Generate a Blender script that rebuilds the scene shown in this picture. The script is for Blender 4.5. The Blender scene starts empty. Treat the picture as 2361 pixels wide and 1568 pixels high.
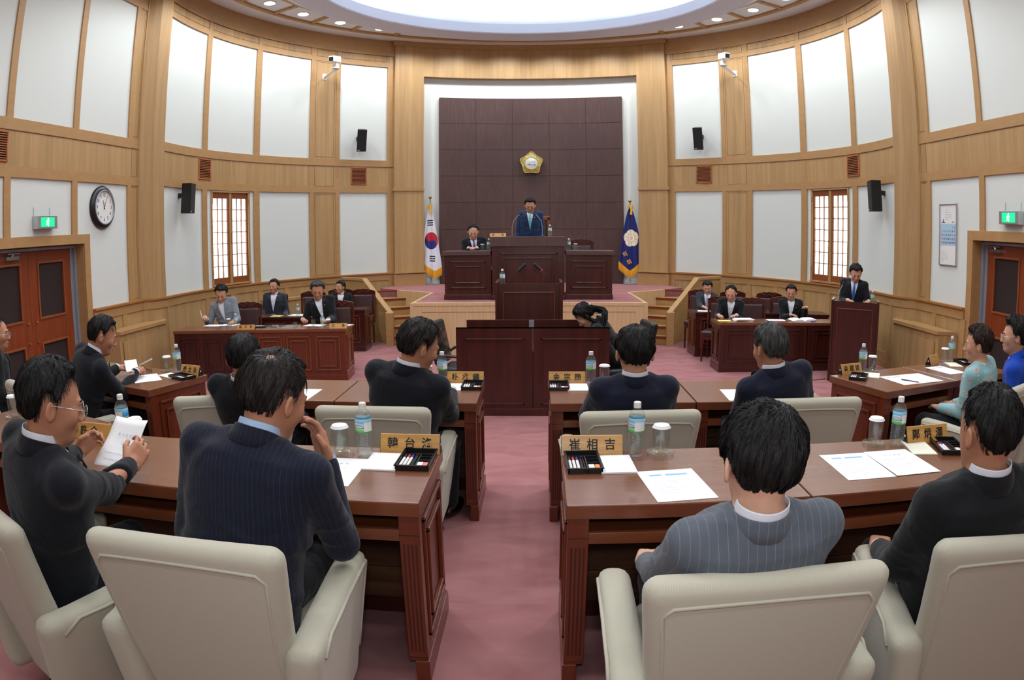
import bpy, bmesh, math, random
import numpy as np
from math import sin, cos, pi, radians as RD, atan2, sqrt
from mathutils import Vector, Matrix, Euler

random.seed(7)
rng = np.random.default_rng(7)
SC = bpy.context.scene
COL = SC.collection

# ------------------------------------------------------------------ camera
cd = bpy.data.cameras.new('camera')
cam = bpy.data.objects.new('camera', cd)
COL.objects.link(cam)
cd.type = 'PANO'
cd.sensor_fit = 'HORIZONTAL'
cd.sensor_width = 36.0
cd.sensor_height = 36.0 * 1568 / 2361
cd.clip_start = 0.02
cd.clip_end = 200
for tgt in (cd, getattr(cd, 'cycles', None)):
    if tgt is None:
        continue
    for k, v in dict(panorama_type='FISHEYE_LENS_POLYNOMIAL', fisheye_fov=2 * pi,
                     fisheye_polynomial_k0=0.0, fisheye_polynomial_k1=-0.0412399,
                     fisheye_polynomial_k2=0.0, fisheye_polynomial_k3=-3.0109e-6,
                     fisheye_polynomial_k4=0.0).items():
        try:
            setattr(tgt, k, v)
        except Exception:
            pass
CAM_YAW, CAM_PITCH, CAM_ROLL = RD(-2.253), RD(8.6927), RD(-0.3719)
_f = Vector((sin(CAM_YAW) * cos(CAM_PITCH), cos(CAM_YAW) * cos(CAM_PITCH), -sin(CAM_PITCH)))
_r = Vector((cos(CAM_YAW), -sin(CAM_YAW), 0))
_u = _r.cross(_f)
_r2 = _r * cos(CAM_ROLL) + _u * sin(CAM_ROLL)
_u2 = _u * cos(CAM_ROLL) - _r * sin(CAM_ROLL)
cam.matrix_world = Matrix(((_r2.x, _u2.x, -_f.x, 0.166), (_r2.y, _u2.y, -_f.y, 0.0),
                           (_r2.z, _u2.z, -_f.z, 2.03), (0, 0, 0, 1)))
SC.camera = cam

# ------------------------------------------------------------------ look
SC.view_settings.view_transform = 'Standard'
SC.view_settings.look = 'None'
SC.view_settings.exposure = 0.27
SC.view_settings.gamma = 1.0
SC.view_settings.use_curve_mapping = False
SC.cycles.use_denoising = True
SC.cycles.max_bounces = 8
SC.cycles.diffuse_bounces = 4
SC.cycles.glossy_bounces = 3
SC.cycles.transmission_bounces = 8
SC.cycles.transparent_max_bounces = 16
SC.cycles.sample_clamp_indirect = 6.0
SC.cycles.caustics_reflective = False
SC.cycles.caustics_refractive = False

# ------------------------------------------------------------------ world (daylight outside the windows)
w = bpy.data.worlds.new('daylight')
SC.world = w
w.use_nodes = True
w.node_tree.nodes['Background'].inputs[0].default_value = (0.62, 0.76, 1.0, 1)
w.node_tree.nodes['Background'].inputs[1].default_value = 2.0

CENTER = (0.0, 10.5)      # centre of the round chamber and of its dome
CEIL = 6.72

def lamp(name, kind, loc, energy, color=(1, 1, 1), rot=None, **kw):
    d = bpy.data.lights.new(name, kind)
    d.energy = energy
    d.color = color
    for k, v in kw.items():
        setattr(d, k, v)
    o = bpy.data.objects.new(name, d)
    COL.objects.link(o)
    o.location = loc
    if rot:
        o.rotation_euler = rot
    return o

# the photographer's flash, just above the lens, with its diffuser
lamp('camera_flash', 'SPOT', (0.18, -0.02, 2.22), 42, (0.93, 0.96, 1.0), rot=(RD(84), 0, RD(2)),
     spot_size=RD(130), spot_blend=0.9, shadow_soft_size=0.09)
# the ring of recessed ceiling lamps (their lamp bodies are built with the ceiling)
DL_R = 5.12
DL_ANG = [5.65 + 11.25 * k for k in range(32)]
for a in DL_ANG:
    lamp('downlight_bulb', 'SPOT', (DL_R * cos(RD(a)), 10.5 + DL_R * sin(RD(a)), 6.66), 72, (0.93, 0.97, 1.0),
         spot_size=RD(150), spot_blend=0.6, shadow_soft_size=0.10)
# fluorescent tubes in the cove of the dome, and unseen fill lamps added over the rear half of the hall
for k in range(24):
    a = RD(7.5 + 15 * k)
    lamp('cove_lamp', 'AREA', (3.70 * cos(a), 10.5 + 3.70 * sin(a), 6.58), 7.0, (0.86, 0.94, 1.0),
         rot=(RD(180), 0, 0), shape='RECTANGLE', size=0.85, size_y=0.12)
    bpy.context.scene.collection.objects[-1].rotation_euler = (Matrix.Rotation(a, 4, 'Z') @ Matrix.Rotation(RD(-28), 4, 'Y') @ Matrix.Rotation(pi, 4, 'X') @ Matrix.Rotation(pi / 2, 4, 'Z')).to_euler()
for x in (-3.6, -1.2, 1.2, 3.6):
    for y in (-1.6, 1.4, 4.0):
        lamp('added_rear_fill', 'AREA', (x, y, 6.68), 24, (0.95, 0.98, 1.0), shape='RECTANGLE', size=1.2, size_y=0.3)

# ------------------------------------------------------------------ materials
MATS = {}
def new_mat(name):
    m = bpy.data.materials.new(name)
    m.use_nodes = True
    nt = m.node_tree
    b = nt.nodes['Principled BSDF']
    MATS[name] = m
    return m, nt, b

def srgb(h):
    if isinstance(h, str):
        h = h.lstrip('#')
        c = [int(h[i:i + 2], 16) / 255 for i in (0, 2, 4)]
    else:
        c = [v / 255 for v in h]
    return tuple(((v / 12.92) if v <= 0.04045 else ((v + 0.055) / 1.055) ** 2.4) for v in c) + (1,)

def plain(name, col, rough=0.5, metal=0.0, spec=None, noise=0.0, nscale=30, bump=0.0, bscale=200, coat=0.0, sheen=0.0):
    m, nt, b = new_mat(name)
    c = srgb(col)
    b.inputs['Base Color'].default_value = c
    b.inputs['Roughness'].default_value = rough
    b.inputs['Metallic'].default_value = metal
    if spec is not None:
        b.inputs['Specular IOR Level'].default_value = spec
    if coat:
        b.inputs['Coat Weight'].default_value = coat
        b.inputs['Coat Roughness'].default_value = 0.12
    if sheen:
        b.inputs['Sheen Weight'].default_value = sheen
        b.inputs['Sheen Roughness'].default_value = 0.5
    tc = nt.nodes.new('ShaderNodeTexCoord')
    if noise:
        n = nt.nodes.new('ShaderNodeTexNoise'); n.inputs['Scale'].default_value = nscale
        n.inputs['Detail'].default_value = 4
        r = nt.nodes.new('ShaderNodeValToRGB')
        r.color_ramp.elements[0].position = 0.3; r.color_ramp.elements[1].position = 0.7
        r.color_ramp.elements[0].color = tuple(v * (1 - noise) for v in c[:3]) + (1,)
        r.color_ramp.elements[1].color = tuple(min(1, v * (1 + noise)) for v in c[:3]) + (1,)
        nt.links.new(tc.outputs['Object'], n.inputs['Vector'])
        nt.links.new(n.outputs['Fac'], r.inputs[0]); nt.links.new(r.outputs[0], b.inputs['Base Color'])
    if bump:
        n2 = nt.nodes.new('ShaderNodeTexNoise'); n2.inputs['Scale'].default_value = bscale
        bm_ = nt.nodes.new('ShaderNodeBump'); bm_.inputs['Strength'].default_value = bump
        bm_.inputs['Distance'].default_value = 0.002
        nt.links.new(tc.outputs['Object'], n2.inputs['Vector'])
        nt.links.new(n2.outputs['Fac'], bm_.inputs['Height']); nt.links.new(bm_.outputs[0], b.inputs['Normal'])
    return m

def wood(name, ca, cb, rough=0.4, grain=(14, 14, 0.7), coat=0.0, board=None, cc=None, spec=0.5):
    """straight-grained veneer; grain gives the stretch per axis (small = along the fibre)"""
    m, nt, b = new_mat(name)
    tc = nt.nodes.new('ShaderNodeTexCoord')
    mp = nt.nodes.new('ShaderNodeMapping'); mp.inputs['Scale'].default_value = grain
    nt.links.new(tc.outputs['Object'], mp.inputs[0])
    n = nt.nodes.new('ShaderNodeTexNoise'); n.inputs['Scale'].default_value = 3.0
    n.inputs['Detail'].default_value = 6; n.inputs['Roughness'].default_value = 0.62
    nt.links.new(mp.outputs[0], n.inputs['Vector'])
    r = nt.nodes.new('ShaderNodeValToRGB')
    r.color_ramp.elements[0].position = 0.28; r.color_ramp.elements[1].position = 0.72
    r.color_ramp.elements[0].color = srgb(ca); r.color_ramp.elements[1].color = srgb(cb)
    if cc:
        e = r.color_ramp.elements.new(0.5); e.color = srgb(cc)
    nt.links.new(n.outputs['Fac'], r.inputs[0])
    out = r.outputs[0]
    if board:
        # boards of slightly different tone side by side
        mp2 = nt.nodes.new('ShaderNodeMapping'); mp2.inputs['Scale'].default_value = board
        nt.links.new(tc.outputs['Object'], mp2.inputs[0])
        v = nt.nodes.new('ShaderNodeTexVoronoi'); v.inputs['Scale'].default_value = 1.0
        v.inputs['Randomness'].default_value = 0.7
        nt.links.new(mp2.outputs[0], v.inputs['Vector'])
        hs = nt.nodes.new('ShaderNodeHueSaturation')
        mr = nt.nodes.new('ShaderNodeMapRange')
        mr.inputs['To Min'].default_value = 0.92; mr.inputs['To Max'].default_value = 1.07
        sp = nt.nodes.new('ShaderNodeSeparateColor')
        nt.links.new(v.outputs['Color'], sp.inputs[0]); nt.links.new(sp.outputs[0], mr.inputs['Value'])
        nt.links.new(mr.outputs[0], hs.inputs['Value']); nt.links.new(out, hs.inputs['Color'])
        out = hs.outputs[0]
    nt.links.new(out, b.inputs['Base Color'])
    b.inputs['Roughness'].default_value = rough
    b.inputs['Specular IOR Level'].default_value = spec
    if coat:
        b.inputs['Coat Weight'].default_value = coat; b.inputs['Coat Roughness'].default_value = 0.15
    return m

def emit(name, col, strength):
    m, nt, b = new_mat(name)
    b.inputs['Base Color'].default_value = srgb(col)
    b.inputs['Emission Color'].default_value = srgb(col)
    b.inputs['Emission Strength'].default_value = strength
    return m

wood('oak', '#a27f52', '#b79466', 0.5, (5, 5, 0.25), board=(7, 7, 0.15), cc='#ad8a5c')
wood('oak_h', '#9f7c4f', '#b39062', 0.5, (0.6, 0.6, 9), cc='#a58150')
wood('oak_rail', '#a67f50', '#b28b5c', 0.45, (2, 2, 5))
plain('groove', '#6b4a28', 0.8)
plain('dado_moulding', '#a5703c', 0.4)
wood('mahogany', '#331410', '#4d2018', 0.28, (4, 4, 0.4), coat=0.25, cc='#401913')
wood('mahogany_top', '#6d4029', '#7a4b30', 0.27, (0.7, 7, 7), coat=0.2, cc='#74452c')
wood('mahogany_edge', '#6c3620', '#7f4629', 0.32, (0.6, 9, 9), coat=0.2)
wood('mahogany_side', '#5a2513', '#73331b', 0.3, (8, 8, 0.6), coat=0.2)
wood('walnut_panel', '#3d241a', '#6a4930', 0.45, (0.5, 9, 5), cc='#543522')
wood('brown_panel', '#4c3733', '#5e4843', 0.42, (16, 16, 0.8), cc='#4f3733', board=(1.18, 1.18, 1.3))
wood('door_wood', '#6e2f16', '#8e431f', 0.35, (9, 9, 0.5), coat=0.15)
wood('window_wood', '#7a3d1c', '#95522a', 0.4, (9, 9, 0.6))
wood('nameplate_wood', '#b5803f', '#d9a660', 0.35, (2.0, 30, 14), cc='#c79450')
wood('dais_front', '#c2a075', '#d9b98e', 0.45, (9, 9, 0.4), cc='#ceac82')
plain('wall_white', '#d6dbd6', 0.85, bump=0.25, bscale=160)
plain('ceiling_white', '#dcdee2', 0.8)
plain('ring_white', '#d5d8e6', 0.7)
plain('dome_white', '#e6f1fb', 0.8)
plain('black_plastic', '#0f1012', 0.38)
plain('black_mesh', '#16181b', 0.7, bump=0.6, bscale=600)
plain('black_leather', '#15181a', 0.33, bump=0.2, bscale=150)
plain('brown_leather', '#3c1e1c', 0.36, bump=0.2, bscale=120, noise=0.12, nscale=12)
wood('chair_wood', '#3b130d', '#571f15', 0.25, (6, 6, 2), coat=0.3)
plain('chrome', '#c9ccd0', 0.18, metal=1.0)
plain('grey_metal', '#9299a3', 0.35, metal=0.3)
plain('aluminium', '#c4c8cc', 0.3, metal=0.8)
plain('brass', '#b58a3a', 0.25, metal=1.0)
plain('gold', '#d3bd6a', 0.32, metal=0.7, noise=0.3, nscale=40)
plain('silver_white', '#e8ebe6', 0.3, metal=0.2)
plain('white_plastic', '#e6e6e2', 0.4)
plain('white_paper', '#f4f6f8', 0.8)
plain('cream_paper', '#efeedc', 0.8)
plain('yellow_paper', '#e6de7c', 0.8)
plain('ink_blue', '#8fc0e8', 0.7)
plain('ink_grey', '#a9b2c6', 0.8)
plain('ink_black', '#15130f', 0.6)
plain('red_plastic', '#c03028', 0.35)
plain('blue_plastic', '#27349a', 0.35)
plain('green_plastic', '#20463a', 0.35)
plain('orange_rubber', '#ee8a3c', 0.6)
plain('pink_rubber', '#ee7a6c', 0.6)
plain('purple_plastic', '#7a2454', 0.35)
plain('dark_red_wood', '#7c2c17', 0.35)
plain('grille_dark', '#241713', 0.7)
wood('vent_wood', '#9a5426', '#b46a35', 0.45, (3, 3, 3))
emit('lamp_disc', '#f4f3ff', 16.0)
emit('exit_green', '#0fb878', 1.1)
emit('exit_white', '#dffff2', 2.2)
plain('red_led', '#ff4030', 0.4)

# carpet
m, nt, b = new_mat('carpet')
tc = nt.nodes.new('ShaderNodeTexCoord')
n1 = nt.nodes.new('ShaderNodeTexNoise'); n1.inputs['Scale'].default_value = 2.6; n1.inputs['Detail'].default_value = 5
n1.inputs['Distortion'].default_value = 0.6
mp = nt.nodes.new('ShaderNodeMapping'); mp.inputs['Scale'].default_value = (1, 2.2, 1)
r1 = nt.nodes.new('ShaderNodeValToRGB')
r1.color_ramp.elements[0].position = 0.3; r1.color_ramp.elements[0].color = srgb('#9b6869')
r1.color_ramp.elements[1].position = 0.68; r1.color_ramp.elements[1].color = srgb('#ac7a7a')
n2 = nt.nodes.new('ShaderNodeTexNoise'); n2.inputs['Scale'].default_value = 420
bp = nt.nodes.new('ShaderNodeBump'); bp.inputs['Strength'].default_value = 0.5; bp.inputs['Distance'].default_value = 0.004
nt.links.new(tc.outputs['Object'], mp.inputs[0]); nt.links.new(mp.outputs[0], n1.inputs['Vector'])
nt.links.new(tc.outputs['Object'], n2.inputs['Vector'])
nt.links.new(n1.outputs['Fac'], r1.inputs[0]); nt.links.new(r1.outputs[0], b.inputs['Base Color'])
nt.links.new(n2.outputs['Fac'], bp.inputs['Height']); nt.links.new(bp.outputs[0], b.inputs['Normal'])
b.inputs['Roughness'].default_value = 0.95
b.inputs['Specular IOR Level'].default_value = 0.05

# armchair upholstery: woven check of cream and grey
m, nt, b = new_mat('upholstery')
tc = nt.nodes.new('ShaderNodeTexCoord')
ck = nt.nodes.new('ShaderNodeTexChecker'); ck.inputs['Scale'].default_value = 330
ck.inputs['Color1'].default_value = srgb('#bab6a4'); ck.inputs['Color2'].default_value = srgb('#b0ac9b')
bp = nt.nodes.new('ShaderNodeBump'); bp.inputs['Strength'].default_value = 0.10; bp.inputs['Distance'].default_value = 0.0006
nt.links.new(tc.outputs['Object'], ck.inputs['Vector']); nt.links.new(ck.outputs['Color'], b.inputs['Base Color'])
nt.links.new(ck.outputs['Fac'], bp.inputs['Height']); nt.links.new(bp.outputs[0], b.inputs['Normal'])
b.inputs['Roughness'].default_value = 0.9
b.inputs['Sheen Weight'].default_value = 0.2

# frosted window pane: scatters the daylight that falls on its outside
m, nt, b = new_mat('frosted_pane')
nt.nodes.remove(b)
tr = nt.nodes.new('ShaderNodeBsdfTranslucent'); tr.inputs[0].default_value = srgb('#f2f8f2')
df = nt.nodes.new('ShaderNodeBsdfDiffuse'); df.inputs[0].default_value = srgb('#c8cec6')
mx = nt.nodes.new('ShaderNodeMixShader'); mx.inputs[0].default_value = 0.35
nt.links.new(tr.outputs[0], mx.inputs[1]); nt.links.new(df.outputs[0], mx.inputs[2])
nt.links.new(mx.outputs[0], nt.nodes['Material Output'].inputs[0])

def glass(name, col='#ffffff', mixf=0.82, rough=0.03):
    """thin clear plastic or glass wall: mostly see-through with a glossy film"""
    m, nt, b = new_mat(name)
    nt.nodes.remove(b)
    tr = nt.nodes.new('ShaderNodeBsdfTransparent'); tr.inputs[0].default_value = srgb(col)
    gl = nt.nodes.new('ShaderNodeBsdfGlossy'); gl.inputs['Roughness'].default_value = rough
    fr = nt.nodes.new('ShaderNodeLayerWeight'); fr.inputs[0].default_value = 0.5
    pw = nt.nodes.new('ShaderNodeMath'); pw.operation = 'POWER'; pw.inputs[1].default_value = 3.5
    nt.links.new(fr.outputs['Facing'], pw.inputs[0])
    ad = nt.nodes.new('ShaderNodeMath'); ad.operation = 'MULTIPLY_ADD'
    ad.inputs[1].default_value = 0.55; ad.inputs[2].default_value = (1 - mixf) * 0.2
    ad.use_clamp = True
    nt.links.new(pw.outputs[0], ad.inputs[0])
    mx = nt.nodes.new('ShaderNodeMixShader')
    nt.links.new(ad.outputs[0], mx.inputs[0]); nt.links.new(tr.outputs[0], mx.inputs[1]); nt.links.new(gl.outputs[0], mx.inputs[2])
    df = nt.nodes.new('ShaderNodeBsdfDiffuse'); df.inputs[0].default_value = (0.8, 0.85, 0.86, 1)  # slight white diffuse mixed in to imitate bright glints
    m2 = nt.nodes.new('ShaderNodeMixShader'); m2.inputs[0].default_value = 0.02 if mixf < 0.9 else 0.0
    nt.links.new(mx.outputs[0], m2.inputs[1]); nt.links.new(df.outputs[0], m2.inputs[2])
    nt.links.new(m2.outputs[0], nt.nodes['Material Output'].inputs[0])
    return m
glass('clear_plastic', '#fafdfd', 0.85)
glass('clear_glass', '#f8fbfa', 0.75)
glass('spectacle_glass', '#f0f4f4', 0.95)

# bottle label: blue sky over green field with a white script patch
m, nt, b = new_mat('bottle_label')
tc = nt.nodes.new('ShaderNodeTexCoord'); sx = nt.nodes.new('ShaderNodeSeparateXYZ')
nt.links.new(tc.outputs['Object'], sx.inputs[0])
r1 = nt.nodes.new('ShaderNodeValToRGB'); cr = r1.color_ramp; cr.interpolation = 'LINEAR'
mr = nt.nodes.new('ShaderNodeMapRange'); mr.inputs['From Min'].default_value = 0.098; mr.inputs['From Max'].default_value = 0.152
nt.links.new(sx.outputs[2], mr.inputs['Value']); nt.links.new(mr.outputs[0], r1.inputs[0])
cr.elements[0].position = 0.0; cr.elements[0].color = srgb('#3f9a52')
cr.elements[1].position = 1.0; cr.elements[1].color = srgb('#bfe6f4')
for p_, c_ in ((0.18, '#7cc06a'), (0.30, '#b8dca0'), (0.36, '#2f8fd0'), (0.62, '#45a8e4'), (0.8, '#7cc8ee')):
    e = cr.elements.new(p_); e.color = srgb(c_)
nt.links.new(r1.outputs[0], b.inputs['Base Color']); b.inputs['Roughness'].default_value = 0.35

# lacquered table with stripes for suits: factory for pin-striped cloth
def cloth(name, col, stripe=None, spacing=0.017, width=0.10, noise=0.10):
    m, nt, b = new_mat(name)
    c = srgb(col)
    tc = nt.nodes.new('ShaderNodeTexCoord')
    n = nt.nodes.new('ShaderNodeTexNoise'); n.inputs['Scale'].default_value = 9; n.inputs['Detail'].default_value = 3
    r = nt.nodes.new('ShaderNodeValToRGB')
    r.color_ramp.elements[0].position = 0.3; r.color_ramp.elements[1].position = 0.7
    r.color_ramp.elements[0].color = tuple(v * (1 - noise) for v in c[:3]) + (1,)
    r.color_ramp.elements[1].color = tuple(v * (1 + noise) for v in c[:3]) + (1,)
    nt.links.new(tc.outputs['Object'], n.inputs['Vector']); nt.links.new(n.outputs['Fac'], r.inputs[0])
    out = r.outputs[0]
    if stripe:
        sx = nt.nodes.new('ShaderNodeSeparateXYZ'); nt.links.new(tc.outputs['Object'], sx.inputs[0])
        dv = nt.nodes.new('ShaderNodeMath'); dv.operation = 'DIVIDE'; dv.inputs[1].default_value = spacing
        nt.links.new(sx.outputs[0], dv.inputs[0])
        fr = nt.nodes.new('ShaderNodeMath'); fr.operation = 'FRACT'; nt.links.new(dv.outputs[0], fr.inputs[0])
        lt = nt.nodes.new('ShaderNodeMath'); lt.operation = 'LESS_THAN'; lt.inputs[1].default_value = width
        nt.links.new(fr.outputs[0], lt.inputs[0])
        mx = nt.nodes.new('ShaderNodeMix'); mx.data_type = 'RGBA'
        mx.inputs['B'].default_value = srgb(stripe)
        nt.links.new(lt.outputs[0], mx.inputs['Factor']); nt.links.new(out, mx.inputs['A'])
        out = mx.outputs['Result']
    nt.links.new(out, b.inputs['Base Color'])
    n2 = nt.nodes.new('ShaderNodeTexNoise'); n2.inputs['Scale'].default_value = 7; n2.inputs['Detail'].default_value = 2
    n2.inputs['Distortion'].default_value = 0.8
    n3 = nt.nodes.new('ShaderNodeTexNoise'); n3.inputs['Scale'].default_value = 500
    ad = nt.nodes.new('ShaderNodeMath'); ad.operation = 'MULTIPLY_ADD'; ad.inputs[1].default_value = 0.04
    nt.links.new(tc.outputs['Object'], n2.inputs['Vector']); nt.links.new(tc.outputs['Object'], n3.inputs['Vector'])
    nt.links.new(n3.outputs['Fac'], ad.inputs[0]); nt.links.new(n2.outputs['Fac'], ad.inputs[2])
    bp = nt.nodes.new('ShaderNodeBump'); bp.inputs['Strength'].default_value = 0.5; bp.inputs['Distance'].default_value = 0.03
    nt.links.new(ad.outputs[0], bp.inputs['Height']); nt.links.new(bp.outputs[0], b.inputs['Normal'])
    b.inputs['Roughness'].default_value = 0.85
    b.inputs['Specular IOR Level'].default_value = 0.25
    b.inputs['Sheen Weight'].default_value = 0.12
    return m

# ------------------------------------------------------------------ mesh helpers
class B:
    """collects shapes and links them as one mesh object"""
    def __init__(s):
        s.v = []; s.f = []; s.m = []
    def _add(s, vs, fs, mi=0):
        o = len(s.v)
        s.v += [tuple(p) for p in vs]
        s.f += [tuple(i + o for i in f) for f in fs]
        s.m += [mi] * len(fs)
    def box(s, x0, x1, y0, y1, z0, z1, mi=0, M=None):
        vs = [(x, y, z) for z in (z0, z1) for x, y in ((x0, y0), (x1, y0), (x1, y1), (x0, y1))]
        if M is not None:
            vs = [M @ Vector(p) for p in vs]
        s._add(vs, [(3, 2, 1, 0), (4, 5, 6, 7), (0, 1, 5, 4), (1, 2, 6, 5), (2, 3, 7, 6), (3, 0, 4, 7)], mi)
        return s
    def prism(s, pts, z0, z1, mi=0, M=None):
        n = len(pts)
        vs = [(x, y, z0) for x, y in pts] + [(x, y, z1) for x, y in pts]
        if M is not None:
            vs = [M @ Vector(p) for p in vs]
        fs = [tuple(range(n - 1, -1, -1)), tuple(range(n, 2 * n))] + [(i, (i + 1) % n, n + (i + 1) % n, n + i) for i in range(n)]
        s._add(vs, fs, mi)
        return s
    def tube(s, pts, r, n=8, mi=0, closed=False, caps=True):
        pts = [Vector(p) for p in pts]
        rs = r if isinstance(r, (list, tuple)) else [r] * len(pts)
        N = len(pts); vs = []; prev = None
        for i, p in enumerate(pts):
            a = pts[(i - 1) % N] if (closed or i > 0) else p
            c = pts[(i + 1) % N] if (closed or i < N - 1) else p
            d = (c - a).normalized() if (c - a).length > 1e-9 else Vector((0, 0, 1))
            if prev is None:
                h = Vector((0, 0, 1)) if abs(d.z) < 0.9 else Vector((1, 0, 0))
                e1 = d.cross(h).normalized()
            else:
                e1 = (prev - d * prev.dot(d)).normalized()
            prev = e1; e2 = d.cross(e1)
            for k in range(n):
                t = 2 * pi * k / n
                vs.append(p + e1 * cos(t) * rs[i] + e2 * sin(t) * rs[i])
        fs = []
        for i in range(N if closed else N - 1):
            j = (i + 1) % N
            for k in range(n):
                fs.append((i * n + k, i * n + (k + 1) % n, j * n + (k + 1) % n, j * n + k))
        if caps and not closed:
            fs.append(tuple(range(n - 1, -1, -1))); fs.append(tuple((N - 1) * n + k for k in range(n)))
        s._add(vs, fs, mi)
        return s
    def lathe(s, prof, n=24, mi=0, M=None, cap=True, sx=1.0):
        vs = []
        for r, z in prof:
            for k in range(n):
                t = 2 * pi * k / n
                vs.append(Vector((r * cos(t) * sx, r * sin(t), z)))
        if M is not None:
            vs = [M @ p for p in vs]
        fs = []
        for i in range(len(prof) - 1):
            for k in range(n):
                fs.append((i * n + k, i * n + (k + 1) % n, (i + 1) * n + (k + 1) % n, (i + 1) * n + k))
        if cap:
            fs.append(tuple(range(n - 1, -1, -1))); fs.append(tuple((len(prof) - 1) * n + k for k in range(n)))
        s._add(vs, fs, mi)
        return s
    def ell(s, c, rx, ry, rz, n=16, m=10, mi=0, M=None):
        vs = []
        for i in range(1, m):
            ph = pi * i / m
            for k in range(n):
                t = 2 * pi * k / n
                vs.append(Vector((c[0] + rx * sin(ph) * cos(t), c[1] + ry * sin(ph) * sin(t), c[2] + rz * cos(ph))))
        vs += [Vector((c[0], c[1], c[2] + rz)), Vector((c[0], c[1], c[2] - rz))]
        if M is not None:
            vs = [M @ p for p in vs]
        fs = []
        for i in range(m - 2):
            for k in range(n):
                fs.append((i * n + k, (i + 1) * n + k, (i + 1) * n + (k + 1) % n, i * n + (k + 1) % n))
        T = len(vs) - 2; Bq = T + 1
        for k in range(n):
            fs.append((T, k, (k + 1) % n)); fs.append((Bq, (m - 2) * n + (k + 1) % n, (m - 2) * n + k))
        s._add(vs, fs, mi)
        return s
    def grid(s, P, mi=0, closed_u=False):
        """P[i][j] points -> quads"""
        nu, nv = len(P), len(P[0])
        vs = [p for row in P for p in row]; fs = []
        for i in range(nu if closed_u else nu - 1):
            for j in range(nv - 1):
                i2 = (i + 1) % nu
                fs.append((i * nv + j, i2 * nv + j, i2 * nv + j + 1, i * nv + j + 1))
        s._add(vs, fs, mi)
        return s
    def build(s, name, mat, parent=None, smooth=False, bevel=0.0, seg=2, loc=None, rot=None):
        me = bpy.data.meshes.new(name)
        me.from_pydata(s.v, [], s.f)
        mats = mat if isinstance(mat, (list, tuple)) else [mat]
        for q in mats:
            me.materials.append(MATS[q] if isinstance(q, str) else q)
        if len(mats) > 1:
            me.polygons.foreach_set('material_index', s.m)
        me.update()
        bm_ = bmesh.new(); bm_.from_mesh(me)
        bmesh.ops.recalc_face_normals(bm_, faces=bm_.faces)
        if bevel:
            es = [e for e in bm_.edges if len(e.link_faces) == 2 and e.calc_face_angle(0) > 0.6]
            bmesh.ops.bevel(bm_, geom=es, offset=bevel, segments=seg, profile=0.5, affect='EDGES', clamp_overlap=True)
        bm_.to_mesh(me); bm_.free()
        if smooth:
            me.polygons.foreach_set('use_smooth', [True] * len(me.polygons))
            if smooth != 'all':
                try:
                    me.set_sharp_from_angle(angle=RD(38))
                except Exception:
                    pass
        o = bpy.data.objects.new(name, me)
        COL.objects.link(o)
        if parent is not None:
            o.parent = parent
        if loc is not None:
            o.location = loc
        if rot is not None:
            o.rotation_euler = rot
        return o

def tag(o, label=None, cat=None, group=None, kind=None):
    if label: o['label'] = label
    if cat: o['category'] = cat
    if group: o['group'] = group
    if kind: o['kind'] = kind
    return o

def thing(name, label, cat, loc=(0, 0, 0), rz=0.0, group=None):
    o = bpy.data.objects.new(name, None)
    o.empty_display_size = 0.1
    COL.objects.link(o)
    o.location = loc
    o.rotation_euler = (0, 0, rz)
    return tag(o, label, cat, group)

def dup(root, loc, rz=0.0, label=None, group=None, scale=None):
    def rec(o, par):
        c = o.copy(); COL.objects.link(c)
        if par is not None:
            c.parent = par
        for ch in KIDS.get(o.name, []) or [q for q in o.children]:
            rec(ch, c)
        return c
    r = rec(root, None)
    r.location = loc; r.rotation_euler = (0, 0, rz)
    if scale: r.scale = scale
    if label: r['label'] = label
    if group: r['group'] = group
    return r
KIDS = {}

_fonts = {}
def text_mesh(name, body, size, mat, parent=None, M=None, extrude=0.0006, align='CENTER', space=1.0, bold=0.0, sx=1.0):
    """flat lettering as a mesh; M places it (text lies in local XY, facing +Z)"""
    cu = bpy.data.curves.new(name, 'FONT')
    cu.body = body; cu.size = size; cu.align_x = align; cu.align_y = 'CENTER'
    cu.extrude = extrude; cu.space_character = space; cu.offset = bold
    cu.resolution_u = 3
    tmp = bpy.data.objects.new(name, cu)
    COL.objects.link(tmp)
    dg = bpy.context.evaluated_depsgraph_get()
    me = bpy.data.meshes.new_from_object(tmp.evaluated_get(dg))
    bpy.data.objects.remove(tmp); bpy.data.curves.remove(cu)
    if sx != 1.0:
        for v_ in me.vertices: v_.co.x *= sx
    me.materials.clear(); me.materials.append(MATS[mat])
    o = bpy.data.objects.new(name, me)
    COL.objects.link(o)
    if parent is not None:
        o.parent = parent
    if M is not None:
        o.matrix_local = M
    return o
# ================================================================== STRUCTURE
R0 = 6.0
def half_path():
    pts = [(6.23, -4.5), (6.23, 3.0), (6.23, 6.39), (6.22, 7.86), (6.21, 9.62), (6.03, 9.80)]
    a0 = atan2(-0.44, 6.0)
    k = 60
    a1 = atan2(5.12, 3.15)
    for i in range(k + 1):
        a = a0 + (a1 - a0) * i / k
        pts.append((R0 * cos(a), 10.5 + R0 * sin(a)))
    return pts
PATH = half_path()
_cum = [0.0]
for p_, q_ in zip(PATH[:-1], PATH[1:]):
    _cum.append(_cum[-1] + sqrt((p_[0] - q_[0]) ** 2 + (p_[1] - q_[1]) ** 2))
PLEN = _cum[-1]

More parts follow.
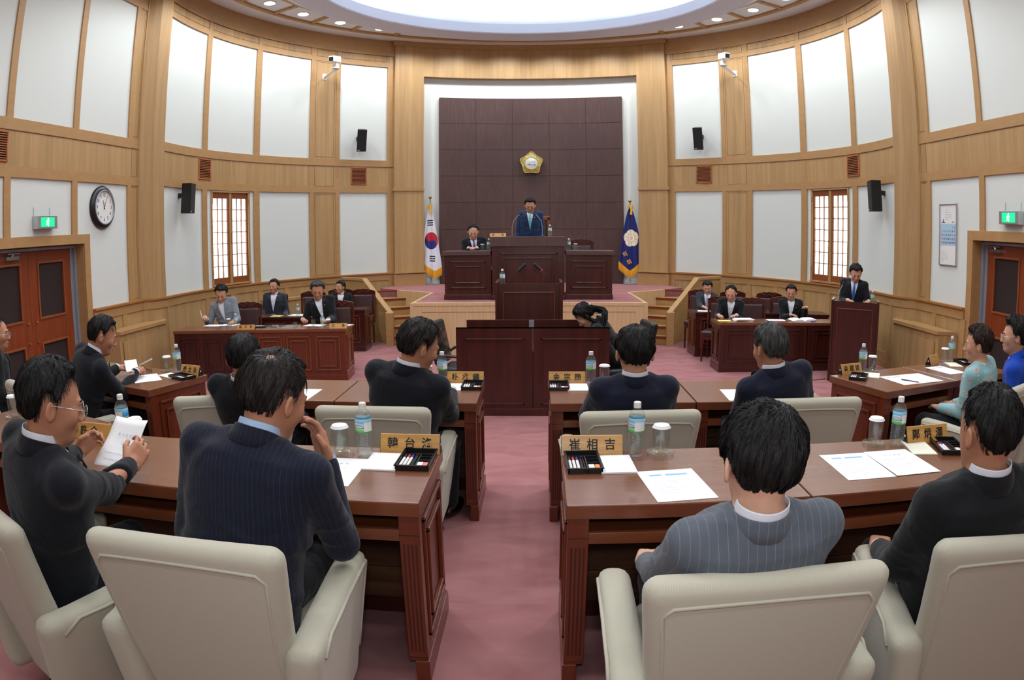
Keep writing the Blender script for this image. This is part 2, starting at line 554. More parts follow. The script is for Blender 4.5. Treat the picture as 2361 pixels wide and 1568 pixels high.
def s_of(x=None, y=None, ang=None):
    """arc position on the half path by side-wall y, or by angle on the round part"""
    if ang is not None:
        a = RD(ang); x, y = R0 * cos(a), 10.5 + R0 * sin(a)
    best = (9e9, 0)
    for i in range(len(PATH) - 1):
        p, q = Vector(PATH[i]), Vector(PATH[i + 1])
        d = q - p; L = d.length
        t = max(0, min(1, ((Vector((x if x is not None else p.x, y)) - p).dot(d)) / (L * L)))
        c = p + d * t
        e = ((c.x - x) ** 2 if x is not None else 0) + (c.y - y) ** 2
        if e < best[0]: best = (e, _cum[i] + L * t)
    return best[1]
def S_Y(y): return s_of(x=6.22, y=y)
def S_A(a): return s_of(ang=a)

def path_pt(s, off, side=1):
    """point on the wall line, moved inwards by off"""
    s = max(0, min(PLEN, s))
    i = 0
    while i < len(_cum) - 2 and _cum[i + 1] < s: i += 1
    t = (s - _cum[i]) / (_cum[i + 1] - _cum[i])
    p, q = PATH[i], PATH[i + 1]
    x = p[0] + (q[0] - p[0]) * t; y = p[1] + (q[1] - p[1]) * t
    dx, dy = q[0] - p[0], q[1] - p[1]; L = sqrt(dx * dx + dy * dy)
    nx, ny = -dy / L, dx / L
    if i >= 5:   # round part: exact radial normal
        r = sqrt(x * x + (y - 10.5) ** 2); nx, ny = -x / r, -(y - 10.5) / r
    return (side * (x + nx * off), y + ny * off)

def strip(bd, s0, s1, z0, z1, o0, o1, side=1, mi=0):
    ss = [s0] + [c for c in _cum if s0 + 1e-4 < c < s1 - 1e-4] + [s1]
    vs = []
    for s in ss:
        a = path_pt(s, o0, side); b_ = path_pt(s, o1, side)
        vs += [(a[0], a[1], z0), (b_[0], b_[1], z0), (b_[0], b_[1], z1), (a[0], a[1], z1)]
    fs = []
    n = len(ss)
    for i in range(n - 1):
        for k in range(4):
            fs.append((i * 4 + k, i * 4 + (k + 1) % 4, (i + 1) * 4 + (k + 1) % 4, (i + 1) * 4 + k))
    fs += [(0, 1, 2, 3), tuple((n - 1) * 4 + k for k in (3, 2, 1, 0))]
    bd._add(vs, fs, mi)

# key positions along the wall
sDoorOut = S_Y(8.23); sV1 = S_Y(9.27); sPil0 = S_Y(9.60); sPil1 = S_A(-4.2)
sW3, sW4, sW5, sW6, sW7, sW8, sW9, sEnd = [S_A(a) for a in (8.8, 10.2, 23.5, 25.0, 37.9, 45.3, 56.7, 58.38)]
STUD_Y = [7.86, 6.39, 4.92, 3.45, 1.98, 0.51, -0.96, -2.43]
DOOR = (5.65, 8.09, 2.18)      # clear opening between jambs (y0, y1, top)
DOUT = (5.51, 8.23, 2.31)
zD, zC, zB, zA = 1.225, 3.06, 3.81, 6.05
WIN_S = (sW4 + 0.14, sW5 - 0.10, 1.26, 3.04)

for side, nm in ((1, 'right'), (-1, 'left')):
    bd = B()
    # plaster wall with openings for the door and the window
    d0, d1 = S_Y(DOOR[0]), S_Y(DOOR[1])
    strip(bd, 0, d0, 0, CEIL, 0, -0.3, side)
    strip(bd, d0, d1, DOOR[2], CEIL, 0, -0.3, side)
    strip(bd, d1, WIN_S[0], 0, CEIL, 0, -0.3, side)
    strip(bd, WIN_S[0], WIN_S[1], 0, WIN_S[2], 0, -0.3, side)
    strip(bd, WIN_S[0], WIN_S[1], WIN_S[3], CEIL, 0, -0.3, side)
    strip(bd, WIN_S[1], PLEN, 0, CEIL, 0, -0.3, side)
    wl = bd.build('wall_' + nm, 'wall_white'); tag(wl, kind='structure')
    # ---- oak framing
    fr = B()
    th = 0.028
    for a, b_ in ((0, sPil0), (sPil1, sEnd)):
        strip(fr, a, b_, zB - 0.15, zB, 0, th, side)              # rail under the upper panels
        strip(fr, a, b_, zC, zC + 0.14, 0, th, side)              # rail over the lower panels
        strip(fr, a, b_, zA, zA + 0.09, 0, th, side)              # rail over the upper panels
        strip(fr, a, b_, 6.33, CEIL, 0, th + 0.012, side)         # head band
    # studs
    for y in STUD_Y:
        s = S_Y(y)
        strip(fr, s - 0.065, s + 0.065, zB, zA, 0, th, side)
        z0 = DOUT[2] if DOUT[0] < y < DOUT[1] else zD
        strip(fr, s - 0.065, s + 0.065, z0, zC, 0, th, side)
    def stud(a, b_, up=True, low=True, o=th):
        if up: strip(fr, a, b_, zB, zA, 0, o, side)
        if low: strip(fr, a, b_, zD, zC, 0, o, side)
    stud(sV1, sPil0 - 0.14 - 0.08); stud(sW3, sW4); stud(sW7, sW7 + 0.10); stud(sW8 - 0.10, sW8); stud(sW9, sEnd)
    stud(sW5, sW6)
    # window jamb casing
    strip(fr, WIN_S[0] - 0.0, WIN_S[0] + 0.03, WIN_S[2], WIN_S[3], 0, 0.03, side)
    for z0, z1 in ((zA + 0.09, 6.33), (zC + 0.14, zB - 0.15)):
        for a in (sW3 + .07, (sW5 + sW6) / 2, sW7 + 0.05, sW8 - 0.05, sW9 + 0.08):
            strip(fr, a - 0.05, a + 0.05, z0, z1, 0, th if z0 > 5 else 0.020, side)
    tag(fr.build('trim_1' if side > 0 else 'trim_2', 'oak_rail'), kind='structure')
    # ---- oak veneer fields (recessed a little behind the frame)
    vf = B()
    e = 0.018
    for a, b_ in ((0, sPil0), (sPil1, sEnd)):
        strip(vf, a, b_, zC + 0.14, zB - 0.15, 0, e, side)
        strip(vf, a, b_, zA + 0.09, 6.33, 0, e, side)
    strip(vf, sW7 + 0.10, sW8 - 0.10, zD, zA + 0.1, 0, e + 0.0008, side)
    strip(vf, sV1 + 0.06, sPil0 - 0.02, zD, zA + 0.6, 0, e + 0.0008, side)
    tag(vf.build('trim_3' if side > 0 else 'trim_4', 'oak'), kind='structure')
    # ---- thin dark strips around the veneer fields, groove shade put into their colour
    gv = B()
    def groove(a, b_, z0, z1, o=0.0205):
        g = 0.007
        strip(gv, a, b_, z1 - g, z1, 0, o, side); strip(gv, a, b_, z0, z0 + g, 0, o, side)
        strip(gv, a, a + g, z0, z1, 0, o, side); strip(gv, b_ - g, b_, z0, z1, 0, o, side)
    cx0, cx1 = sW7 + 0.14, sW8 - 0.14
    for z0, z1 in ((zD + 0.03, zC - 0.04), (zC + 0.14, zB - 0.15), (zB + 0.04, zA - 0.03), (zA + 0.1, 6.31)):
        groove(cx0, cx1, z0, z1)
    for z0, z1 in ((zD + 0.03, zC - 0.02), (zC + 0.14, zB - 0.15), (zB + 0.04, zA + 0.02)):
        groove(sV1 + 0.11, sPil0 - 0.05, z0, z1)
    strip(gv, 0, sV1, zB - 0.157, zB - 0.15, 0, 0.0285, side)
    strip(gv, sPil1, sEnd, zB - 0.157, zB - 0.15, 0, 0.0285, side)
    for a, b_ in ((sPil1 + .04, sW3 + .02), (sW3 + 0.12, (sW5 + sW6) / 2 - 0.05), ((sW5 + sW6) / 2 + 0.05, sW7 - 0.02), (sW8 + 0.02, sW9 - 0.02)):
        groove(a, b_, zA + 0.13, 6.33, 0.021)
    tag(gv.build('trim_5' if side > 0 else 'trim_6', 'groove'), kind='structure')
    # ---- corner pilaster
    pl = B()
    strip(pl, sPil0 - 0.02, sPil1, 0, CEIL, 0, 0.035, side)
    tag(pl.build('trim_7' if side > 0 else 'trim_8', 'oak'), kind='structure')
    # ---- wainscot: base sheet, rails, stiles, dado rail
    wc = B(); 
    segs = [(0, S_Y(DOUT[0])), (sDoorOut, sPil0), (sPil0, sPil1), (sPil1, PLEN)]
    for a, b_ in segs:
        strip(wc, a, b_, 0, zD - 0.03, 0, 0.04, side)
    tag(wc.build('trim_9' if side > 0 else 'trim_10', 'oak'), kind='structure')
    wr = B()
    for a, b_ in segs:
        strip(wr, a, b_, zD - 0.17, zD - 0.03, 0, 0.054, side)
        strip(wr, a, b_, 0.0, 0.26, 0, 0.054, side)
    xs = [sDoorOut, S_Y(9.05), sPil1 + 0.05, sW3 + 0.05, (sW4 + sW5) / 2, sW5 + .1, (sW6 + sW7) / 2, sW7 + .05, sW8 - 0.05, (sW8 + sW9) / 2, sW9 + 0.05]
    for a in xs:
        strip(wr, a - 0.06, a + 0.06, 0.26, zD - 0.17, 0, 0.054, side)
    tag(wr.build('trim_11' if side > 0 else 'trim_12', 'oak_rail'), kind='structure')
    dr = B()
    for a, b_ in segs:
        strip(dr, a, b_, zD - 0.03, zD, 0, 0.085, side)
        strip(dr, a, b_, zD - 0.045, zD - 0.03, 0, 0.07, side)
        strip(dr, a, b_, zD - 0.1735, zD - 0.17, 0, 0.056, side)
    tag(dr.build('trim_13' if side > 0 else 'trim_14', 'dado_moulding'), kind='structure')
    sk = B()
    for a, b_ in segs:
        strip(sk, a, b_, 0, 0.11, 0, 0.062, side)
    tag(sk.build('baseboard_' + nm, 'oak_h'), kind='structure')

    # ---- door: casing, steel frame, two leaves
    dc = B()
    def bx(b_, x0, x1, y0, y1, z0, z1, mi=0):
        b_.box(min(side * x0, side * x1), max(side * x0, side * x1), y0, y1, z0, z1, mi)
    for (y0, y1) in ((DOUT[1] - 0.14, DOUT[1]), (DOUT[0], DOUT[0] + 0.14)):
        bx(dc, 6.19, 6.42, y0, y1, 0, DOUT[2] - 0.0)
    bx(dc, 6.19, 6.42, DOUT[0] + 0.14, DOUT[1] - 0.14, DOOR[2] - 0.005, DOUT[2])
    tag(dc.build('door_1_casing'.replace('door_1_casing', 'trim_15' if side > 0 else 'trim_16'), 'oak_rail', bevel=0.004), kind='structure')
    dt = bpy.data.objects.new('door_1' if side > 0 else 'door_2', None); COL.objects.link(dt); tag(dt, kind='structure')
    dt.location = (side * 6.4, 6.87, 0)
    def loc(b_, name, mat, parent, **k):
        b_.v = [(x - side * 6.4, y - 6.87, z) for x, y, z in b_.v]
        return b_.build(name, mat, parent, **k)
    sf = B(); bx(sf, 6.475, 6.49, 5.4, 8.3, 0, 2.3)  # unseen backing sheet added behind the leaves to block outside light
    for y0, y1 in ((8.04, 8.09), (5.65, 5.70)):
        bx(sf, 6.36, 6.47, y0, y1, 0, 2.165)
    bx(sf, 6.36, 6.47, 5.70, 8.04, 2.125, 2.165)
    bx(sf, 6.40, 6.47, 7.975, 8.04, 0, 2.125); bx(sf, 6.40, 6.47, 5.70, 5.765, 0, 2.125)
    loc(sf, 'door_frame', 'grey_metal', dt, bevel=0.004)
    for li, (ya, yb) in enumerate(((7.01, 7.97), (5.77, 7.005))):
        lf = B(); yc = (ya + yb) / 2
        g0, g1 = (7.22, 7.78) if li == 0 else (6.02, 6.80)
        bx(lf, 6.40, 6.44, ya, g0, 0.02, 2.12); bx(lf, 6.40, 6.44, g1, yb, 0.02, 2.12)
        bx(lf, 6.40, 6.44, g0, g1, 1.95, 2.12); bx(lf, 6.40, 6.44, g0, g1, 0.87, 1.235); bx(lf, 6.40, 6.44, g0, g1, 0.02, 0.2)
        leaf = loc(lf, 'door_leaf', 'door_wood', dt, bevel=0.003)
        mo = B()
        for z0, z1 in ((1.235, 1.95), (0.2, 0.87)):
            bx(mo, 6.385, 6.40, g0 - 0.03, g1 + 0.03, z1, z1 + 0.03); bx(mo, 6.385, 6.40, g0 - 0.03, g1 + 0.03, z0 - 0.03, z0)
            bx(mo, 6.385, 6.40, g0 - 0.03, g0, z0, z1); bx(mo, 6.385, 6.40, g1, g1 + 0.03, z0, z1)
        loc(mo, 'moulding', 'window_wood', leaf, bevel=0.003)
        for z0, z1 in ((1.235, 1.95), (0.2, 0.87)):
            pa = B(); bx(pa, 6.418, 6.43, g0, g1, z0, z1)
            loc(pa, 'dark_panel', 'grille_dark', leaf)
        for z in (1.18, 0.915):
            kb = B(); yk = 7.11 if li == 0 else 6.92
            kb.ell((side * 6.385, yk, z), 0.014, 0.014, 0.014)
            loc(kb, 'door_handle', 'brass', leaf, smooth='all')
        cl = B()
        y0 = 7.60 if li == 0 else 6.50
        bx(cl, 6.34, 6.40, y0, y0 + 0.26, 2.03, 2.075); bx(cl, 6.33, 6.36, y0 + 0.02, y0 + 0.27, 2.10, 2.115)
        cl.tube([(side * 6.35, y0 + 0.12, 2.075), (side * 6.34, y0 + 0.15, 2.11)], 0.012)
        if (side > 0 and li == 0) or (side < 0 and li == 1):
            loc(cl, 'door_closer', 'chrome', leaf)

    # ---- window with frosted lattice sashes
    wt = bpy.data.objects.new('window_1' if side > 0 else 'window_2', None); COL.objects.link(wt); tag(wt, kind='structure')
    pa = path_pt(WIN_S[0], -0.02, side); pb = path_pt(WIN_S[1], -0.02, side)
    pa = Vector(pa); pb = Vector(pb)
    mid = (pa + pb) / 2; wv = (pb - pa); W = wv.length
    # local frame: x along the wall from left to right as seen from inside, y outwards
    if side > 0:
        ex = (pa - pb).normalized()
    else:
        ex = (pb - pa).normalized()
    ang = atan2(ex.y, ex.x)
    wt.location = (mid.x, mid.y, 0); wt.rotation_euler = (0, 0, ang)
    wf = B(); z0, z1 = WIN_S[2], WIN_S[3]
    h = W / 2
    wf.box(-h, -h + 0.05, -0.03, 0.12, z0, z1); wf.box(h - 0.05, h, -0.03, 0.12, z0, z1)
    wf.box(-h, h, -0.03, 0.12, z1 - 0.02, z1); wf.box(-0.035, 0.035, -0.012, 0.10, z0, z1)
    wf.box(-h, h, -0.05, 0.12, z0 - 0.02, z0 + 0.01)
    wf.build('window_frame', 'oak_rail', wt, bevel=0.003)
    for sg in (-1, 1):
        sa = B(); x0, x1 = sorted((sg * 0.035, sg * (h - 0.05)))
        sa.box(x0, x1, 0.0, 0.04, z1 - 0.13, z1 - 0.02); sa.box(x0, x1, 0.0, 0.04, z0 + 0.01, z0 + 0.13)
        sa.box(x0, x0 + 0.035, 0.0, 0.04, z0 + 0.13, z1 - 0.13); sa.box(x1 - 0.035, x1, 0.0, 0.04, z0 + 0.13, z1 - 0.13)
        sash = sa.build('sash', 'window_wood', wt, bevel=0.003)
        la = B(); a, b_ = x0 + 0.035, x1 - 0.035
        for k in (1, 2):
            xx = a + (b_ - a) * k / 3; la.box(xx - 0.007, xx + 0.007, 0.005, 0.03, z0 + 0.13, z1 - 0.13)
        for k in range(1, 7):
            zz = z0 + 0.13 + (z1 - z0 - 0.26) * k / 7; la.box(a, b_, 0.004, 0.03, zz - 0.007, zz + 0.007)
        la.build('lattice', 'window_wood', sash)
        B().box(a, b_, 0.03, 0.034, z0 + 0.13, z1 - 0.13).build('pane', 'frosted_pane', sash)
        hb = B(); hb.tube([(sg * 0.012, -0.03, 2.02), (sg * 0.012, -0.04, 2.05), (sg * 0.012, -0.04, 2.25), (sg * 0.012, -0.03, 2.28)], 0.005)
        if sg < 0: hb.build('window_handle', 'brass', sash)
        hg = B()
        for zz in (1.5, 2.85): hg.tube([(sg * (h - 0.045), -0.034, zz - 0.05), (sg * (h - 0.045), -0.034, zz + 0.05)], 0.006)
        hg.build('hinge', 'brass', sash)
    # area lamps added close outside each window, standing in for daylight on the panes
    no = Vector((ex.y, -ex.x)) * -1
    for xo, e_ in ((-0.42, 60), (0.47, 60)):
        p = mid + ex * xo + no * 0.42
        lamp('window_backlight', 'AREA', (p.x, p.y, 2.15), e_ * 0.55, (0.86, 0.93, 1.0), rot=(RD(-90), 0, ang), shape='RECTANGLE', size=0.35, size_y=1.3)

# ---- portal around the rostrum niche (curved oak frame)
def arc_box(bd, a0, a1, z0, z1, r0, r1, n=24, mi=0):
    vs = []
    for i in range(n + 1):
        a = RD(a0 + (a1 - a0) * i / n)
        for r, z in ((r0, z0), (r1, z0), (r1, z1), (r0, z1)):
            vs.append((r * cos(a), 10.5 + r * sin(a), z))
    fs = []
    for i in range(n):
        for k in range(4):
            fs.append((i * 4 + k, i * 4 + (k + 1) % 4, (i + 1) * 4 + (k + 1) % 4, (i + 1) * 4 + k))
    fs += [(0, 1, 2, 3), tuple(n * 4 + k for k in (3, 2, 1, 0))]
    bd._add(vs, fs, mi)
wb = B()
arc_box(wb, 57, 123, 0, CEIL, 6.06, 6.36, 40)
tag(wb.build('wall_back', 'wall_white'), kind='structure')
po = B()
aP0, aP1 = 58.2, 65.1
zN = 5.86
arc_box(po, aP0, aP1, 0.9, CEIL, 5.90, 6.10, 8); arc_box(po, 180 - aP1, 180 - aP0, 0.9, CEIL, 5.90, 6.10, 8)
arc_box(po, aP1, 180 - aP1, zN, CEIL, 5.90, 6.10, 40)
tag(po.build('trim_17', 'oak'), kind='structure')
pm = B()
for a0, a1 in ((aP0 - 0.4, aP1 + 0.15), (180 - aP1 - 0.15, 180 - aP0 + 0.4)):
    arc_box(pm, a0, a1, 3.10, 3.16, 5.88, 5.95, 8)
    arc_box(pm, a0, a1, zD - 0.03, zD, 5.83, 5.95, 8); arc_box(pm, a0, a1, 0.9, zD - 0.05, 5.86, 5.95, 8)
arc_box(pm, aP0 - 0.6, 180 - aP0 + 0.6, CEIL - 0.12, CEIL, 5.87, 5.92, 40)
tag(pm.build('trim_18', 'oak_rail'), kind='structure')
nb = B(); arc_box(nb, aP1, 180 - aP1, 0.9, 1.0, 6.03, 6.06, 24)
tag(nb.build('baseboard_back', 'wall_white'), kind='structure')
# rear wall of the hall behind the photographer
tag(B().box(-6.6, 6.6, -4.8, -4.5, 0, CEIL).build('wall_front', 'wall_white'), kind='structure')

# brown panelled screen behind the rostrum: 5 x 7 wooden tiles
pn = thing('panelled_screen', 'large dark brown tiled wood screen on the back wall behind the rostrum', 'wall panel', (0, 16.5, 0))
bk = B(); arc_box(bk, 69.0, 111.0, 0.909, 5.36, 6.0, 6.045, 30); bk.v = [(x, y - 16.5, z) for x, y, z in bk.v]
bk.build('backing', 'groove', pn)
ti = B()
zr = np.linspace(0.909, 5.375, 8)
for i in range(5):
    a0 = 69.0 + 42.0 * i / 5; a1 = 69.0 + 42.0 * (i + 1) / 5
    for j in range(7):
        arc_box(ti, a0 + 0.03, a1 - 0.03, zr[j] + 0.004, zr[j + 1] - 0.004, 5.985, 6.01, 6)
ti.v = [(x, y - 16.5, z) for x, y, z in ti.v]
ti.build('wood_tiles', 'brown_panel', pn)

# ---- ceiling with coffer ring, lamps, hanging ring, dome
def ring(bd, r0, r1, z0, z1, n=96, a0=0, a1=360, mi=0):
    full = abs(a1 - a0 - 360) < 1e-6
    vs = []; N = n if full else n + 1
    for i in range(N):
        a = RD(a0 + (a1 - a0) * i / n)
        for r, z in ((r0, z0), (r1, z0), (r1, z1), (r0, z1)):
            vs.append((r * cos(a), 10.5 + r * sin(a), z))
    fs = []
    for i in range(n):
        j = (i + 1) % N
        for k in range(4):
            fs.append((i * 4 + k, i * 4 + (k + 1) % 4, j * 4 + (k + 1) % 4, j * 4 + k))
    if not full:
        fs += [(0, 1, 2, 3), tuple(n * 4 + k for k in (3, 2, 1, 0))]
    bd._add(vs, fs, mi)
ce = B()
vs = []; n = 96; fs = []
for i in range(n):      # flat ceiling from the ring out to a square
    a = 2 * pi * i / n
    vs.append((4.5 * cos(a), 10.5 + 4.5 * sin(a), CEIL)); 
    r = 6.6 / max(abs(cos(a)), abs(sin(a)))
    y = 10.5 + r * sin(a)
    vs.append((r * cos(a), y, CEIL))
for i in range(n):
    j = (i + 1) % n; fs.append((2 * i, 2 * i + 1, 2 * j + 1, 2 * j))
ce._add(vs, fs)
ce.box(-6.6, 6.6, -4.8, 3.9, CEIL, CEIL + 0.2)
tag(ce.build('ceiling', 'ceiling_white'), kind='structure')
hr = B()    # hanging ring, profile revolved
prof = [(4.66, CEIL), (4.34, 6.46), (4.08, 6.32), (4.06, 6.30), (3.52, 6.30), (3.50, 6.32), (3.50, 6.52), (3.56, 6.54), (3.75, 6.54), (3.9, 6.6), (3.98, 6.9), (3.98, 7.2), (4.66, 7.2)]
P = [[(r * cos(2 * pi * i / 96), 10.5 + r * sin(2 * pi * i / 96), z) for r, z in prof] for i in range(96)]
hr.grid(P, closed_u=True)
tag(hr.build('trim_19', 'ring_white', smooth=True), kind='structure')
dm = B()
P = [[(r * cos(2 * pi * i / 96), 10.5 + r * sin(2 * pi * i / 96), z) for r, z in
      [(3.98, 6.9), (3.9, 7.25), (3.6, 7.55), (3.0, 7.85), (2.0, 8.1), (1.0, 8.22), (0.01, 8.25)]] for i in range(96)]
dm.grid(P, closed_u=True)
tag(dm.build('ceiling_dome'.replace('ceiling_dome', 'trim_20'), 'dome_white', smooth='all'), kind='structure')
cw = B()
ring(cw, 5.42, 5.52, CEIL - 0.035, CEIL, 96)
ring(cw, 4.70, 4.80, CEIL - 0.035, CEIL, 96)
for k in range(32):
    a = 11.25 * k + 0.02
    c, s_ = cos(RD(a)), sin(RD(a))
    M = Matrix.Translation((0, 10.5, 0)) @ Matrix.Rotation(RD(a), 4, 'Z')
    cw.box(4.78, 5.44, -0.045, 0.045, CEIL - 0.035, CEIL, M=M)
tag(cw.build('trim_21', 'oak_rail'), kind='structure')
dl0 = None
names = {}
vis = {1: 'fourth lamp from the stage on the right', }
def ord_(n): return ['nearest the rostrum', 'second from the rostrum', 'third from the rostrum', 'fourth from the rostrum'][n]
VIS = {}
for sgn, nm in ((1, 'right'), (-1, 'left')):
    for k, a in enumerate((50.65, 39.4, 28.15, 16.9)):
        ang = a if sgn > 0 else 180 - a
        VIS[round((ang - 5.65) / 11.25)] = (nm, k)
for k, a in enumerate(DL_ANG):
    idx = k
    if k not in (1, 2, 3, 4, 11, 12, 13, 14): continue
    vis_a = a
    side_ = 'right' if cos(RD(a)) > 0 else 'left'
    kk = {1: 3, 2: 2, 3: 1, 4: 0, 14: 3, 13: 2, 12: 1, 11: 0}[k]
    loc_ = (DL_R * cos(RD(a)), 10.5 + DL_R * sin(RD(a)), CEIL)
    lab = 'round lit ceiling downlight on the %s of the dome, %s' % (side_, ord_(kk))
    if dl0 is None:
        dl0 = thing('downlight', lab, 'ceiling light', loc_, 0, 'downlights around the dome')
        rb = B(); ring_ = [(0.135, 0), (0.135, -0.012), (0.115, -0.018), (0.105, -0.010), (0.105, 0.0)]
        rb.lathe(ring_, 28, cap=False); rb.build('rim', 'white_plastic', dl0, smooth=True)
        B().lathe([(0.002, -0.009), (0.105, -0.009), (0.105, -0.004)], 28, cap=False).build('lamp_glass', 'lamp_disc', dl0)
    else:
        dup(dl0, loc_, 0, lab)
# a thin wire hanging in the dome
tag(B().tube([(0.83, 11.5, 7.2), (0.83, 11.5, 8.17)], 0.006).build('hanging_wire', 'black_plastic'), 'thin dark wire hanging down inside the white dome', 'wire')

# ---- floor: main level, two broad tiers for the benches
fl = B(); fl.box(-6.6, 6.6, -4.8, 17, -0.2, 0)
tag(fl.build('floor', 'carpet'), kind='structure')
t1 = B()   # tier under the first bench row and both wings
t1.box(-1.95, 1.95, 2.64, 4.44, 0, 0.345)
t1.box(-6.2, 6.2, -4.5, 2.64, 0, 0.345)
for sg in (1, -1):
    pts = [(sg * 1.95, 2.64), (sg * 6.19, 2.64), (sg * 6.19, 6.0), (sg * 4.6, 5.32), (sg * 2.2, 4.6), (sg * 1.95, 4.44)]
    if sg < 0: pts = pts[::-1]
    t1.prism(pts, 0, 0.345)
tag(t1.build('floor_tier_1'.replace('_tier_1', '.001'), 'carpet'), kind='structure')
t0 = B(); t0.box(-0.9, 0.9, 4.44, 5.47, 0, 0.172)
tag(t0.build('floor.002', 'carpet'), kind='structure')
t2 = B(); t2.box(-6.19, 6.19, -4.5, 2.64, 0.345, 0.455)
tag(t2.build('floor.003', 'carpet'), kind='structure')

# ---- dais with oak front, carpet top, side stairs
DZ = 0.909
ds = B()
fp = [(-1.96, 11.46), (1.96, 11.46), (1.94, 13.58), (2.80, 14.34), (3.35, 15.0), (3.10, 15.75), (0, 16.6), (-3.10, 15.75), (-3.35, 15.0), (-2.80, 14.34), (-1.94, 13.58)]
ds.prism(fp, 0, DZ - 0.004)
tag(ds.build('floor.004', 'carpet'), kind='structure')
df_ = B()
df_.box(-1.98, 1.98, 11.42, 11.46, 0.13, 0.80); df_.box(-1.99, 1.99, 11.405, 11.46, 0, 0.13)
tag(df_.build('wall_dais_front'.replace('wall_dais_front', 'trim_22'), 'dais_front'), kind='structure')
de = B()
de.box(-2.0, 2.0, 11.40, 11.53, DZ - 0.045, DZ + 0.002)
de.box(-1.99, -1.8, 11.409, 11.46, 0.13, DZ - 0.047); de.box(1.8, 1.99, 11.409, 11.46, 0.13, DZ - 0.047)
de.box(-1.8, 1.8, 11.41, 11.46, 0.76, DZ - 0.046); de.box(-0.4, 0.4, 11.412, 11.46, 0.13, 0.77)
for sg in (1, -1):
    def wallbox(x0, y0, x1, y1, t, z0, z1):
        p, q = Vector((sg * x0, y0)), Vector((sg * x1, y1)); d = (q - p).normalized(); n_ = Vector((-d.y, d.x)) * t
        pts = [p + n_, q + n_, q - n_, p - n_]
        de.prism([tuple(v) for v in pts], z0, z1)
    wallbox(1.97, 11.40, 1.95, 13.60, 0.03, 0, DZ + 0.001)
    wallbox(1.95, 13.56, 2.80, 14.33, 0.04, 0.0, DZ + 0.002)
tag(de.build('trim_23', 'dais_front'), kind='structure')

for sg, nm in ((1, 'right'), (-1, 'left')):
    st = thing('staircase', 'short oak staircase with dark red nosings, %s of the dais' % nm, 'stairs', (sg * 2.6, 13.2, 0), 0, 'stairs up to the dais')
    ox, oy = sg * 2.6, 13.2
    # nosing lines from rail to dais, per level
    Ln = [((3.42, 13.95 + .15), (2.80, 14.34), DZ), ((3.12, 13.80), (2.56, 14.12), 0.758), ((2.92, 13.50), (2.38, 13.78), 0.606),
          ((2.76, 13.18), (2.10, 13.48), 0.455), ((2.64, 12.92), (2.0, 13.18), 0.303), ((2.58, 12.62), (1.98, 12.86), 0.152)]
    for i, (a, b_, z) in enumerate(Ln):
        if i == 0: continue
        au, bu, zu = Ln[i - 1]
        tr_ = B(); pts = [a, b_, (bu[0] + .05, bu[1] + 0.12), (au[0] + .1, au[1] + 0.12)]
        pts = [(sg * x - ox, y - oy) for x, y in pts]
        tr_.prism(pts if sg > 0 else pts[::-1], 0, z - 0.002)
        sp = tr_.build('step', 'oak_h', st)
    for i, (a, b_, z) in enumerate(Ln):
        no_ = B(); p = Vector((sg * a[0] - ox, a[1] - oy)); q = Vector((sg * b_[0] - ox, b_[1] - oy))
        d = (q - p).normalized(); n_ = Vector((-d.y, d.x)); n_ = n_ if n_.y < 0 else -n_
        pts = [p + n_ * 0.012, q + n_ * 0.012, q - n_ * 0.05, p - n_ * 0.05]
        no_.prism([tuple(v) for v in pts], z - 0.035, z + 0.003)
        no_.build('nosing', 'dark_red_wood', st)
    # balustrade wall: post, sloping cap, level cap up to the wall
    def W(x, y, z): return (sg * x - ox, y - oy, z)
    bl = B()
    Pa, Pb, Pc = (2.62, 12.66), (3.36, 13.62), (3.98, 14.18)
    t = 0.035
    def slab(p, q, zl0, zl1, zh0, zh1):
        p, q = Vector(p), Vector(q); d = (q - p).normalized(); n_ = Vector((-d.y, d.x)) * t
        vs = []
        for (pt, a_, b__) in ((p, zl0, zh0), (q, zl1, zh1)):
            for s2 in (1, -1):
                c = pt + n_ * s2
                vs += [W(c.x, c.y, a_), W(c.x, c.y, b__)]
        bl._add(vs, [(0, 1, 3, 2), (4, 6, 7, 5), (0, 4, 5, 1), (2, 3, 7, 6), (1, 5, 7, 3), (0, 2, 6, 4)])
    slab(Pa, Pb, 0, 0, 0.58, 1.17); slab(Pb, Pc, 0, 0, 1.17, 1.17)
    bl.build('side_panel', 'oak_h', st)
    cp = B()
    bl2 = bl; bl = cp; t = 0.055
    slab(Pa, Pb, 0.575, 1.165, 0.625, 1.215); slab(Pb, Pc, 1.165, 1.165, 1.215, 1.215)
    cp.build('handrail_cap', 'oak_rail', st)
    ps = B(); 
    pts = [(2.54, 12.50), (2.68, 12.50), (2.72, 12.66), (2.56, 12.70)]
    pts = [(sg * x - ox, y - oy) for x, y in pts]
    ps.prism(pts, 0, 0.625)
    ps.build('post', 'oak_rail', st, bevel=0.003)

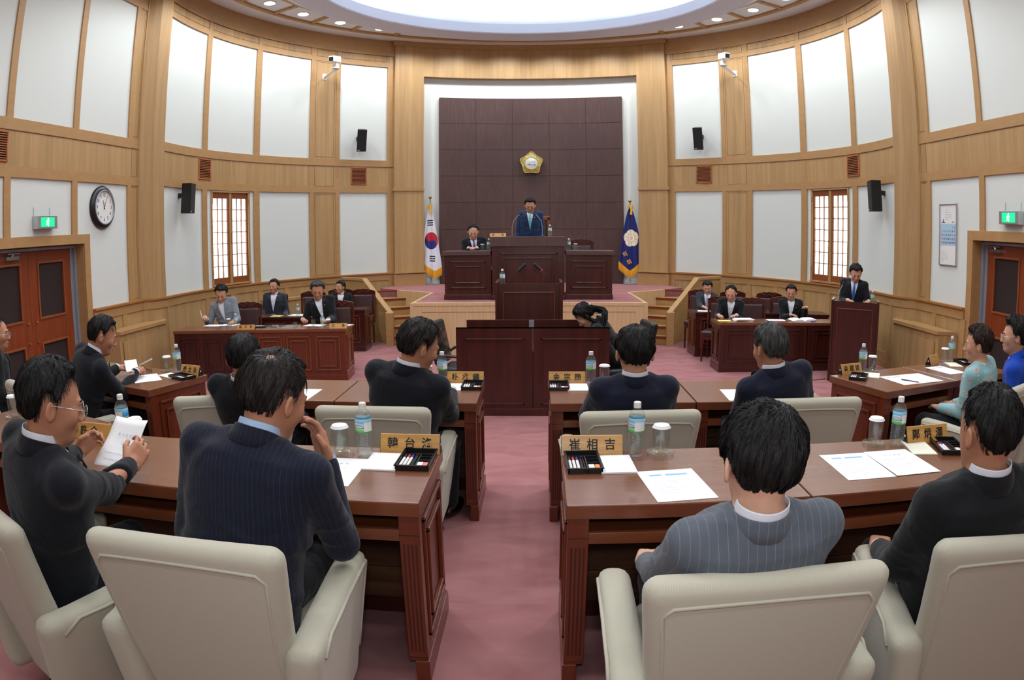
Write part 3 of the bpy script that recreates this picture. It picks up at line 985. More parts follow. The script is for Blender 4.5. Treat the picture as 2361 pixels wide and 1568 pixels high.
# ---- cabinets over the radiators along the walls
for sg, nm in ((1, 'right'), (-1, 'left')):
    def cabinet(pts, z, label, grp):
        cx = sum(p[0] for p in pts) / len(pts); cy = sum(p[1] for p in pts) / len(pts)
        t_ = thing('radiator_cabinet', label, 'cabinet', (sg * cx, cy, 0), 0, grp)
        q = [(sg * (x - cx), y - cy) for x, y in pts]
        b1 = B(); b1.prism(q, 0, z - 0.04); b1.build('body', 'oak', t_)
        # outward offset for the top board
        q2 = [(x * 1.02 + (0.0), y * 1.02) for x, y in q]
        b2 = B(); b2.prism([(sg * (x - cx) - sg * 0.03, y - cy) if True else None for x, y in pts], z - 0.05, z)
        b2.build('top_board', 'oak_rail', t_)
        return t_
    t_ = cabinet([(6.17, 8.34), (5.86, 8.42), (5.84, 9.80), (5.99, 9.98), (6.19, 9.98)], 0.86,
                 'low oak radiator cabinet between door and corner on the %s wall' % nm, 'oak radiator cabinets')
    fr = B()
    xx = (5.834) ; cx, cy = -t_.location[0] * 0, 0
    px_ = sg * 5.85 - t_.location[0]
    fr.box(min(px_ - 0.012 * sg, px_), max(px_ - 0.012 * sg, px_), 8.5 - t_.location[1], 9.72 - t_.location[1], 0.10, 0.70)
    fr.build('front_panel', 'oak', t_)
    ang = 37
    pts = []
    for a in (24, 28, 32, 36): pts.append((5.95 * cos(RD(a)), 10.5 + 5.95 * sin(RD(a))))
    pts2 = [(5.70 * cos(RD(a)), 10.5 + 5.70 * sin(RD(a))) for a in (35.5, 32, 28, 24.5)]
    cabinet(pts + pts2, 0.86, 'low curved oak radiator cabinet behind the officials on the %s side' % nm, 'oak radiator cabinets')
# ================================================================== implicit-surface modelling (used for upholstery and figures)
class Field:
    def __init__(s, lo, hi, res):
        s.lo = np.array(lo, np.float32); s.res = float(res)
        s.n = np.ceil((np.array(hi) - np.array(lo)) / res).astype(int) + 1
        s.F = np.full(tuple(s.n), 1.0, np.float32)
        s.ax = [s.lo[i] + np.arange(s.n[i], dtype=np.float32) * s.res for i in range(3)]
    def _sl(s, lo, hi, pad):
        a = np.clip(np.floor((np.array(lo) - pad - s.lo) / s.res).astype(int), 0, s.n)
        b_ = np.clip(np.ceil((np.array(hi) + pad - s.lo) / s.res).astype(int) + 1, 0, s.n)
        return a, b_
    def add(s, prim, k=0.0, op='u'):
        fn, lo, hi = prim
        pad = (max(k, 0.0) + 3 * s.res) if op == 'u' else (k + 2 * s.res)
        a, b_ = s._sl(lo, hi, pad)
        if (b_ <= a).any(): return s
        X = s.ax[0][a[0]:b_[0], None, None]; Y = s.ax[1][None, a[1]:b_[1], None]; Z = s.ax[2][None, None, a[2]:b_[2]]
        d = fn(X, Y, Z)
        sub = s.F[a[0]:b_[0], a[1]:b_[1], a[2]:b_[2]]
        if op == 'u':
            if k > 0:
                h = np.clip(0.5 + 0.5 * (sub - d) / k, 0, 1)
                r = sub + (d - sub) * h - k * h * (1 - h)
            else:
                r = np.minimum(sub, d)
        elif op == 's':      # subtract
            d = -d
            if k > 0:
                h = np.clip(0.5 - 0.5 * (sub - d) / k, 0, 1)
                r = sub + (d - sub) * h + k * h * (1 - h)
            else:
                r = np.maximum(sub, d)
        s.F[a[0]:b_[0], a[1]:b_[1], a[2]:b_[2]] = r
        return s
    def mesh(s):
        F = s.F; F[0] = F[-1] = 1; F[:, 0] = F[:, -1] = 1; F[:, :, 0] = F[:, :, -1] = 1
        I = F < 0
        c = I[:-1, :-1, :-1].astype(np.int8)
        cnt = np.zeros_like(c)
        for dx in (0, 1):
            for dy in (0, 1):
                for dz in (0, 1):
                    cnt = cnt + I[dx:I.shape[0] - 1 + dx, dy:I.shape[1] - 1 + dy, dz:I.shape[2] - 1 + dz]
        act = (cnt > 0) & (cnt < 8)
        idx = np.full(act.shape, -1, np.int64)
        cells = np.argwhere(act)
        idx[act] = np.arange(len(cells))
        acc = np.zeros((len(cells), 3), np.float64); num = np.zeros(len(cells))
        ci, cj, ck = cells.T
        for ax in range(3):
            o1, o2 = [q for q in range(3) if q != ax]
            for u in (0, 1):
                for v in (0, 1):
                    off = [0, 0, 0]; off[o1] = u; off[o2] = v
                    a = F[ci + off[0], cj + off[1], ck + off[2]]
                    off2 = list(off); off2[ax] = 1
                    b_ = F[ci + off2[0], cj + off2[1], ck + off2[2]]
                    m_ = (a < 0) != (b_ < 0)
                    t = np.where(m_, a / np.where(m_, a - b_, 1), 0)
                    p = np.zeros((len(cells), 3)); p[:, o1] = u; p[:, o2] = v; p[:, ax] = t
                    acc[m_] += p[m_]; num[m_] += 1
        V = (cells + acc / num[:, None]) * s.res + s.lo
        quads = []
        for ax in range(3):
            o1, o2 = [q for q in range(3) if q != ax]
            sl0 = [slice(1, -1)] * 3; sl0[ax] = slice(0, -1)
            sl1 = [slice(1, -1)] * 3; sl1[ax] = slice(1, None)
            A = I[tuple(sl0)]; Bq = I[tuple(sl1)]
            e = np.argwhere(A != Bq)
            if not len(e): continue
            e = e.copy(); base = e + 1; base[:, ax] -= 1
            ins = A[tuple(e.T)]
            def cell(u, v):
                q = base.copy(); q[:, o1] -= u; q[:, o2] -= v
                return idx[tuple(q.T)]
            q = np.stack([cell(0, 0), cell(1, 0), cell(1, 1), cell(0, 1)], 1)
            flip = ins if ax != 1 else ~ins
            q[flip] = q[flip][:, ::-1]
            quads.append(q)
        Q = np.concatenate(quads)
        return V, Q[:, ::-1]

def np_mesh(name, V, Q, mat, parent=None, smooth=True):
    me = bpy.data.meshes.new(name)
    me.vertices.add(len(V)); me.vertices.foreach_set('co', np.asarray(V, np.float32).ravel())
    k = Q.shape[1]
    me.loops.add(Q.size); me.loops.foreach_set('vertex_index', Q.astype(np.int32).ravel())
    me.polygons.add(len(Q)); me.polygons.foreach_set('loop_start', np.arange(0, Q.size, k, dtype=np.int32))
    me.polygons.foreach_set('use_smooth', np.ones(len(Q), bool))
    me.update(calc_edges=True)
    me.materials.append(MATS[mat] if isinstance(mat, str) else mat)
    o = bpy.data.objects.new(name, me); COL.objects.link(o)
    if parent is not None: o.parent = parent
    return o

def V3(*a): return np.array(a[0] if len(a) == 1 else a, float)
def cap(a, b_, ra, rb=None):
    a, b_ = V3(a), V3(b_); rb = ra if rb is None else rb
    ba = b_ - a; L2 = max(float(ba @ ba), 1e-12)
    def fn(X, Y, Z):
        px_, py_, pz_ = X - a[0], Y - a[1], Z - a[2]
        h = np.clip((px_ * ba[0] + py_ * ba[1] + pz_ * ba[2]) / L2, 0, 1)
        return np.sqrt((px_ - ba[0] * h) ** 2 + (py_ - ba[1] * h) ** 2 + (pz_ - ba[2] * h) ** 2) - (ra + (rb - ra) * h)
    r = max(ra, rb)
    return fn, np.minimum(a, b_) - r, np.maximum(a, b_) + r
def elp(c, r, M=None):
    c, r = V3(c), V3(r)
    M = np.eye(3) if M is None else M     # columns = local axes
    def fn(X, Y, Z):
        x, y, z = X - c[0], Y - c[1], Z - c[2]
        u = (x * M[0, 0] + y * M[1, 0] + z * M[2, 0]) / r[0]
        v = (x * M[0, 1] + y * M[1, 1] + z * M[2, 1]) / r[1]
        w_ = (x * M[0, 2] + y * M[1, 2] + z * M[2, 2]) / r[2]
        k0 = np.sqrt(u * u + v * v + w_ * w_)
        k1 = np.sqrt((u / r[0]) ** 2 + (v / r[1]) ** 2 + (w_ / r[2]) ** 2)
        return k0 * (k0 - 1) / np.maximum(k1, 1e-6)
    e = np.sqrt(((M * r) ** 2).sum(1))
    return fn, c - e, c + e
def rbx(c, h, rr, M=None):
    c, h = V3(c), V3(h) - rr
    M = np.eye(3) if M is None else M
    def fn(X, Y, Z):
        x, y, z = X - c[0], Y - c[1], Z - c[2]
        q = [np.abs(x * M[0, i] + y * M[1, i] + z * M[2, i]) - h[i] for i in range(3)]
        o = np.sqrt(sum(np.maximum(t, 0) ** 2 for t in q))
        return o + np.minimum(np.maximum(np.maximum(q[0], q[1]), q[2]), 0) - rr
    e = np.abs(M) @ (h + rr)
    return fn, c - e, c + e
def loft(o, M, st, zpad=0.02):
    """stack of elliptic sections: st rows (z, rx, ry, cx, cy) in the frame (o, M)"""
    o = V3(o); st = np.array(st, float)
    z = st[:, 0]
    def fn(X, Y, Z):
        x, y, z_ = X - o[0], Y - o[1], Z - o[2]
        u = x * M[0, 0] + y * M[1, 0] + z_ * M[2, 0]
        v = x * M[0, 1] + y * M[1, 1] + z_ * M[2, 1]
        w_ = x * M[0, 2] + y * M[1, 2] + z_ * M[2, 2]
        rx = np.interp(w_, z, st[:, 1]); ry = np.interp(w_, z, st[:, 2]); cx = np.interp(w_, z, st[:, 3]); cy = np.interp(w_, z, st[:, 4])
        p = 2.4
        q = (np.abs((u - cx) / rx) ** p + np.abs((v - cy) / ry) ** p) ** (1 / p)
        d = (q - 1) * np.minimum(rx, ry)
        dz = np.maximum(z[0] - w_, w_ - z[-1])
        return np.maximum(d, dz)
    R = max(st[:, 1].max() + np.abs(st[:, 3]).max(), st[:, 2].max() + np.abs(st[:, 4]).max())
    a = o + M[:, 2] * z[0]; b_ = o + M[:, 2] * z[-1]
    return fn, np.minimum(a, b_) - R, np.maximum(a, b_) + R
def fr_from(fwd, up=(0, 0, 1)):
    """3x3 with columns right, forward, up"""
    f = V3(fwd); f = f / np.linalg.norm(f); u = V3(up); r = np.cross(f, u); r /= np.linalg.norm(r); u = np.cross(r, f)
    return np.stack([r, f, u], 1)
def rotm(ax, a):
    return np.array(Matrix.Rotation(a, 3, ax))
# ================================================================== FURNITURE
# ---- member's desk: origin at floor, centre of the near edge; the member sits on the -y side
def member_desk(name, label, loc, rz, W, group, D=0.575, H=0.74, end_l=True, end_r=True):
    t = thing(name, label, 'desk', loc, rz, group)
    h = W / 2
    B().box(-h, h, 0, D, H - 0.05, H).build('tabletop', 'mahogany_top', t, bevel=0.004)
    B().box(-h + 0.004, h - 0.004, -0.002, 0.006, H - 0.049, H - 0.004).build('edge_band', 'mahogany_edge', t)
    # slot, shelf with front rail
    sh = B(); sh.box(-h + 0.07, h - 0.07, 0.03, D - 0.08, H - 0.125, H - 0.11); sh.box(-h + 0.07, h - 0.07, 0.02, 0.045, H - 0.150, H - 0.108)
    sh.build('shelf', 'mahogany_edge', t, bevel=0.002)
    mp_ = B(); z = 0.13
    for k in range(4):
        mp_.box(-h + 0.05, h - 0.05, D - 0.10, D - 0.075, z + 0.002, z + 0.118); z += 0.12
    mp_.box(-h + 0.05, h - 0.05, D - 0.095, D - 0.055, 0.10, 0.135)
    mp_.build('modesty_panel', 'walnut_panel', t, bevel=0.002)
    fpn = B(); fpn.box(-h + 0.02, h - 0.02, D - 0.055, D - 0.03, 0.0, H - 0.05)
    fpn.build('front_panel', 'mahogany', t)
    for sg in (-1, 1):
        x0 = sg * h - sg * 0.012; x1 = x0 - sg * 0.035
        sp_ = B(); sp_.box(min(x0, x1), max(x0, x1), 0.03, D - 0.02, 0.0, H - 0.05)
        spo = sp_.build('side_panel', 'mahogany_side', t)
        mo = B(); xo = x0 + sg * 0.010
        for (a0, a1, c0, c1, e) in ((0.10, D - 0.08, 0.16, H - 0.10, 0.012), (0.15, D - 0.13, 0.22, H - 0.16, 0.016)):
            w_ = 0.016; xe = x0 + sg * e
            xa, xb = min(x0, xe), max(x0, xe)
            mo.box(xa, xb, a0, a1, c0, c0 + w_); mo.box(xa, xb, a0, a1, c1 - w_, c1)
            mo.box(xa, xb, a0, a0 + w_, c0, c1); mo.box(xa, xb, a1 - w_, a1, c0, c1)
        mo.build('raised_moulding', 'mahogany_side', spo, bevel=0.003)
        pl = B(); xp0, xp1 = sorted((sg * h - sg * 0.001, sg * h - sg * 0.052))
        pl.box(xp0, xp1, 0.012, D - 0.01, 0, 0.10)
        pl.build('plinth', 'mahogany_side', t, bevel=0.003)
        po_ = B(); xa, xb = sorted((sg * h - sg * 0.006, sg * h - sg * 0.075))
        po_.box(xa, xb, 0.018, 0.07, 0.10, H - 0.05)
        pst = po_.build('fluted_post', 'mahogany_side', t, bevel=0.002)
        fl_ = B()
        for q in range(4):
            xc = xa + (xb - xa) * (q + 1) / 5
            fl_.box(xc - 0.003, xc + 0.003, 0.0165, 0.02, 0.14, H - 0.16)
        fl_.box(xa, xb, 0.016, 0.02, H - 0.128, H - 0.125); fl_.box(xa, xb, 0.016, 0.02, 0.112, 0.115)
        fl_.build('fluting', 'mahogany', pst)
    return t
G = 'member desks of the back row'
Z2, Z1 = 0.455, 0.345
member_desk('member_desk', 'reddish wooden desk in the nearest row, first right of the aisle', (0.6675, 2.02, Z2), 0, 0.825, G)
member_desk('member_desk', 'reddish wooden desk in the nearest row, second right of the aisle', (1.535, 2.02, Z2), 0, 0.90, G)
member_desk('member_desk', 'reddish wooden desk in the nearest row, first left of the aisle', (-0.6275, 2.02, Z2), 0, 0.825, G)
member_desk('member_desk', 'reddish wooden desk in the nearest row, second left of the aisle', (-1.495, 2.02, Z2), 0, 0.90, G)
G = 'member desks of the front row'
member_desk('member_desk', 'reddish wooden desk in the second row, first right of the aisle', (0.655, 3.80, Z1), 0, 0.845, G, 0.59)
member_desk('member_desk', 'reddish wooden desk in the second row, second right of the aisle', (1.50, 3.80, Z1), 0, 0.83, G, 0.59)
member_desk('member_desk', 'reddish wooden desk in the second row, first left of the aisle', (-0.61, 3.80, Z1), 0, 0.845, G, 0.59)
member_desk('member_desk', 'reddish wooden desk in the second row, second left of the aisle', (-1.455, 3.80, Z1), 0, 0.83, G, 0.59)
G = 'angled wing desks'
WA = RD(19)
def wing(sg, along, back):
    """point on the wing tables: along the near edge from its inner corner, back towards the front of the room"""
    c, s_ = cos(WA), sin(WA)
    return (sg * (2.44 + c * along - s_ * back), 3.94 + s_ * along + c * back)
for sg, nm in ((1, 'right'), (-1, 'left')):
    for i in range(2):
        c_ = wing(sg, 0.42 + 0.84 * i, 0)
        member_desk('member_desk', 'reddish angled wing desk on the %s, %s the aisle side' % (nm, 'on' if i == 0 else 'away from'),
                    (c_[0], c_[1], Z1), sg * WA, 0.835, G, 0.59)
# ---- wing desk of the nearest row, left
member_desk('member_desk', 'reddish angled desk at the far left edge behind the man with glasses', (-2.50, 2.36, 0.455), -WA, 0.84, 'angled wing desks')

# ---- upholstered armchair
AC = {}
def armchair_meshes():
    f = Field((-0.42, -0.48, 0.05), (0.42, 0.42, 0.92), 0.0125)
    Mt = rotm('X', RD(11))
    # back: tapered slab, wider at the top
    def backfn(X, Y, Z):
        t = (Z - 0.10) / 0.75
        hw = 0.225 + 0.08 * np.clip(t, 0, 1.1)
        yc = -0.195 - 0.135 * t
        th_ = 0.055 - 0.008 * np.clip(t, 0, 1)
        qx = np.abs(X) - (hw - 0.045); qy = np.abs(Y - yc) - (th_ - 0.045); qz = np.maximum(Z - 0.815, 0.13 - Z)
        o = np.sqrt(np.maximum(qx, 0) ** 2 + np.maximum(qy, 0) ** 2 + np.maximum(qz, 0) ** 2)
        return o + np.minimum(np.maximum(np.maximum(qx, qy), qz), 0) - 0.045
    f.add((backfn, V3(-.36, -.45, .08), V3(.36, -.1, .87)))
    back = f.mesh()
    f = Field((-0.42, -0.40, 0.05), (0.42, 0.42, 0.72), 0.0125)
    for sg in (-1, 1):
        def armfn(X, Y, Z, sg=sg):
            t = np.clip((Z - 0.10) / 0.5, 0, 1)
            xc = sg * (0.245 + 0.065 * t)
            yf = 0.20 + 0.10 * t           # front edge recedes towards the bottom
            top = 0.575 - 0.02 * np.clip((0.1 - Y) / 0.3, 0, 1)
            qx = np.abs(X - xc) - (0.052 - 0.04); qy = np.maximum(Y - yf + 0.04, -0.30 - Y); qz = np.maximum(Z - top + 0.04, 0.15 - Z)
            o = np.sqrt(np.maximum(qx, 0) ** 2 + np.maximum(qy, 0) ** 2 + np.maximum(qz, 0) ** 2)
            return o + np.minimum(np.maximum(np.maximum(qx, qy), qz), 0) - 0.04
        f.add((armfn, V3(sg * .3 - .13, -.37, .08), V3(sg * .3 + .13, .33, .62)), 0.0)
    arms = f.mesh()
    f = Field((-0.36, -0.36, 0.08), (0.36, 0.40, 0.50), 0.0125)
    f.add(rbx((0, 0.04, 0.22), (0.25, 0.26, 0.10), 0.04)); f.add(rbx((0, 0.05, 0.37), (0.235, 0.27, 0.065), 0.05), 0.01)
    seat = f.mesh()
    return back, arms, seat
AC['m'] = armchair_meshes()
def piping():
    bd = B()
    def yb(z): return -0.195 - 0.135 * (z - 0.10) / 0.75
    def hw(z): return 0.225 + 0.08 * min(1.1, (z - 0.10) / 0.75)
    for off, r in ((-0.049, 0.0055),):
        pts = []
        for z in np.linspace(0.25, 0.775, 8): pts.append((-hw(z) + 0.040, yb(z) + off + 0.002, z))
        for x in np.linspace(-0.235, 0.235, 12): pts.append((x, yb(0.80) + off, 0.798 + 0.006 * (1 - (x / .235) ** 2)))
        for z in np.linspace(0.775, 0.25, 8): pts.append((hw(z) - 0.040, yb(z) + off + 0.002, z))
        bd.tube(pts, r, 6)
    for sg in (-1, 1):
        pts = [(sg * 0.352, -0.27, 0.50)]
        for y in (-0.2, -0.1, 0, 0.1, 0.2, 0.25): pts.append((sg * 0.3535, y, 0.538 + 0.006 * (y > -0.05)))
        for z in (0.52, 0.46, 0.38, 0.30, 0.22): pts.append((sg * (0.245 + 0.13 * (z - 0.1) + 0.046), 0.2 + 0.2 * (z - 0.1) - 0.006, z))
        bd.tube(pts, 0.0055, 6)
    return bd
def armchair(label, loc, rz=0.0, group='cream upholstered armchairs'):
    if 'root' in AC:
        return dup(AC['root'], loc, rz, label, group)
    t = thing('armchair', label, 'armchair', loc, rz, group)
    for nm, (V, Q) in zip(('backrest', 'armrest_pair', 'seat_cushion'), AC['m']):
        if nm == 'armrest_pair':
            V = np.asarray(V)
            for sg in (-1, 1):
                keep = (V[:, 0] * sg) > 0
                remap = np.cumsum(keep) - 1
                q = Q[keep[Q].all(1)]
                np_mesh('armrest', V[keep], remap[q], 'upholstery', t)
        else:
            np_mesh(nm, V, Q, 'upholstery', t)
    piping().build('piping', 'upholstery', t, smooth='all')
    bs = B(); bs.lathe([(0.03, 0.06), (0.03, 0.18)], 12); bs.build('gas_column', 'black_plastic', t)
    for k in range(5):
        a = 2 * pi * k / 5 + 0.3
        lg = B(); lg.tube([(0.02 * cos(a), 0.02 * sin(a), 0.075), (0.27 * cos(a), 0.27 * sin(a), 0.055)], [0.022, 0.014], 8)
        lg.ell((0.27 * cos(a), 0.27 * sin(a), 0.025), 0.024, 0.024, 0.025, 10, 6)
        lg.build('leg', 'chair_wood', t, smooth=True)
    AC['root'] = t
    return t
armchair('cream armchair in the nearest row under the grey-suited man', (0.70, 1.63, Z2), RD(-1))
armchair('cream armchair at the lower right corner under the black-suited man', (1.54, 1.62, Z2), RD(-12))
armchair('cream armchair in the nearest row under the balding man in pinstripes', (-0.745, 1.72, Z2), RD(1))
armchair('cream armchair at the lower left corner under the man reading a page', (-1.40, 1.72, Z2), RD(-25))
armchair('cream armchair in the second row, first left of the aisle', (-0.66, 3.56, Z1), RD(0))
armchair('cream armchair in the second row, second left of the aisle', (-1.655, 3.71, Z1), RD(15))
armchair('cream armchair in the second row, first right of the aisle', (0.645, 3.50, Z1), RD(2.5))
armchair('cream armchair in the second row, second right of the aisle', (1.64, 3.69, Z1), RD(0))
p_ = wing(1, 0.60, -0.38); armchair('cream armchair under the woman in the flowered blouse', (p_[0], p_[1], Z1), RD(28))
p_ = wing(1, 1.30, -0.36); armchair('cream armchair under the woman in blue at the right edge', (p_[0], p_[1], Z1), RD(28))
p_ = wing(-1, 0.60, -0.38); armchair('cream armchair under the writing man on the left wing', (p_[0], p_[1], Z1), RD(-26))
p_ = wing(-1, 1.35, -0.40); armchair('cream armchair at the left edge under the older man with glasses', (p_[0], p_[1], Z1), RD(-30))
# ---- raised-panel helper: frame moulding on a face at y (facing -y)
def face_panel(bd, x0, x1, z0, z1, y, w_=0.022, d=0.014, inner=0.06):
    for (a, b_, c, e, dd, ww) in ((x0, x1, z0, z1, d, w_), (x0 + inner, x1 - inner, z0 + inner, z1 - inner, d * 1.2, w_ * 0.8)):
        bd.box(a, b_, y - dd, y, c, c + ww); bd.box(a, b_, y - dd, y, e - ww, e)
        bd.box(a, a + ww, y - dd, y, c, e); bd.box(b_ - ww, b_, y - dd, y, c, e)

def front_desk(name, label, cat, loc, rz, W, D, H, npan, group=None, top=0.045, over=0.012, mat='mahogany', tmat='mahogany_top', pm='mahogany_side', side=True):
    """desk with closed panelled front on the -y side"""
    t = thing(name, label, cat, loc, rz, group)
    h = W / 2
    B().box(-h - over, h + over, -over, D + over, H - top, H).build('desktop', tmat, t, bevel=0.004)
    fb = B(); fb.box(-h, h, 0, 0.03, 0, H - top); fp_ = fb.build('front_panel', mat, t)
    mo = B(); pw = (W - 0.10) / npan
    for i in range(npan):
        face_panel(mo, -h + 0.05 + pw * i + 0.035, -h + 0.05 + pw * (i + 1) - 0.035, 0.15, H - top - 0.06, 0.0)
    mo.build('raised_moulding', pm, fp_, bevel=0.004)
    for sg in (-1, 1):
        sb = B(); xa, xb = sorted((sg * h, sg * (h - 0.03))); sb.box(xa, xb, 0.03, D, 0, H - top)
        so = sb.build('side_panel', mat, t)
        if D > 0.4:
            m2 = B()
            for (i0, e) in ((0.06, 0.012), (0.11, 0.016)):
                x0, x1 = sorted((sg * h, sg * (h + e)))
                a0, a1, c0, c1 = i0, D - i0, 0.10 + i0, H - top - i0; w_ = 0.016
                m2.box(x0, x1, a0, a1, c0, c0 + w_); m2.box(x0, x1, a0, a1, c1 - w_, c1); m2.box(x0, x1, a0, a0 + w_, c0, c1); m2.box(x0, x1, a1 - w_, a1, c0, c1)
            m2.build('raised_moulding', pm, so, bevel=0.003)
    pb = B(); pb.box(-h - 0.008, h + 0.008, -0.014, D, 0, 0.095)
    pb.build('plinth', mat, t, bevel=0.004)
    return t
G = 'front tables of the officials'
a_ = atan2(9.41 - 9.19, -2.55 + 5.33)
front_desk('official_desk', 'reddish panelled table with deputy nameplate, front left', 'desk', (-4.66, 9.245, 0), a_, 1.33, 0.52, 0.76, 3, G, pm='mahogany')
front_desk('official_desk', 'reddish panelled table with three raised panels under the grey-haired official', 'desk', (-3.28, 9.345, 0), a_, 1.42, 0.52, 0.76, 3, G, mat='mahogany_side', pm='mahogany_edge')
front_desk('official_desk', 'dark panelled table under the balding official on the right', 'desk', (3.63, 10.03, 0), RD(0.5), 1.46, 0.50, 0.76, 2, G, pm='mahogany')
front_desk('official_desk', 'dark panelled table beside the lectern, open report on it', 'desk', (4.98, 10.05, 0), RD(0.5), 1.20, 0.50, 0.76, 2, G, pm='mahogany')
G = 'rear tables of the officials'
front_desk('official_desk', 'dark rear table with paper cups behind the two left officials', 'desk', (-4.25, 10.86, 0), RD(-3), 1.60, 0.50, 0.76, 3, G, tmat='mahogany')
front_desk('official_desk', 'dark rear table end beside the left staircase', 'desk', (-3.42, 11.92, 0), RD(2), 0.96, 0.48, 0.76, 2, G, tmat='mahogany')
front_desk('official_desk', 'dark rear table beside the right staircase with a white sheet on it', 'desk', (3.38, 11.40, 0), RD(2), 1.10, 0.50, 0.76, 2, G, tmat='mahogany')
front_desk('official_desk', 'dark rear table behind the official with the open report', 'desk', (4.62, 11.28, 0), RD(-6), 1.30, 0.50, 0.76, 2, G, tmat='mahogany')

# ---- brown leather dining-type chairs of the officials; origin at floor under the seat, sitter faces -y
CH = {}
def leather_chair(label, loc, rz=0.0, group='brown leather chairs of the officials'):
    if 'r' in CH: return dup(CH['r'], loc, rz, label, group)
    t = thing('leather_chair', label, 'chair', loc, rz, group)
    f = Field((-.28, -.30, .38), (.28, .28, .54), 0.012); f.add(rbx((0, 0, .46), (.235, .235, .05), .035)); V, Q = f.mesh(); np_mesh('seat', V, Q, 'brown_leather', t)
    f = Field((-.26, .14, .50), (.26, .40, 1.0), 0.012); f.add(rbx((0, .265, .74), (.20, .035, .20), .03, rotm('X', RD(8).__neg__()))); V, Q = f.mesh(); np_mesh('backrest', V, Q, 'brown_leather', t)
    for sg in (-1, 1):
        bf = B()
        bf.tube([(sg * .225, .22, .40), (sg * .225, .245, .62), (sg * .228, .30, .97)], [.02, .02, .022], 8)
        bf.build('back_post', 'chair_wood', t, smooth=True)
    cr = B(); P = []
    n = 16
    for i in range(n + 1):
        x = -.245 + .49 * i / n; u = abs(x) / .245
        zt = 1.045 - 0.035 * u ** 2 - (0.012 if u > 0.8 else 0) + 0.006 * cos(u * 14)
        P.append([(x, .27, .925), (x, .265, zt), (x, .315, zt), (x, .32, .925), (x, .27, .925)])
    cr.grid(P); cr._add(P[0][:4], [(0, 1, 2, 3)]); cr._add(P[-1][:4], [(3, 2, 1, 0)])
    for k in range(9):
        x = -.12 + .03 * k; cr.ell((x, .262, .985 + .02 * cos(k * 1.6)), .014, .012, .012, 8, 6)
    cr.build('carved_crest', 'chair_wood', t, smooth=True)
    for sx_, sy_ in ((-1, -1), (1, -1), (-1, 1), (1, 1)):
        lg = B(); lg.tube([(sx_ * .205, sy_ * .20, .42), (sx_ * .21, sy_ * .205, .0)], [.022, .015], 8); lg.build('leg', 'chair_wood', t)
    sf = B()
    sf.box(-.225, .225, -.225, -.20, .37, .42); sf.box(-.225, .225, .20, .225, .37, .42); sf.box(-.225, -.20, -.2, .2, .37, .42); sf.box(.20, .225, -.2, .2, .37, .42)
    sf.build('seat_frame', 'chair_wood', t)
    CH['r'] = t
    return t
leather_chair('brown leather chair under the official in light grey', (-4.62, 10.42, 0), RD(14))
leather_chair('brown leather chair under the grey-haired official', (-2.98, 10.36, 0), RD(10))
leather_chair('empty brown leather chair between the two left rear officials', (-4.12, 12.45, 0), RD(12))
leather_chair('brown leather chair under the thin-faced official by the left window', (-4.80, 12.2, 0), RD(16))
leather_chair('brown leather chair under the official beside the left staircase', (-3.70, 12.93, 0), RD(12))
leather_chair('empty brown leather chair nearest the left staircase', (-3.22, 12.72, 0), RD(4))
leather_chair('brown leather chair under the young official by the right staircase', (3.12, 12.42, 0), RD(-22))
leather_chair('brown leather chair under the balding official writing', (3.12, 11.0, 0), RD(-28))
leather_chair('empty brown leather chair between the two right front officials', (3.72, 10.82, 0), RD(-6))
leather_chair('brown leather chair under the official with the open report', (4.33, 11.12, 0), RD(-22))
leather_chair('empty brown leather chair at the rear right, behind the balding official', (3.78, 12.25, 0), RD(-8))
leather_chair('empty brown leather chair at the rear right, under the window wall', (4.42, 12.05, 0), RD(-14))

# ---- rostrum on the dais
t = thing('rostrum', 'tall dark wood speaker rostrum with one big framed panel on the dais', 'rostrum', (-0.015, 12.0, DZ))
B().box(-0.66, 0.66, -0.04, 0.62, 0.93, 1.10).build('desktop', 'brown_panel', t, bevel=0.006)
fb = B().box(-0.63, 0.63, 0, 0.04, 0, 0.93).build('front_panel', 'mahogany', t)
mo = B(); face_panel(mo, -0.51, 0.51, 0.1, 0.82, 0.0, 0.03, 0.02, 0.085); mo.build('raised_moulding', 'mahogany', fb, bevel=0.005)
for sg in (-1, 1):
    xa, xb = sorted((sg * .63, sg * .60)); B().box(xa, xb, .04, .60, 0, .93).build('side_panel', 'mahogany', t)
B().box(-0.64, 0.64, -0.03, 0.6, 0, 0.07).build('plinth', 'mahogany', t, bevel=0.004)
for sg, lb in ((-1, 'dark panelled side table left of the rostrum under the seated clerk'), (1, 'dark panelled side table right of the rostrum, empty chair behind')):
    t = thing('side_table', lb, 'desk', (sg * 1.055 - 0.015, 12.06, DZ), 0, 'side tables of the rostrum')
    x0, x1 = (-0.42, 0.40)
    if sg > 0: x0, x1 = -0.40, 0.42
    B().box(x0 - (0.04 if sg < 0 else 0), x1 + (0.04 if sg > 0 else 0), -0.04, 0.55, 0.78, 0.855).build('desktop', 'brown_panel', t, bevel=0.005)
    fb = B().box(x0, x1, 0, 0.04, 0, 0.78).build('front_panel', 'mahogany', t)
    mo = B(); face_panel(mo, x0 + 0.085, x1 - 0.085, 0.19, 0.68, 0.0, 0.028, 0.02, 0.09); mo.build('raised_moulding', 'mahogany', fb, bevel=0.005)
    xe = x0 if sg < 0 else x1
    xa, xb = sorted((xe, xe - sg * 0.03)); B().box(xa, xb, .04, .53, 0, .78).build('side_panel', 'mahogany', t)
    B().box(x0 - 0.012, x1 + 0.012, -0.025, 0.5, 0, 0.085).build('plinth', 'mahogany', t, bevel=0.004)
def high_chair(label, loc, rz=0.0, s=1.0):
    o = leather_chair(label, loc, rz, 'brown leather chairs of the officials'); o.scale = (s, s, s); return o
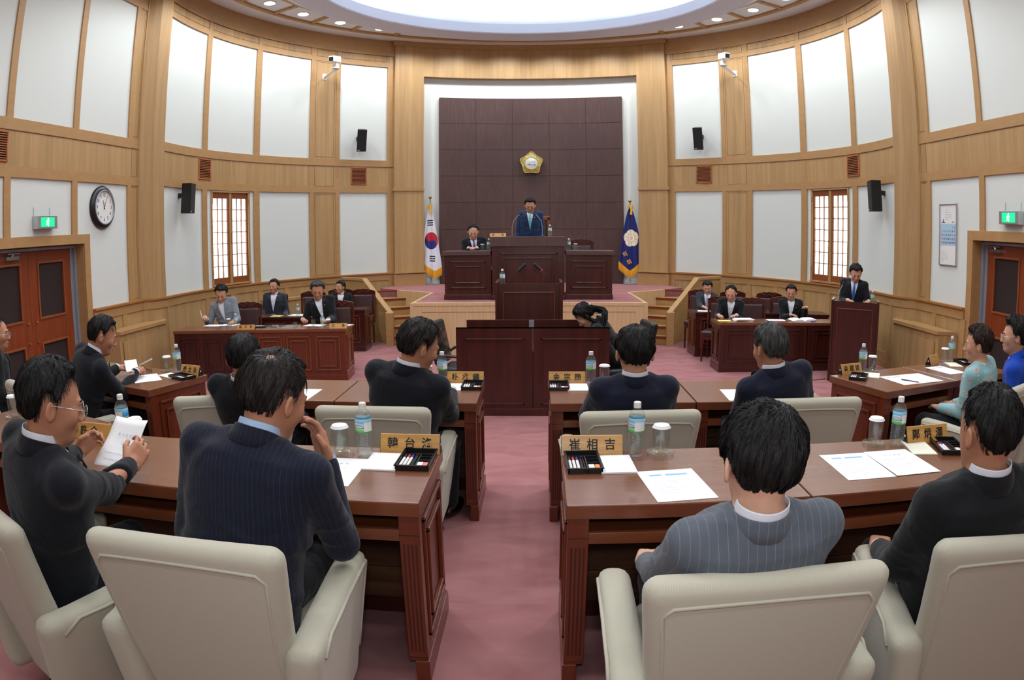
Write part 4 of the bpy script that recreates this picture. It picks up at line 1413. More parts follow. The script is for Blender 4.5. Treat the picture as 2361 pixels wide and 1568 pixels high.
high_chair('brown leather chair with carved crest, empty, right of the rostrum', (0.98, 12.95, DZ), 0)
high_chair('brown leather chair under the clerk left of the rostrum', (-0.93, 13.0, DZ), RD(4))
t = thing('president_chair', 'tall wooden chair behind the standing speaker at the rostrum', 'chair', (0.12, 13.35, DZ))
f = Field((-.3, -.3, .38), (.3, .3, .56), 0.014); f.add(rbx((0, 0, .47), (.26, .25, .055), .035)); V, Q = f.mesh(); np_mesh('seat', V, Q, 'brown_leather', t)
B().box(-.23, .23, .25, .30, .55, 1.42).build('backrest', 'brown_leather', t, bevel=0.02)
bf = B(); bf.box(-.27, -.22, .24, .31, .40, 1.48); bf.box(.22, .27, .24, .31, .40, 1.48); bf.box(-.27, .27, .24, .31, 1.42, 1.50); bf.build('back_frame', 'window_wood', t, bevel=0.01)
for sx_, sy_ in ((-1, -1), (1, -1), (-1, 1), (1, 1)):
    B().tube([(sx_ * .22, sy_ * .22, .42), (sx_ * .22, sy_ * .22, 0)], [.025, .018], 8).build('leg', 'window_wood', t)

# ---- centre lectern and clerk's desk on the main floor
def lectern(label, loc, rz, W, D, H):
    t = thing('lectern', label, 'lectern', loc, rz)
    h = W / 2
    fb = B().box(-h + .03, h - .03, 0, 0.03, 0, H - 0.02).build('front_panel', 'mahogany', t)
    mo = B(); w_ = 0.018
    a, b_, c, e = -h + .09, h - .09, 0.12, H - 0.12
    mo.box(a, b_, -.014, 0, c, c + w_); mo.box(a, b_, -.014, 0, e - w_, e); mo.box(a, a + w_, -.014, 0, c, e); mo.box(b_ - w_, b_, -.014, 0, c, e)
    mo.build('raised_moulding', 'mahogany_side', fb, bevel=0.004)
    for sg in (-1, 1):
        xa, xb = sorted((sg * h, sg * (h - .035)))
        B().box(xa, xb, -0.03, D, 0, H).build('side_panel', 'mahogany', t, bevel=0.006)
    B().box(-h + .035, h - .035, 0.02, D - .02, H - .10, H - .07).build('desktop', 'mahogany_top', t)
    B().box(-h + .01, h - .01, -0.02, D - .05, 0, 0.09).build('plinth', 'mahogany', t, bevel=0.003)
    return t
lectern('glossy dark wood lectern in the centre with two raised microphones', (0.05, 8.22, 0), 0, 0.81, 0.52, 1.475)
lectern('tall reddish lectern at the right where a man stands reading', (4.775, 9.16, 0), RD(-27.5), 0.74, 0.46, 1.20)
t = thing('clerk_desk', 'wide dark panelled stenographer desk facing the aisle', 'desk', (0.1, 7.58, 0))
for sg in (-1, 1):
    x0, x1 = sorted((sg * 0.86, sg * 0.003))
    fb = B().box(x0, x1, 0, 0.035, 0, 1.0).build('front_panel', 'mahogany', t, bevel=0.003)
    mo = B(); w_ = 0.022; a, b_, c, e = x0 + .09, x1 - .09, 0.13, 0.89
    mo.box(a, b_, -.016, 0, c, c + w_); mo.box(a, b_, -.016, 0, e - w_, e); mo.box(a, a + w_, -.016, 0, c, e); mo.box(b_ - w_, b_, -.016, 0, c, e)
    mo.build('raised_moulding', 'mahogany', fb, bevel=0.004)
    B().box(-.86, .86, -0.002, .037, 1.0, 1.008).build('top_edge', 'mahogany_side', t)
B().box(-.825, .825, 0.035, .55, .70, .73).build('desktop', 'mahogany_top', t)
B().box(-.872, .872, -0.018, .03, 0, .085).build('plinth', 'mahogany', t, bevel=0.003)
t = thing('clerk_screen', 'dark wood back screen of the stenographer desk in front of the lectern', 'screen', (0.08, 8.12, 0))
for sg in (-1, 1):
    x0, x1 = sorted((sg * 0.775, sg * 0.03)); B().box(x0, x1, 0, 0.03, 0.0, 1.03).build('panel', 'mahogany', t, bevel=0.003)
B().box(-.03, .03, 0.002, 0.028, 0.0, 1.028).build('joint_strip', 'aluminium', t)

# ---- black swivel office chairs
OC = {}
def office_chair(label, loc, rz):
    if 'r' in OC: return dup(OC['r'], loc, rz, label, 'black office chairs')
    t = thing('office_chair', label, 'chair', loc, rz, 'black office chairs')
    f = Field((-.32, -.36, .36), (.32, .34, .56), 0.013); f.add(rbx((0, 0, .46), (.25, .25, .055), .045)); V, Q = f.mesh(); np_mesh('seat', V, Q, 'black_leather', t)
    f = Field((-.32, -.5, .5), (.32, -.1, 1.08), 0.013)
    f.add(rbx((0, -.30, .78), (.235, .045, .26), .04, rotm('X', RD(12)))); 
    for z in (.62, .75, .88): f.add(elp((0, -.235 - (z - .6) * .2, z), (.15, .035, .06)), .03)
    V, Q = f.mesh(); np_mesh('backrest', V, Q, 'black_leather', t)
    for sg in (-1, 1):
        B().tube([(sg * .25, .02, .42), (sg * .31, .02, .45), (sg * .31, .06, .66), (sg * .30, -.20, .67), (sg * .26, -.27, .62)], .02, 8).build('armrest', 'black_plastic', t, smooth=True)
    B().tube([(0, 0, .09), (0, 0, .41)], .025, 10).build('gas_column', 'black_plastic', t)
    for k in range(5):
        a = 2 * pi * k / 5
        lg = B(); lg.tube([(0, 0, .10), (.28 * cos(a), .28 * sin(a), .06)], [.025, .015], 8); lg.ell((.28 * cos(a), .28 * sin(a), .027), .025, .025, .027, 10, 6)
        lg.build('leg', 'black_plastic', t, smooth=True)
    OC['r'] = t
    return t
office_chair('empty black leather office chair left of the stenographer desk', (-0.72, 7.98, 0), RD(-100))
office_chair('black office chair under the woman bending forward', (1.13, 7.95, 0), RD(100))
# ================================================================== THINGS ON THE DESKS
TB = {}
def lift(M=None, *a): return M
def nameplate(txt, label, x, y, z, rz=0.0, W=0.236, H=0.072, gap=2):
    t = thing('nameplate', label, 'nameplate', (x, y, z), rz, 'wooden nameplates')
    h = W / 2; d = 0.03
    b_ = B()
    b_._add([(-h, -d, 0), (-h, d, 0), (-h, 0.004, H), (-h, -0.004, H), (h, -d, 0), (h, d, 0), (h, 0.004, H), (h, -0.004, H)],
            [(0, 1, 2, 3), (7, 6, 5, 4), (0, 3, 7, 4), (3, 2, 6, 7), (2, 1, 5, 6), (0, 4, 5, 1)])
    b_.build('board', 'nameplate_wood', t)
    e = B()
    for s_ in (-1, 1):
        x0, x1 = sorted((s_ * h, s_ * (h + 0.0015)))
        e._add([(x0, -d, 0), (x0, d, 0), (x0, 0, H), (x1, -d, 0), (x1, d, 0), (x1, 0, H)], [(0, 1, 2), (5, 4, 3), (0, 3, 4, 1), (1, 4, 5, 2), (2, 5, 3, 0)])
        q = B(); q.lathe([(0.006, -0.0002), (0.006, 0.0012)], 10, M=Matrix.Translation((s_ * (h + 0.001), 0, H * .45)) @ Matrix.Rotation(s_ * pi / 2, 4, 'Y'))
        q.build('screw', 'white_plastic', t)
    v = e.v[:6], e.v[6:]
    for s_, vv, ff in ((-1, e.v[:6], e.f[:5]), (1, e.v[6:], [tuple(i - 6 for i in f_) for f_ in e.f[5:]])):
        q = B(); q._add(vv, ff); q.build('end_plate', 'black_plastic', t)
    sl = atan2(H, d - 0.004)
    M = Matrix.Translation((0, -(d + 0.004) / 2 - 0.0003, H / 2 + 0.001)) @ Matrix.Rotation(sl, 4, 'X')
    xs_ = {3: (-.29, 0, .29), 2: (-.29, .29)}.get(len(txt), ())
    if gap == 5: xs_ = (-.29, 0)
    for ch_, fx_ in zip(txt, xs_):
        text_mesh('character', ch_, 0.047 * min(1, H / 0.068), 'ink_black', t, M @ Matrix.Translation((fx_ * W, 0, 0)), 0.0006, bold=0.0007, sx=0.95)
    return t

def bottle(label, x, y, z, rz=0.0, detail=True):
    if 'bottle' in TB: return dup(TB['bottle'], (x, y, z), rz, label)
    t = thing('water_bottle', label, 'bottle', (x, y, z), rz, 'small water bottles on the tables')
    prof = [(0.001, 0.003), (0.026, 0.0), (0.031, 0.006)]
    for k in range(7):
        z0 = 0.012 + 0.0118 * k
        prof += [(0.0325, z0), (0.0325, z0 + 0.007), (0.0305, z0 + 0.0095)]
    prof += [(0.032, 0.097), (0.032, 0.153), (0.0322, 0.156), (0.029, 0.166), (0.022, 0.178), (0.014, 0.186), (0.012, 0.190), (0.012, 0.194)]
    B().lathe(prof, 28, cap=False).build('bottle_body', 'clear_plastic', t, smooth=True)
    B().lathe([(0.03, 0.008), (0.0295, 0.09), (0.0295, 0.160), (0.002, 0.1605)], 20, cap=True).build('water', 'clear_plastic', t, smooth=True)
    lb = B().lathe([(0.0326, 0.098), (0.0326, 0.152)], 32, cap=False).build('label_wrap', 'bottle_label', t, smooth='all')
    wp = B(); P = []
    for i in range(9):
        a = RD(-72 + 9 * i); P.append([(0.0330 * cos(a), 0.0330 * sin(a), 0.104), (0.0330 * cos(a), 0.0330 * sin(a), 0.140)])
    wp.grid(P); wp.build('label_patch', 'white_plastic', t)
    o = text_mesh('label_text', 'SamDaSoo', 0.0115, 'blue_plastic', t, None, 0.0001)
    for v_ in o.data.vertices:
        a = -pi / 2 - 0.45 + v_.co.x / 0.0332
        z_ = v_.co.y; v_.co = Vector((0.0333 * cos(a), 0.0333 * sin(a), 0.128 + z_))
    ov = B(); P = []
    for i in range(13):
        u = -1 + i / 6; a = -pi / 2 - 0.45 + u * 0.032 / 0.033; hh = 0.0085 * sqrt(max(0.02, 1 - u * u))
        P.append([(0.0329 * cos(a), 0.0329 * sin(a), 0.128 - hh), (0.0329 * cos(a), 0.0329 * sin(a), 0.128 + hh)])
    ov.grid(P); ov.build('label_oval', 'white_plastic', t)
    B().lathe([(0.0005, 0.2125), (0.0125, 0.2125), (0.0145, 0.210), (0.0145, 0.190), (0.0005, 0.190)], 20, cap=False).build('cap', 'white_plastic', t, smooth=True)
    TB['bottle'] = t
    return t
def glass_cup(label, x, y, z, lid=True, coaster=True):
    key = 'g%d%d' % (lid, coaster)
    if key in TB: return dup(TB[key], (x, y, z), 0, label)
    t = thing('drinking_glass', label, 'glass', (x, y, z), 0, 'drinking glasses on the tables')
    z0 = 0.008 if coaster else 0
    B().lathe([(0.001, z0 + 0.016), (0.026, z0 + 0.016), (0.031, z0 + 0.06), (0.030, z0 + 0.102), (0.0315, z0 + 0.102), (0.0335, z0 + 0.06), (0.0275, z0), (0.001, z0)], 24, cap=False).build('glass_wall', 'clear_glass', t, smooth=True)
    if lid:
        P = []; n = 40
        b_ = B(); b_.lathe([(0.0005, z0 + 0.112), (0.030, z0 + 0.111), (0.036, z0 + 0.106)], 40, cap=False)
        for k in range(40):
            i = 2 * 40 + k; v_ = b_.v[i]; r = 1 + (0.03 if k % 2 else -0.01)
            b_.v[i] = (v_[0] * r, v_[1] * r, v_[2] - 0.006)
        b_.lathe([(0.0005, z0 + 0.104), (0.034, z0 + 0.104)], 30, cap=False)
        b_.build('paper_lid', 'white_paper', t, smooth=True)
    if coaster:
        b_ = B(); b_.lathe([(0.0005, 0.002), (0.03, 0.002), (0.042, 0.004), (0.052, 0.010), (0.054, 0.013)], 36, cap=False)
        for k in range(36):
            a = 2 * pi * k / 36; b_.ell((0.051 * cos(a), 0.051 * sin(a), 0.0085), 0.0045, 0.0045, 0.003, 6, 4)
        b_.build('coaster', 'clear_glass', t, smooth=True)
    TB[key] = t
    return t
def paper_cup(label, x, y, z):
    if 'pc' in TB: return dup(TB['pc'], (x, y, z), 0, label)
    t = thing('small_tumbler', label, 'cup', (x, y, z), 0, 'small clear tumblers on the rear tables')
    B().lathe([(0.0005, 0.003), (0.022, 0.003), (0.029, 0.078), (0.0305, 0.078), (0.0235, 0.0), (0.0005, 0.0)], 20, cap=False).build('cup_wall', 'clear_glass', t, smooth=True)
    TB['pc'] = t; return t

def sheet(name, label, cat, x, y, z, rz, w_=0.21, h_=0.297, th_=0.0012, mat='white_paper', lines=6, group='papers on the tables', blue=False, pad=False):
    t = thing(name, label, cat, (x, y, z), rz, group)
    B().box(-w_ / 2, w_ / 2, -h_ / 2, h_ / 2, 0, th_).build('page', mat, t)
    if lines:
        q = B(); zt = th_ + 0.0001
        y0 = h_ * 0.12
        for k in range(lines):
            l = w_ * (0.62 - 0.12 * (k % 3))
            for j in range(int(l / 0.009)):
                if (j * 7 + k * 3) % 5: q.box(-w_ * .36 + j * 0.009, -w_ * .36 + j * 0.009 + 0.006, y0 - k * 0.022, y0 - k * 0.022 + 0.003, th_, zt)
        q.build('print', 'ink_grey', t)
        if blue:
            q = B(); q.box(-w_ * .33, -w_ * .12, h_ * .30, h_ * .36, th_, zt); q.box(-w_ * .05, w_ * .34, h_ * .30, h_ * .36, th_, zt)
            q.build('printed_heading', 'ink_blue', t)
        else:
            text_mesh('heading', '의 사 일 정', 0.016, 'ink_grey', t, Matrix.Translation((0, h_ * .28, th_ + 0.0002)), 0.0001, space=1.2)
    if pad:
        text_mesh('print', '메 모', 0.006, 'ink_grey', t, Matrix.Translation((-w_ * .3, h_ * .45, th_ + 0.0002)), 0.0001)
    return t
def sx_(v): return v
def pen_tray(label, x, y, z, rz=0.0, eraser='orange_rubber', fourth='purple_plastic', variant=0):
    key = 'tray' + eraser + fourth + str(variant)
    if key in TB: return dup(TB[key], (x, y, z), rz, label)
    t = thing('stationery_tray', label, 'tray', (x, y, z), rz, 'black stationery trays')
    b_ = B(); W, D, H = 0.062, 0.102, 0.022
    b_.box(-W + .006, W - .006, -D + .006, D - .006, 0, 0.004)
    for (x0, x1, y0, y1) in ((-W, -W + .005, -D, D), (W - .005, W, -D, D), (-W, W, -D, -D + .005), (-W, W, D - .005, D)):
        b_.box(x0, x1, y0, y1, 0.0, H)
    for (x0, x1, y0, y1) in ((-W - .004, -W + .004, -D - .004, D + .004), (W - .004, W + .004, -D - .004, D + .004), (-W, W, -D - .004, -D + .004), (-W, W, D - .004, D + .004)):
        b_.box(x0, x1, y0, y1, H - 0.003, H)
    for (x0, x1, y0, y1) in ((-W, W, 0.052, 0.056), (0.008, 0.012, -D, 0.056), (0.010, W, 0.018, 0.021), (0.010, W, -0.020, -0.017), (-.008, -.006, -D, .052), (-.001, .001, -D, .052)):
        b_.box(x0, x1, y0, y1, 0.004, 0.016)
    b_.build('tray_body', 'black_plastic', t)
    for k, cm in enumerate(('ink_black', 'red_plastic', 'blue_plastic')):
        xx = -W + 0.013 + 0.014 * k
        pn_ = B(); pn_.tube([(xx, -0.092, 0.0105), (xx, 0.012, 0.0105)], 0.0055, 10); po_ = pn_.build('marker', 'white_plastic', t, smooth=True)
        pn_ = B(); pn_.tube([(xx, 0.012, 0.0105), (xx, 0.046, 0.0105)], [0.006, 0.0052], 10); pn_.build('marker_cap', cm, po_, smooth=True)
    xx = -W + 0.013 + 0.014 * 3
    B().tube([(xx, -0.092, 0.009), (xx, 0.038, 0.009), (xx, 0.048, 0.009)], [0.0038, 0.0038, 0.0008], 8).build('pencil', fourth, t, smooth=True)
    B().box(0.015, 0.035, -0.092, -0.045, 0.005, 0.017).build('eraser', 'white_plastic', t)
    B().box(0.0375, 0.054, -0.092, -0.050, 0.005, 0.018).build('sticky_notes', eraser, t)
    TB[key] = t
    return t

z2, z1, zo = 1.195 + 0.0005, 1.085 + 0.0005, 0.76 + 0.0005
# nearest row, right
nameplate('崔相吉', 'oak nameplate on the nearest desk just right of the aisle', 0.373, 2.552, z2)
pen_tray('black stationery tray with orange note block, nearest desk right of aisle', 0.330, 2.412, z2 + 0.0002, RD(2))
sheet('notepad', 'small white notepad beside the tray, nearest desk right of aisle', 'notepad', 0.452, 2.405, z2, RD(2), 0.13, 0.195, 0.006, 'white_paper', 0, 'notepads on the desks', pad=True)
bottle('water bottle beside the first nameplate right of the aisle, nearest row', 0.541, 2.52, z2, RD(-40))
glass_cup('glass with paper lid on coaster, nearest row right, by the first bottle', 0.640, 2.528, z2)
sheet('paper_sheet', 'white printed page lying left of the grey-suited man', 'paper', 0.637, 2.187, z2, RD(6), blue=True)
# nearest row, second desk right
nameplate('鄭炳澤', 'oak nameplate on the nearest desk at the far right', 1.865, 2.535, z2, RD(4))
pen_tray('black stationery tray with orange note block, far right of nearest row', 1.918, 2.412, z2 + 0.0002, RD(-14), variant=1)
sheet('notepad', 'cream notepad left of the tray at the far right of the nearest row', 'notepad', 1.775, 2.44, z2, RD(-12), 0.115, 0.19, 0.006, 'cream_paper', 0, 'notepads on the desks', pad=True)
bottle('water bottle left of the far right nameplate, nearest row', 1.690, 2.505, z2, RD(-25))
glass_cup('glass with paper lid on coaster, far right of the nearest row', 1.592, 2.535, z2)
sheet('paper_sheet', 'left page of the opened report on the nearest right desk', 'paper', 1.385, 2.285, z2, RD(0), blue=True)
sheet('paper_sheet', 'right page of the opened report on the nearest right desk', 'paper', 1.598, 2.289, z2 + 0.0015, RD(1))
# nearest row, left
nameplate('韓台洛', 'oak nameplate on the nearest desk just left of the aisle', -0.335, 2.552, z2)
pen_tray('black stationery tray with pink note block, nearest desk left of aisle', -0.290, 2.425, z2 + 0.0002, RD(-1), 'pink_rubber', 'green_plastic')
sheet('notepad', 'small white notepad beside the tray, nearest desk left of aisle', 'notepad', -0.415, 2.412, z2, RD(-1), 0.13, 0.195, 0.006, 'white_paper', 0, 'notepads on the desks', pad=True)
bottle('water bottle beside the first nameplate left of the aisle, nearest row', -0.507, 2.49, z2, RD(0))
glass_cup('glass with paper lid on coaster, nearest row left, by the first bottle', -0.608, 2.50, z2)
sheet('paper_sheet', 'white printed page half hidden by the man in pinstripes', 'paper', -0.585, 2.293, z2, RD(-1))
nameplate('許介', 'oak nameplate on the nearest row behind the held page', -1.825, 2.50, z2, RD(-3), gap=5)
bottle('water bottle standing behind the page held by the man at left', -1.655, 2.50, z2, RD(-50))
glass_cup('glass with paper lid behind the page held by the man at left', -1.565, 2.47, z2)
bottle('water bottle at the far left edge of the nearest row', -2.52, 2.70, z2, RD(-20))
glass_cup('glass with paper lid at the far left edge of the nearest row', -2.63, 2.735, z2)
# second row
nameplate('金宗顯', 'oak nameplate on the second row just right of the aisle', 0.348, 4.355, z1)
pen_tray('black stationery tray with pink note block, second row right of aisle', 0.290, 4.215, z1 + 0.0002, RD(0), 'pink_rubber', 'purple_plastic')
sheet('notepad', 'small white notepad beside the tray, second row right of aisle', 'notepad', 0.408, 4.20, z1, 0, 0.13, 0.195, 0.006, 'white_paper', 0, 'notepads on the desks', pad=True)
bottle('water bottle beside the nameplate, second row right of aisle', 0.498, 4.305, z1, RD(0))
glass_cup('glass with paper lid, second row right, by the bottle', 0.590, 4.35, z1)
sheet('paper_sheet', 'white page between the two navy-suited men of the second row', 'paper', 1.40, 3.96, z1, RD(-3))
nameplate('朴承鎭', 'oak nameplate on the second row just left of the aisle', -0.307, 4.355, z1)
pen_tray('black stationery tray with orange note block, second row left of aisle', -0.250, 4.225, z1 + 0.0002, RD(0), 'orange_rubber', 'green_plastic')
sheet('notepad', 'small white notepad beside the tray, second row left of aisle', 'notepad', -0.378, 4.20, z1, 0, 0.13, 0.195, 0.006, 'white_paper', 0, 'notepads on the desks', pad=True)
bottle('water bottle beside the nameplate, second row left of aisle', -0.452, 4.30, z1, RD(0))
glass_cup('glass with paper lid beside the face of the man turning right', -0.56, 4.35, z1)
sheet('paper_sheet', 'white printed page on the second row beyond the balding head', 'paper', -1.31, 3.955, z1, RD(-1))
# right wing
nameplate('金順姬', 'oak nameplate on the near corner of the right wing table', 2.45, 4.56, z1, RD(17), W=0.21)
pen_tray('black stationery tray near the corner of the right wing table', 2.44, 4.39, z1 + 0.0002, RD(-33), 'pink_rubber', 'purple_plastic')
sheet('notepad', 'cream notepad beside the tray on the right wing table', 'notepad', 2.59, 4.46, z1, RD(-30), 0.12, 0.19, 0.006, 'cream_paper', 0, 'notepads on the desks', pad=True)
bottle('water bottle next to the nameplate on the right wing table', 2.575, 4.60, z1, RD(-20))
glass_cup('glass with paper lid in front of the flowered blouse on the right wing', 2.675, 4.625, z1)
sheet('paper_sheet', 'left page of the open sheets on the right wing table', 'paper', 2.76, 4.29, z1, RD(12), blue=True)
sheet('paper_sheet', 'right page of the open sheets on the right wing table', 'paper', 2.965, 4.33, z1 + 0.0015, RD(12))
t = thing('pen', 'thin purple pen lying on the sheets of the right wing', 'pen', (2.80, 4.22, z1 + 0.0034), RD(-50))
B().tube([(-0.07, 0, 0.004), (0.06, 0, 0.004), (0.07, 0, 0.004)], [0.004, 0.004, 0.001], 8).build('pen_barrel', 'purple_plastic', t, smooth=True)
B().tube([(-0.075, 0, 0.004), (-0.03, 0, 0.004)], 0.0046, 8).build('pen_cap', 'black_plastic', t, smooth=True)
sheet('paper_sheet', 'white page before the woman in blue on the right wing', 'paper', 3.38, 4.60, z1, RD(15), blue=True)
sheet('notepad', 'cream notepad before the woman in blue on the right wing', 'notepad', 3.60, 4.80, z1, RD(-12), 0.12, 0.19, 0.006, 'cream_paper', 0, 'notepads on the desks', pad=True)
nameplate('', 'oak nameplate seen from its end, far side of the right wing', 3.42, 4.875, z1, RD(19), W=0.2).rotation_euler[2] = RD(35)
glass_cup('glass with paper lid beyond the flowered blouse on the right wing', 3.60, 4.95, z1)
bottle('water bottle at the far end of the right wing table', 3.70, 4.99, z1)
pen_tray('black stationery tray at the far end of the right wing table', 3.78, 4.88, z1 + 0.0002, RD(-5), 'pink_rubber', 'purple_plastic')
# left wing
nameplate('邊太永', 'oak nameplate on the near corner of the left wing table', -2.385, 4.49, z1, RD(-17), W=0.2)
pen_tray('black stationery tray on the near corner of the left wing table', -2.40, 4.365, z1 + 0.0002, RD(62), 'orange_rubber', 'purple_plastic')
sheet('notepad', 'cream notepad beside the tray on the left wing table', 'notepad', -2.54, 4.42, z1, RD(60), 0.12, 0.19, 0.006, 'cream_paper', 0, 'notepads on the desks', pad=True)
sheet('paper_sheet', 'white page beside the writing man on the left wing', 'paper', -2.70, 4.32, z1, RD(40), 0.21, 0.29, lines=3)
bottle('water bottle on the near end of the left wing table', -2.56, 4.58, z1, RD(10))
glass_cup('glass with paper lid on the near end of the left wing table', -2.67, 4.60, z1)
glass_cup('glass with paper lid behind the writing man, left wing', -3.55, 4.86, z1)
t = thing('spectacles', 'folded reading glasses lying on the left wing table', 'glasses', (-2.84, 4.56, z1), RD(-20))
sp = B()
for s_ in (-1, 1): sp.tube([(s_ * 0.033 + 0.022 * cos(a), 0, 0.018 + 0.016 * sin(a)) for a in np.linspace(0, 2 * pi, 14)], 0.0016, 6)
sp.tube([(-0.011, 0, 0.022), (0.011, 0, 0.022)], 0.0016, 6)
sp.build('lens_frame', 'black_plastic', t)
for s_ in (-1, 1): B().tube([(s_ * 0.056, 0, 0.024), (s_ * 0.05, 0.012, 0.02), (-s_ * 0.05, 0.016 + 0.006 * s_, 0.004)], 0.0018, 6).build('temple', 'black_plastic', t)
# officials, left
bottle('water bottle by the deputy nameplate, official table front left', -4.412, 9.595, zo)
glass_cup('lidded glass by the deputy nameplate, official table front left', -4.60, 9.72, zo)
nameplate('副市長', 'oak deputy nameplate on the front left official table', -4.135, 9.375, zo, a_, W=0.29, H=0.065)
sheet('paper_sheet', 'white sheet under the pen of the official in light grey', 'paper', -4.93, 9.83, zo, RD(85), lines=4)
sheet('paper_sheet', 'white sheet under the hand of the official in light grey', 'paper', -4.66, 9.86, zo + 0.001, RD(88), lines=4)
t = thing('desk_cover', 'clear plastic sheet covering the middle of the official table', 'desk cover', (-3.72, 9.62, zo)); B().box(-0.42, 0.30, -0.14, 0.2, 0, 0.002).build('film', 'clear_plastic', t)
t = thing('stationery_tray', 'small black pen tray right of the deputy nameplate', 'tray', (-3.98, 9.56, zo), RD(10)); B().box(-0.09, 0.09, -0.05, 0.05, 0, 0.02).build('tray_body', 'black_plastic', t, bevel=0.004); B().tube([(-0.07, 0.0, 0.024), (0.05, 0.01, 0.024)], 0.004, 8).build('marker', 'white_plastic', t)
paper_cup('small clear tumbler in the middle of the front left official table', -3.39, 9.52, zo)
glass_cup('glass of water before the grey-haired official', -3.12, 9.58, zo, lid=False)
bottle('water bottle before the grey-haired official', -2.93, 9.44, zo)
glass_cup('lidded glass behind the bottle of the grey-haired official', -2.86, 9.50, zo)
sheet('paper_sheet', 'white sheet between the hands of the grey-haired official', 'paper', -3.16, 9.76, zo, RD(80), lines=3)
nameplate('市長', 'oak mayor nameplate on the right end of the left official table', -2.685, 9.43, zo, a_, W=0.26, H=0.07, gap=6)
sheet('paper_sheet', 'white sheet on the right corner of the left official table', 'paper', -2.66, 9.78, zo, RD(70), 0.12, 0.2, lines=0)
# rear left
sheet('notepad', 'yellow notepad on the rear left official table', 'notepad', -4.27, 10.99, zo, RD(80), 0.14, 0.2, 0.006, 'yellow_paper', 0, 'notepads on the desks')
paper_cup('left clear tumbler on the rear left official table', -4.07, 10.93, zo)
bottle('water bottle on the rear left official table', -3.86, 10.94, zo)
paper_cup('right clear tumbler on the rear left official table', -3.72, 10.98, zo)
sheet('paper_sheet', 'white sheet on the rear left official table', 'paper', -3.93, 11.12, zo, RD(80), lines=0)
# officials, right
sheet('notepad', 'yellow notepad under the hand of the balding official', 'notepad', 3.02, 10.22, zo, RD(85), 0.14, 0.2, 0.006, 'yellow_paper', 0, 'notepads on the desks')
for k in range(3):
    sheet('document_stack', 'white document on the balding official table, %s of three stacked' % ('bottom', 'middle', 'top')[k], 'document', 3.33 + 0.01 * k, 10.28 - 0.012 * k, zo + 0.0105 * k, RD(86 + 5 * k), 0.21, 0.29, 0.010, 'white_paper', 0, 'stacked documents on the right official table')
sheet('paper_sheet', 'white sheet left of the open report on the right table', 'paper', 3.93, 10.36, zo, RD(86), lines=5)
t = thing('open_report', 'thick open report with curling pages beside the lectern', 'book', (4.38, 10.33, zo), RD(-2))
P = []
for i in range(17):
    x = -0.21 + 0.42 * i / 16; u = abs(x) / 0.21
    h_ = 0.006 + 0.035 * (u ** 0.6) * (1 - u) * 2 + (0.028 * max(0, x / 0.21) ** 2)
    P.append([(x, -0.145, 0), (x, -0.145, h_), (x, 0.145, h_), (x, 0.145, 0)])
b_ = B(); b_.grid(P); b_.build('open_pages', 'white_paper', t, smooth=True)
b_ = B(); b_.tube([(0.10, -0.15, 0.005), (0.17, -0.15, 0.012), (0.235, -0.15, 0.045)], 0.004, 6); b_.build('cover_edge', 'blue_plastic', t)
sheet('paper_sheet', 'white sheet on the rear table by the right staircase', 'paper', 3.06, 11.58, zo, RD(80), lines=0)
# dais
zd = DZ + 0.855 + 0.0005; zr_ = DZ + 1.10 + 0.0005
nameplate('議長', 'oak chairman nameplate on the rostrum top', -0.54, 12.03, zr_, 0, W=0.28, H=0.06, gap=6)
bottle('water bottle on the right end of the rostrum top', 0.37, 12.3, zr_)
bottle('water bottle on the side table left of the rostrum', -0.72, 12.28, zd)
glass_cup('lidded glass on the side table left of the rostrum', -0.83, 12.24, zd)
bottle('water bottle on the side table right of the rostrum', 0.70, 12.22, zd)
t = glass_cup('lidded glass on the side table right of the rostrum', 0.83, 12.40, zd)
bottle('water bottle on the inner shelf of the centre lectern', -0.28, 8.45, 1.4055)
bottle('water bottle on the inner shelf of the right lectern', 5.14, 9.30, 1.1305)

# ---- microphones
def goose(name, label, base, pts, head, tip_dir, cat='microphone', group='gooseneck microphones', big=False, led=False):
    t = thing(name, label, cat, base, 0, group)
    B().lathe([(0.035, 0), (0.035, 0.012), (0.012, 0.022)], 18).build('base', 'black_plastic', t, smooth=True)
    p = [(0, 0, 0.02)] + pts
    B().tube(p, 0.005 if not big else 0.0045, 8).build('gooseneck', 'grey_metal' if not big else 'black_plastic', t, smooth=True)
    e = Vector(pts[-1]); d = Vector(tip_dir).normalized()
    r = 0.013 if not big else 0.022; L = 0.075 if not big else 0.13
    B().tube([e, e + d * 0.01, e + d * (L - 0.01), e + d * L], [r * .6, r, r, r * .6], 10).build('mic_head', 'black_mesh', t, smooth=True)
    if led: B().lathe([(r * 1.04, 0.0), (r * 1.04, 0.006)], 12, M=Matrix.Translation(e) @ d.to_track_quat('Z', 'Y').to_matrix().to_4x4()).build('led_ring', 'red_led', t)
    return t
goose('microphone', 'left gooseneck microphone on the rostrum before the standing speaker', (-0.30, 12.22, zr_), [(0.0, 0, 0.16), (0.03, 0, 0.28), (0.10, 0.02, 0.37), (0.14, 0.03, 0.39)], 0, (0.9, 0.15, 0.35))
goose('microphone', 'right gooseneck microphone on the rostrum before the standing speaker', (0.235, 12.22, zr_), [(0.0, 0, 0.16), (-0.02, 0, 0.28), (-0.09, 0.02, 0.37), (-0.12, 0.03, 0.39)], 0, (-0.9, 0.15, 0.35))
goose('microphone', 'left thick gooseneck microphone on the centre lectern', (-0.19, 8.45, 1.4055), [(0.01, 0, 0.07), (0.07, 0, 0.15), (0.105, 0, 0.185)], 0, (0.72, 0, 0.70), big=True)
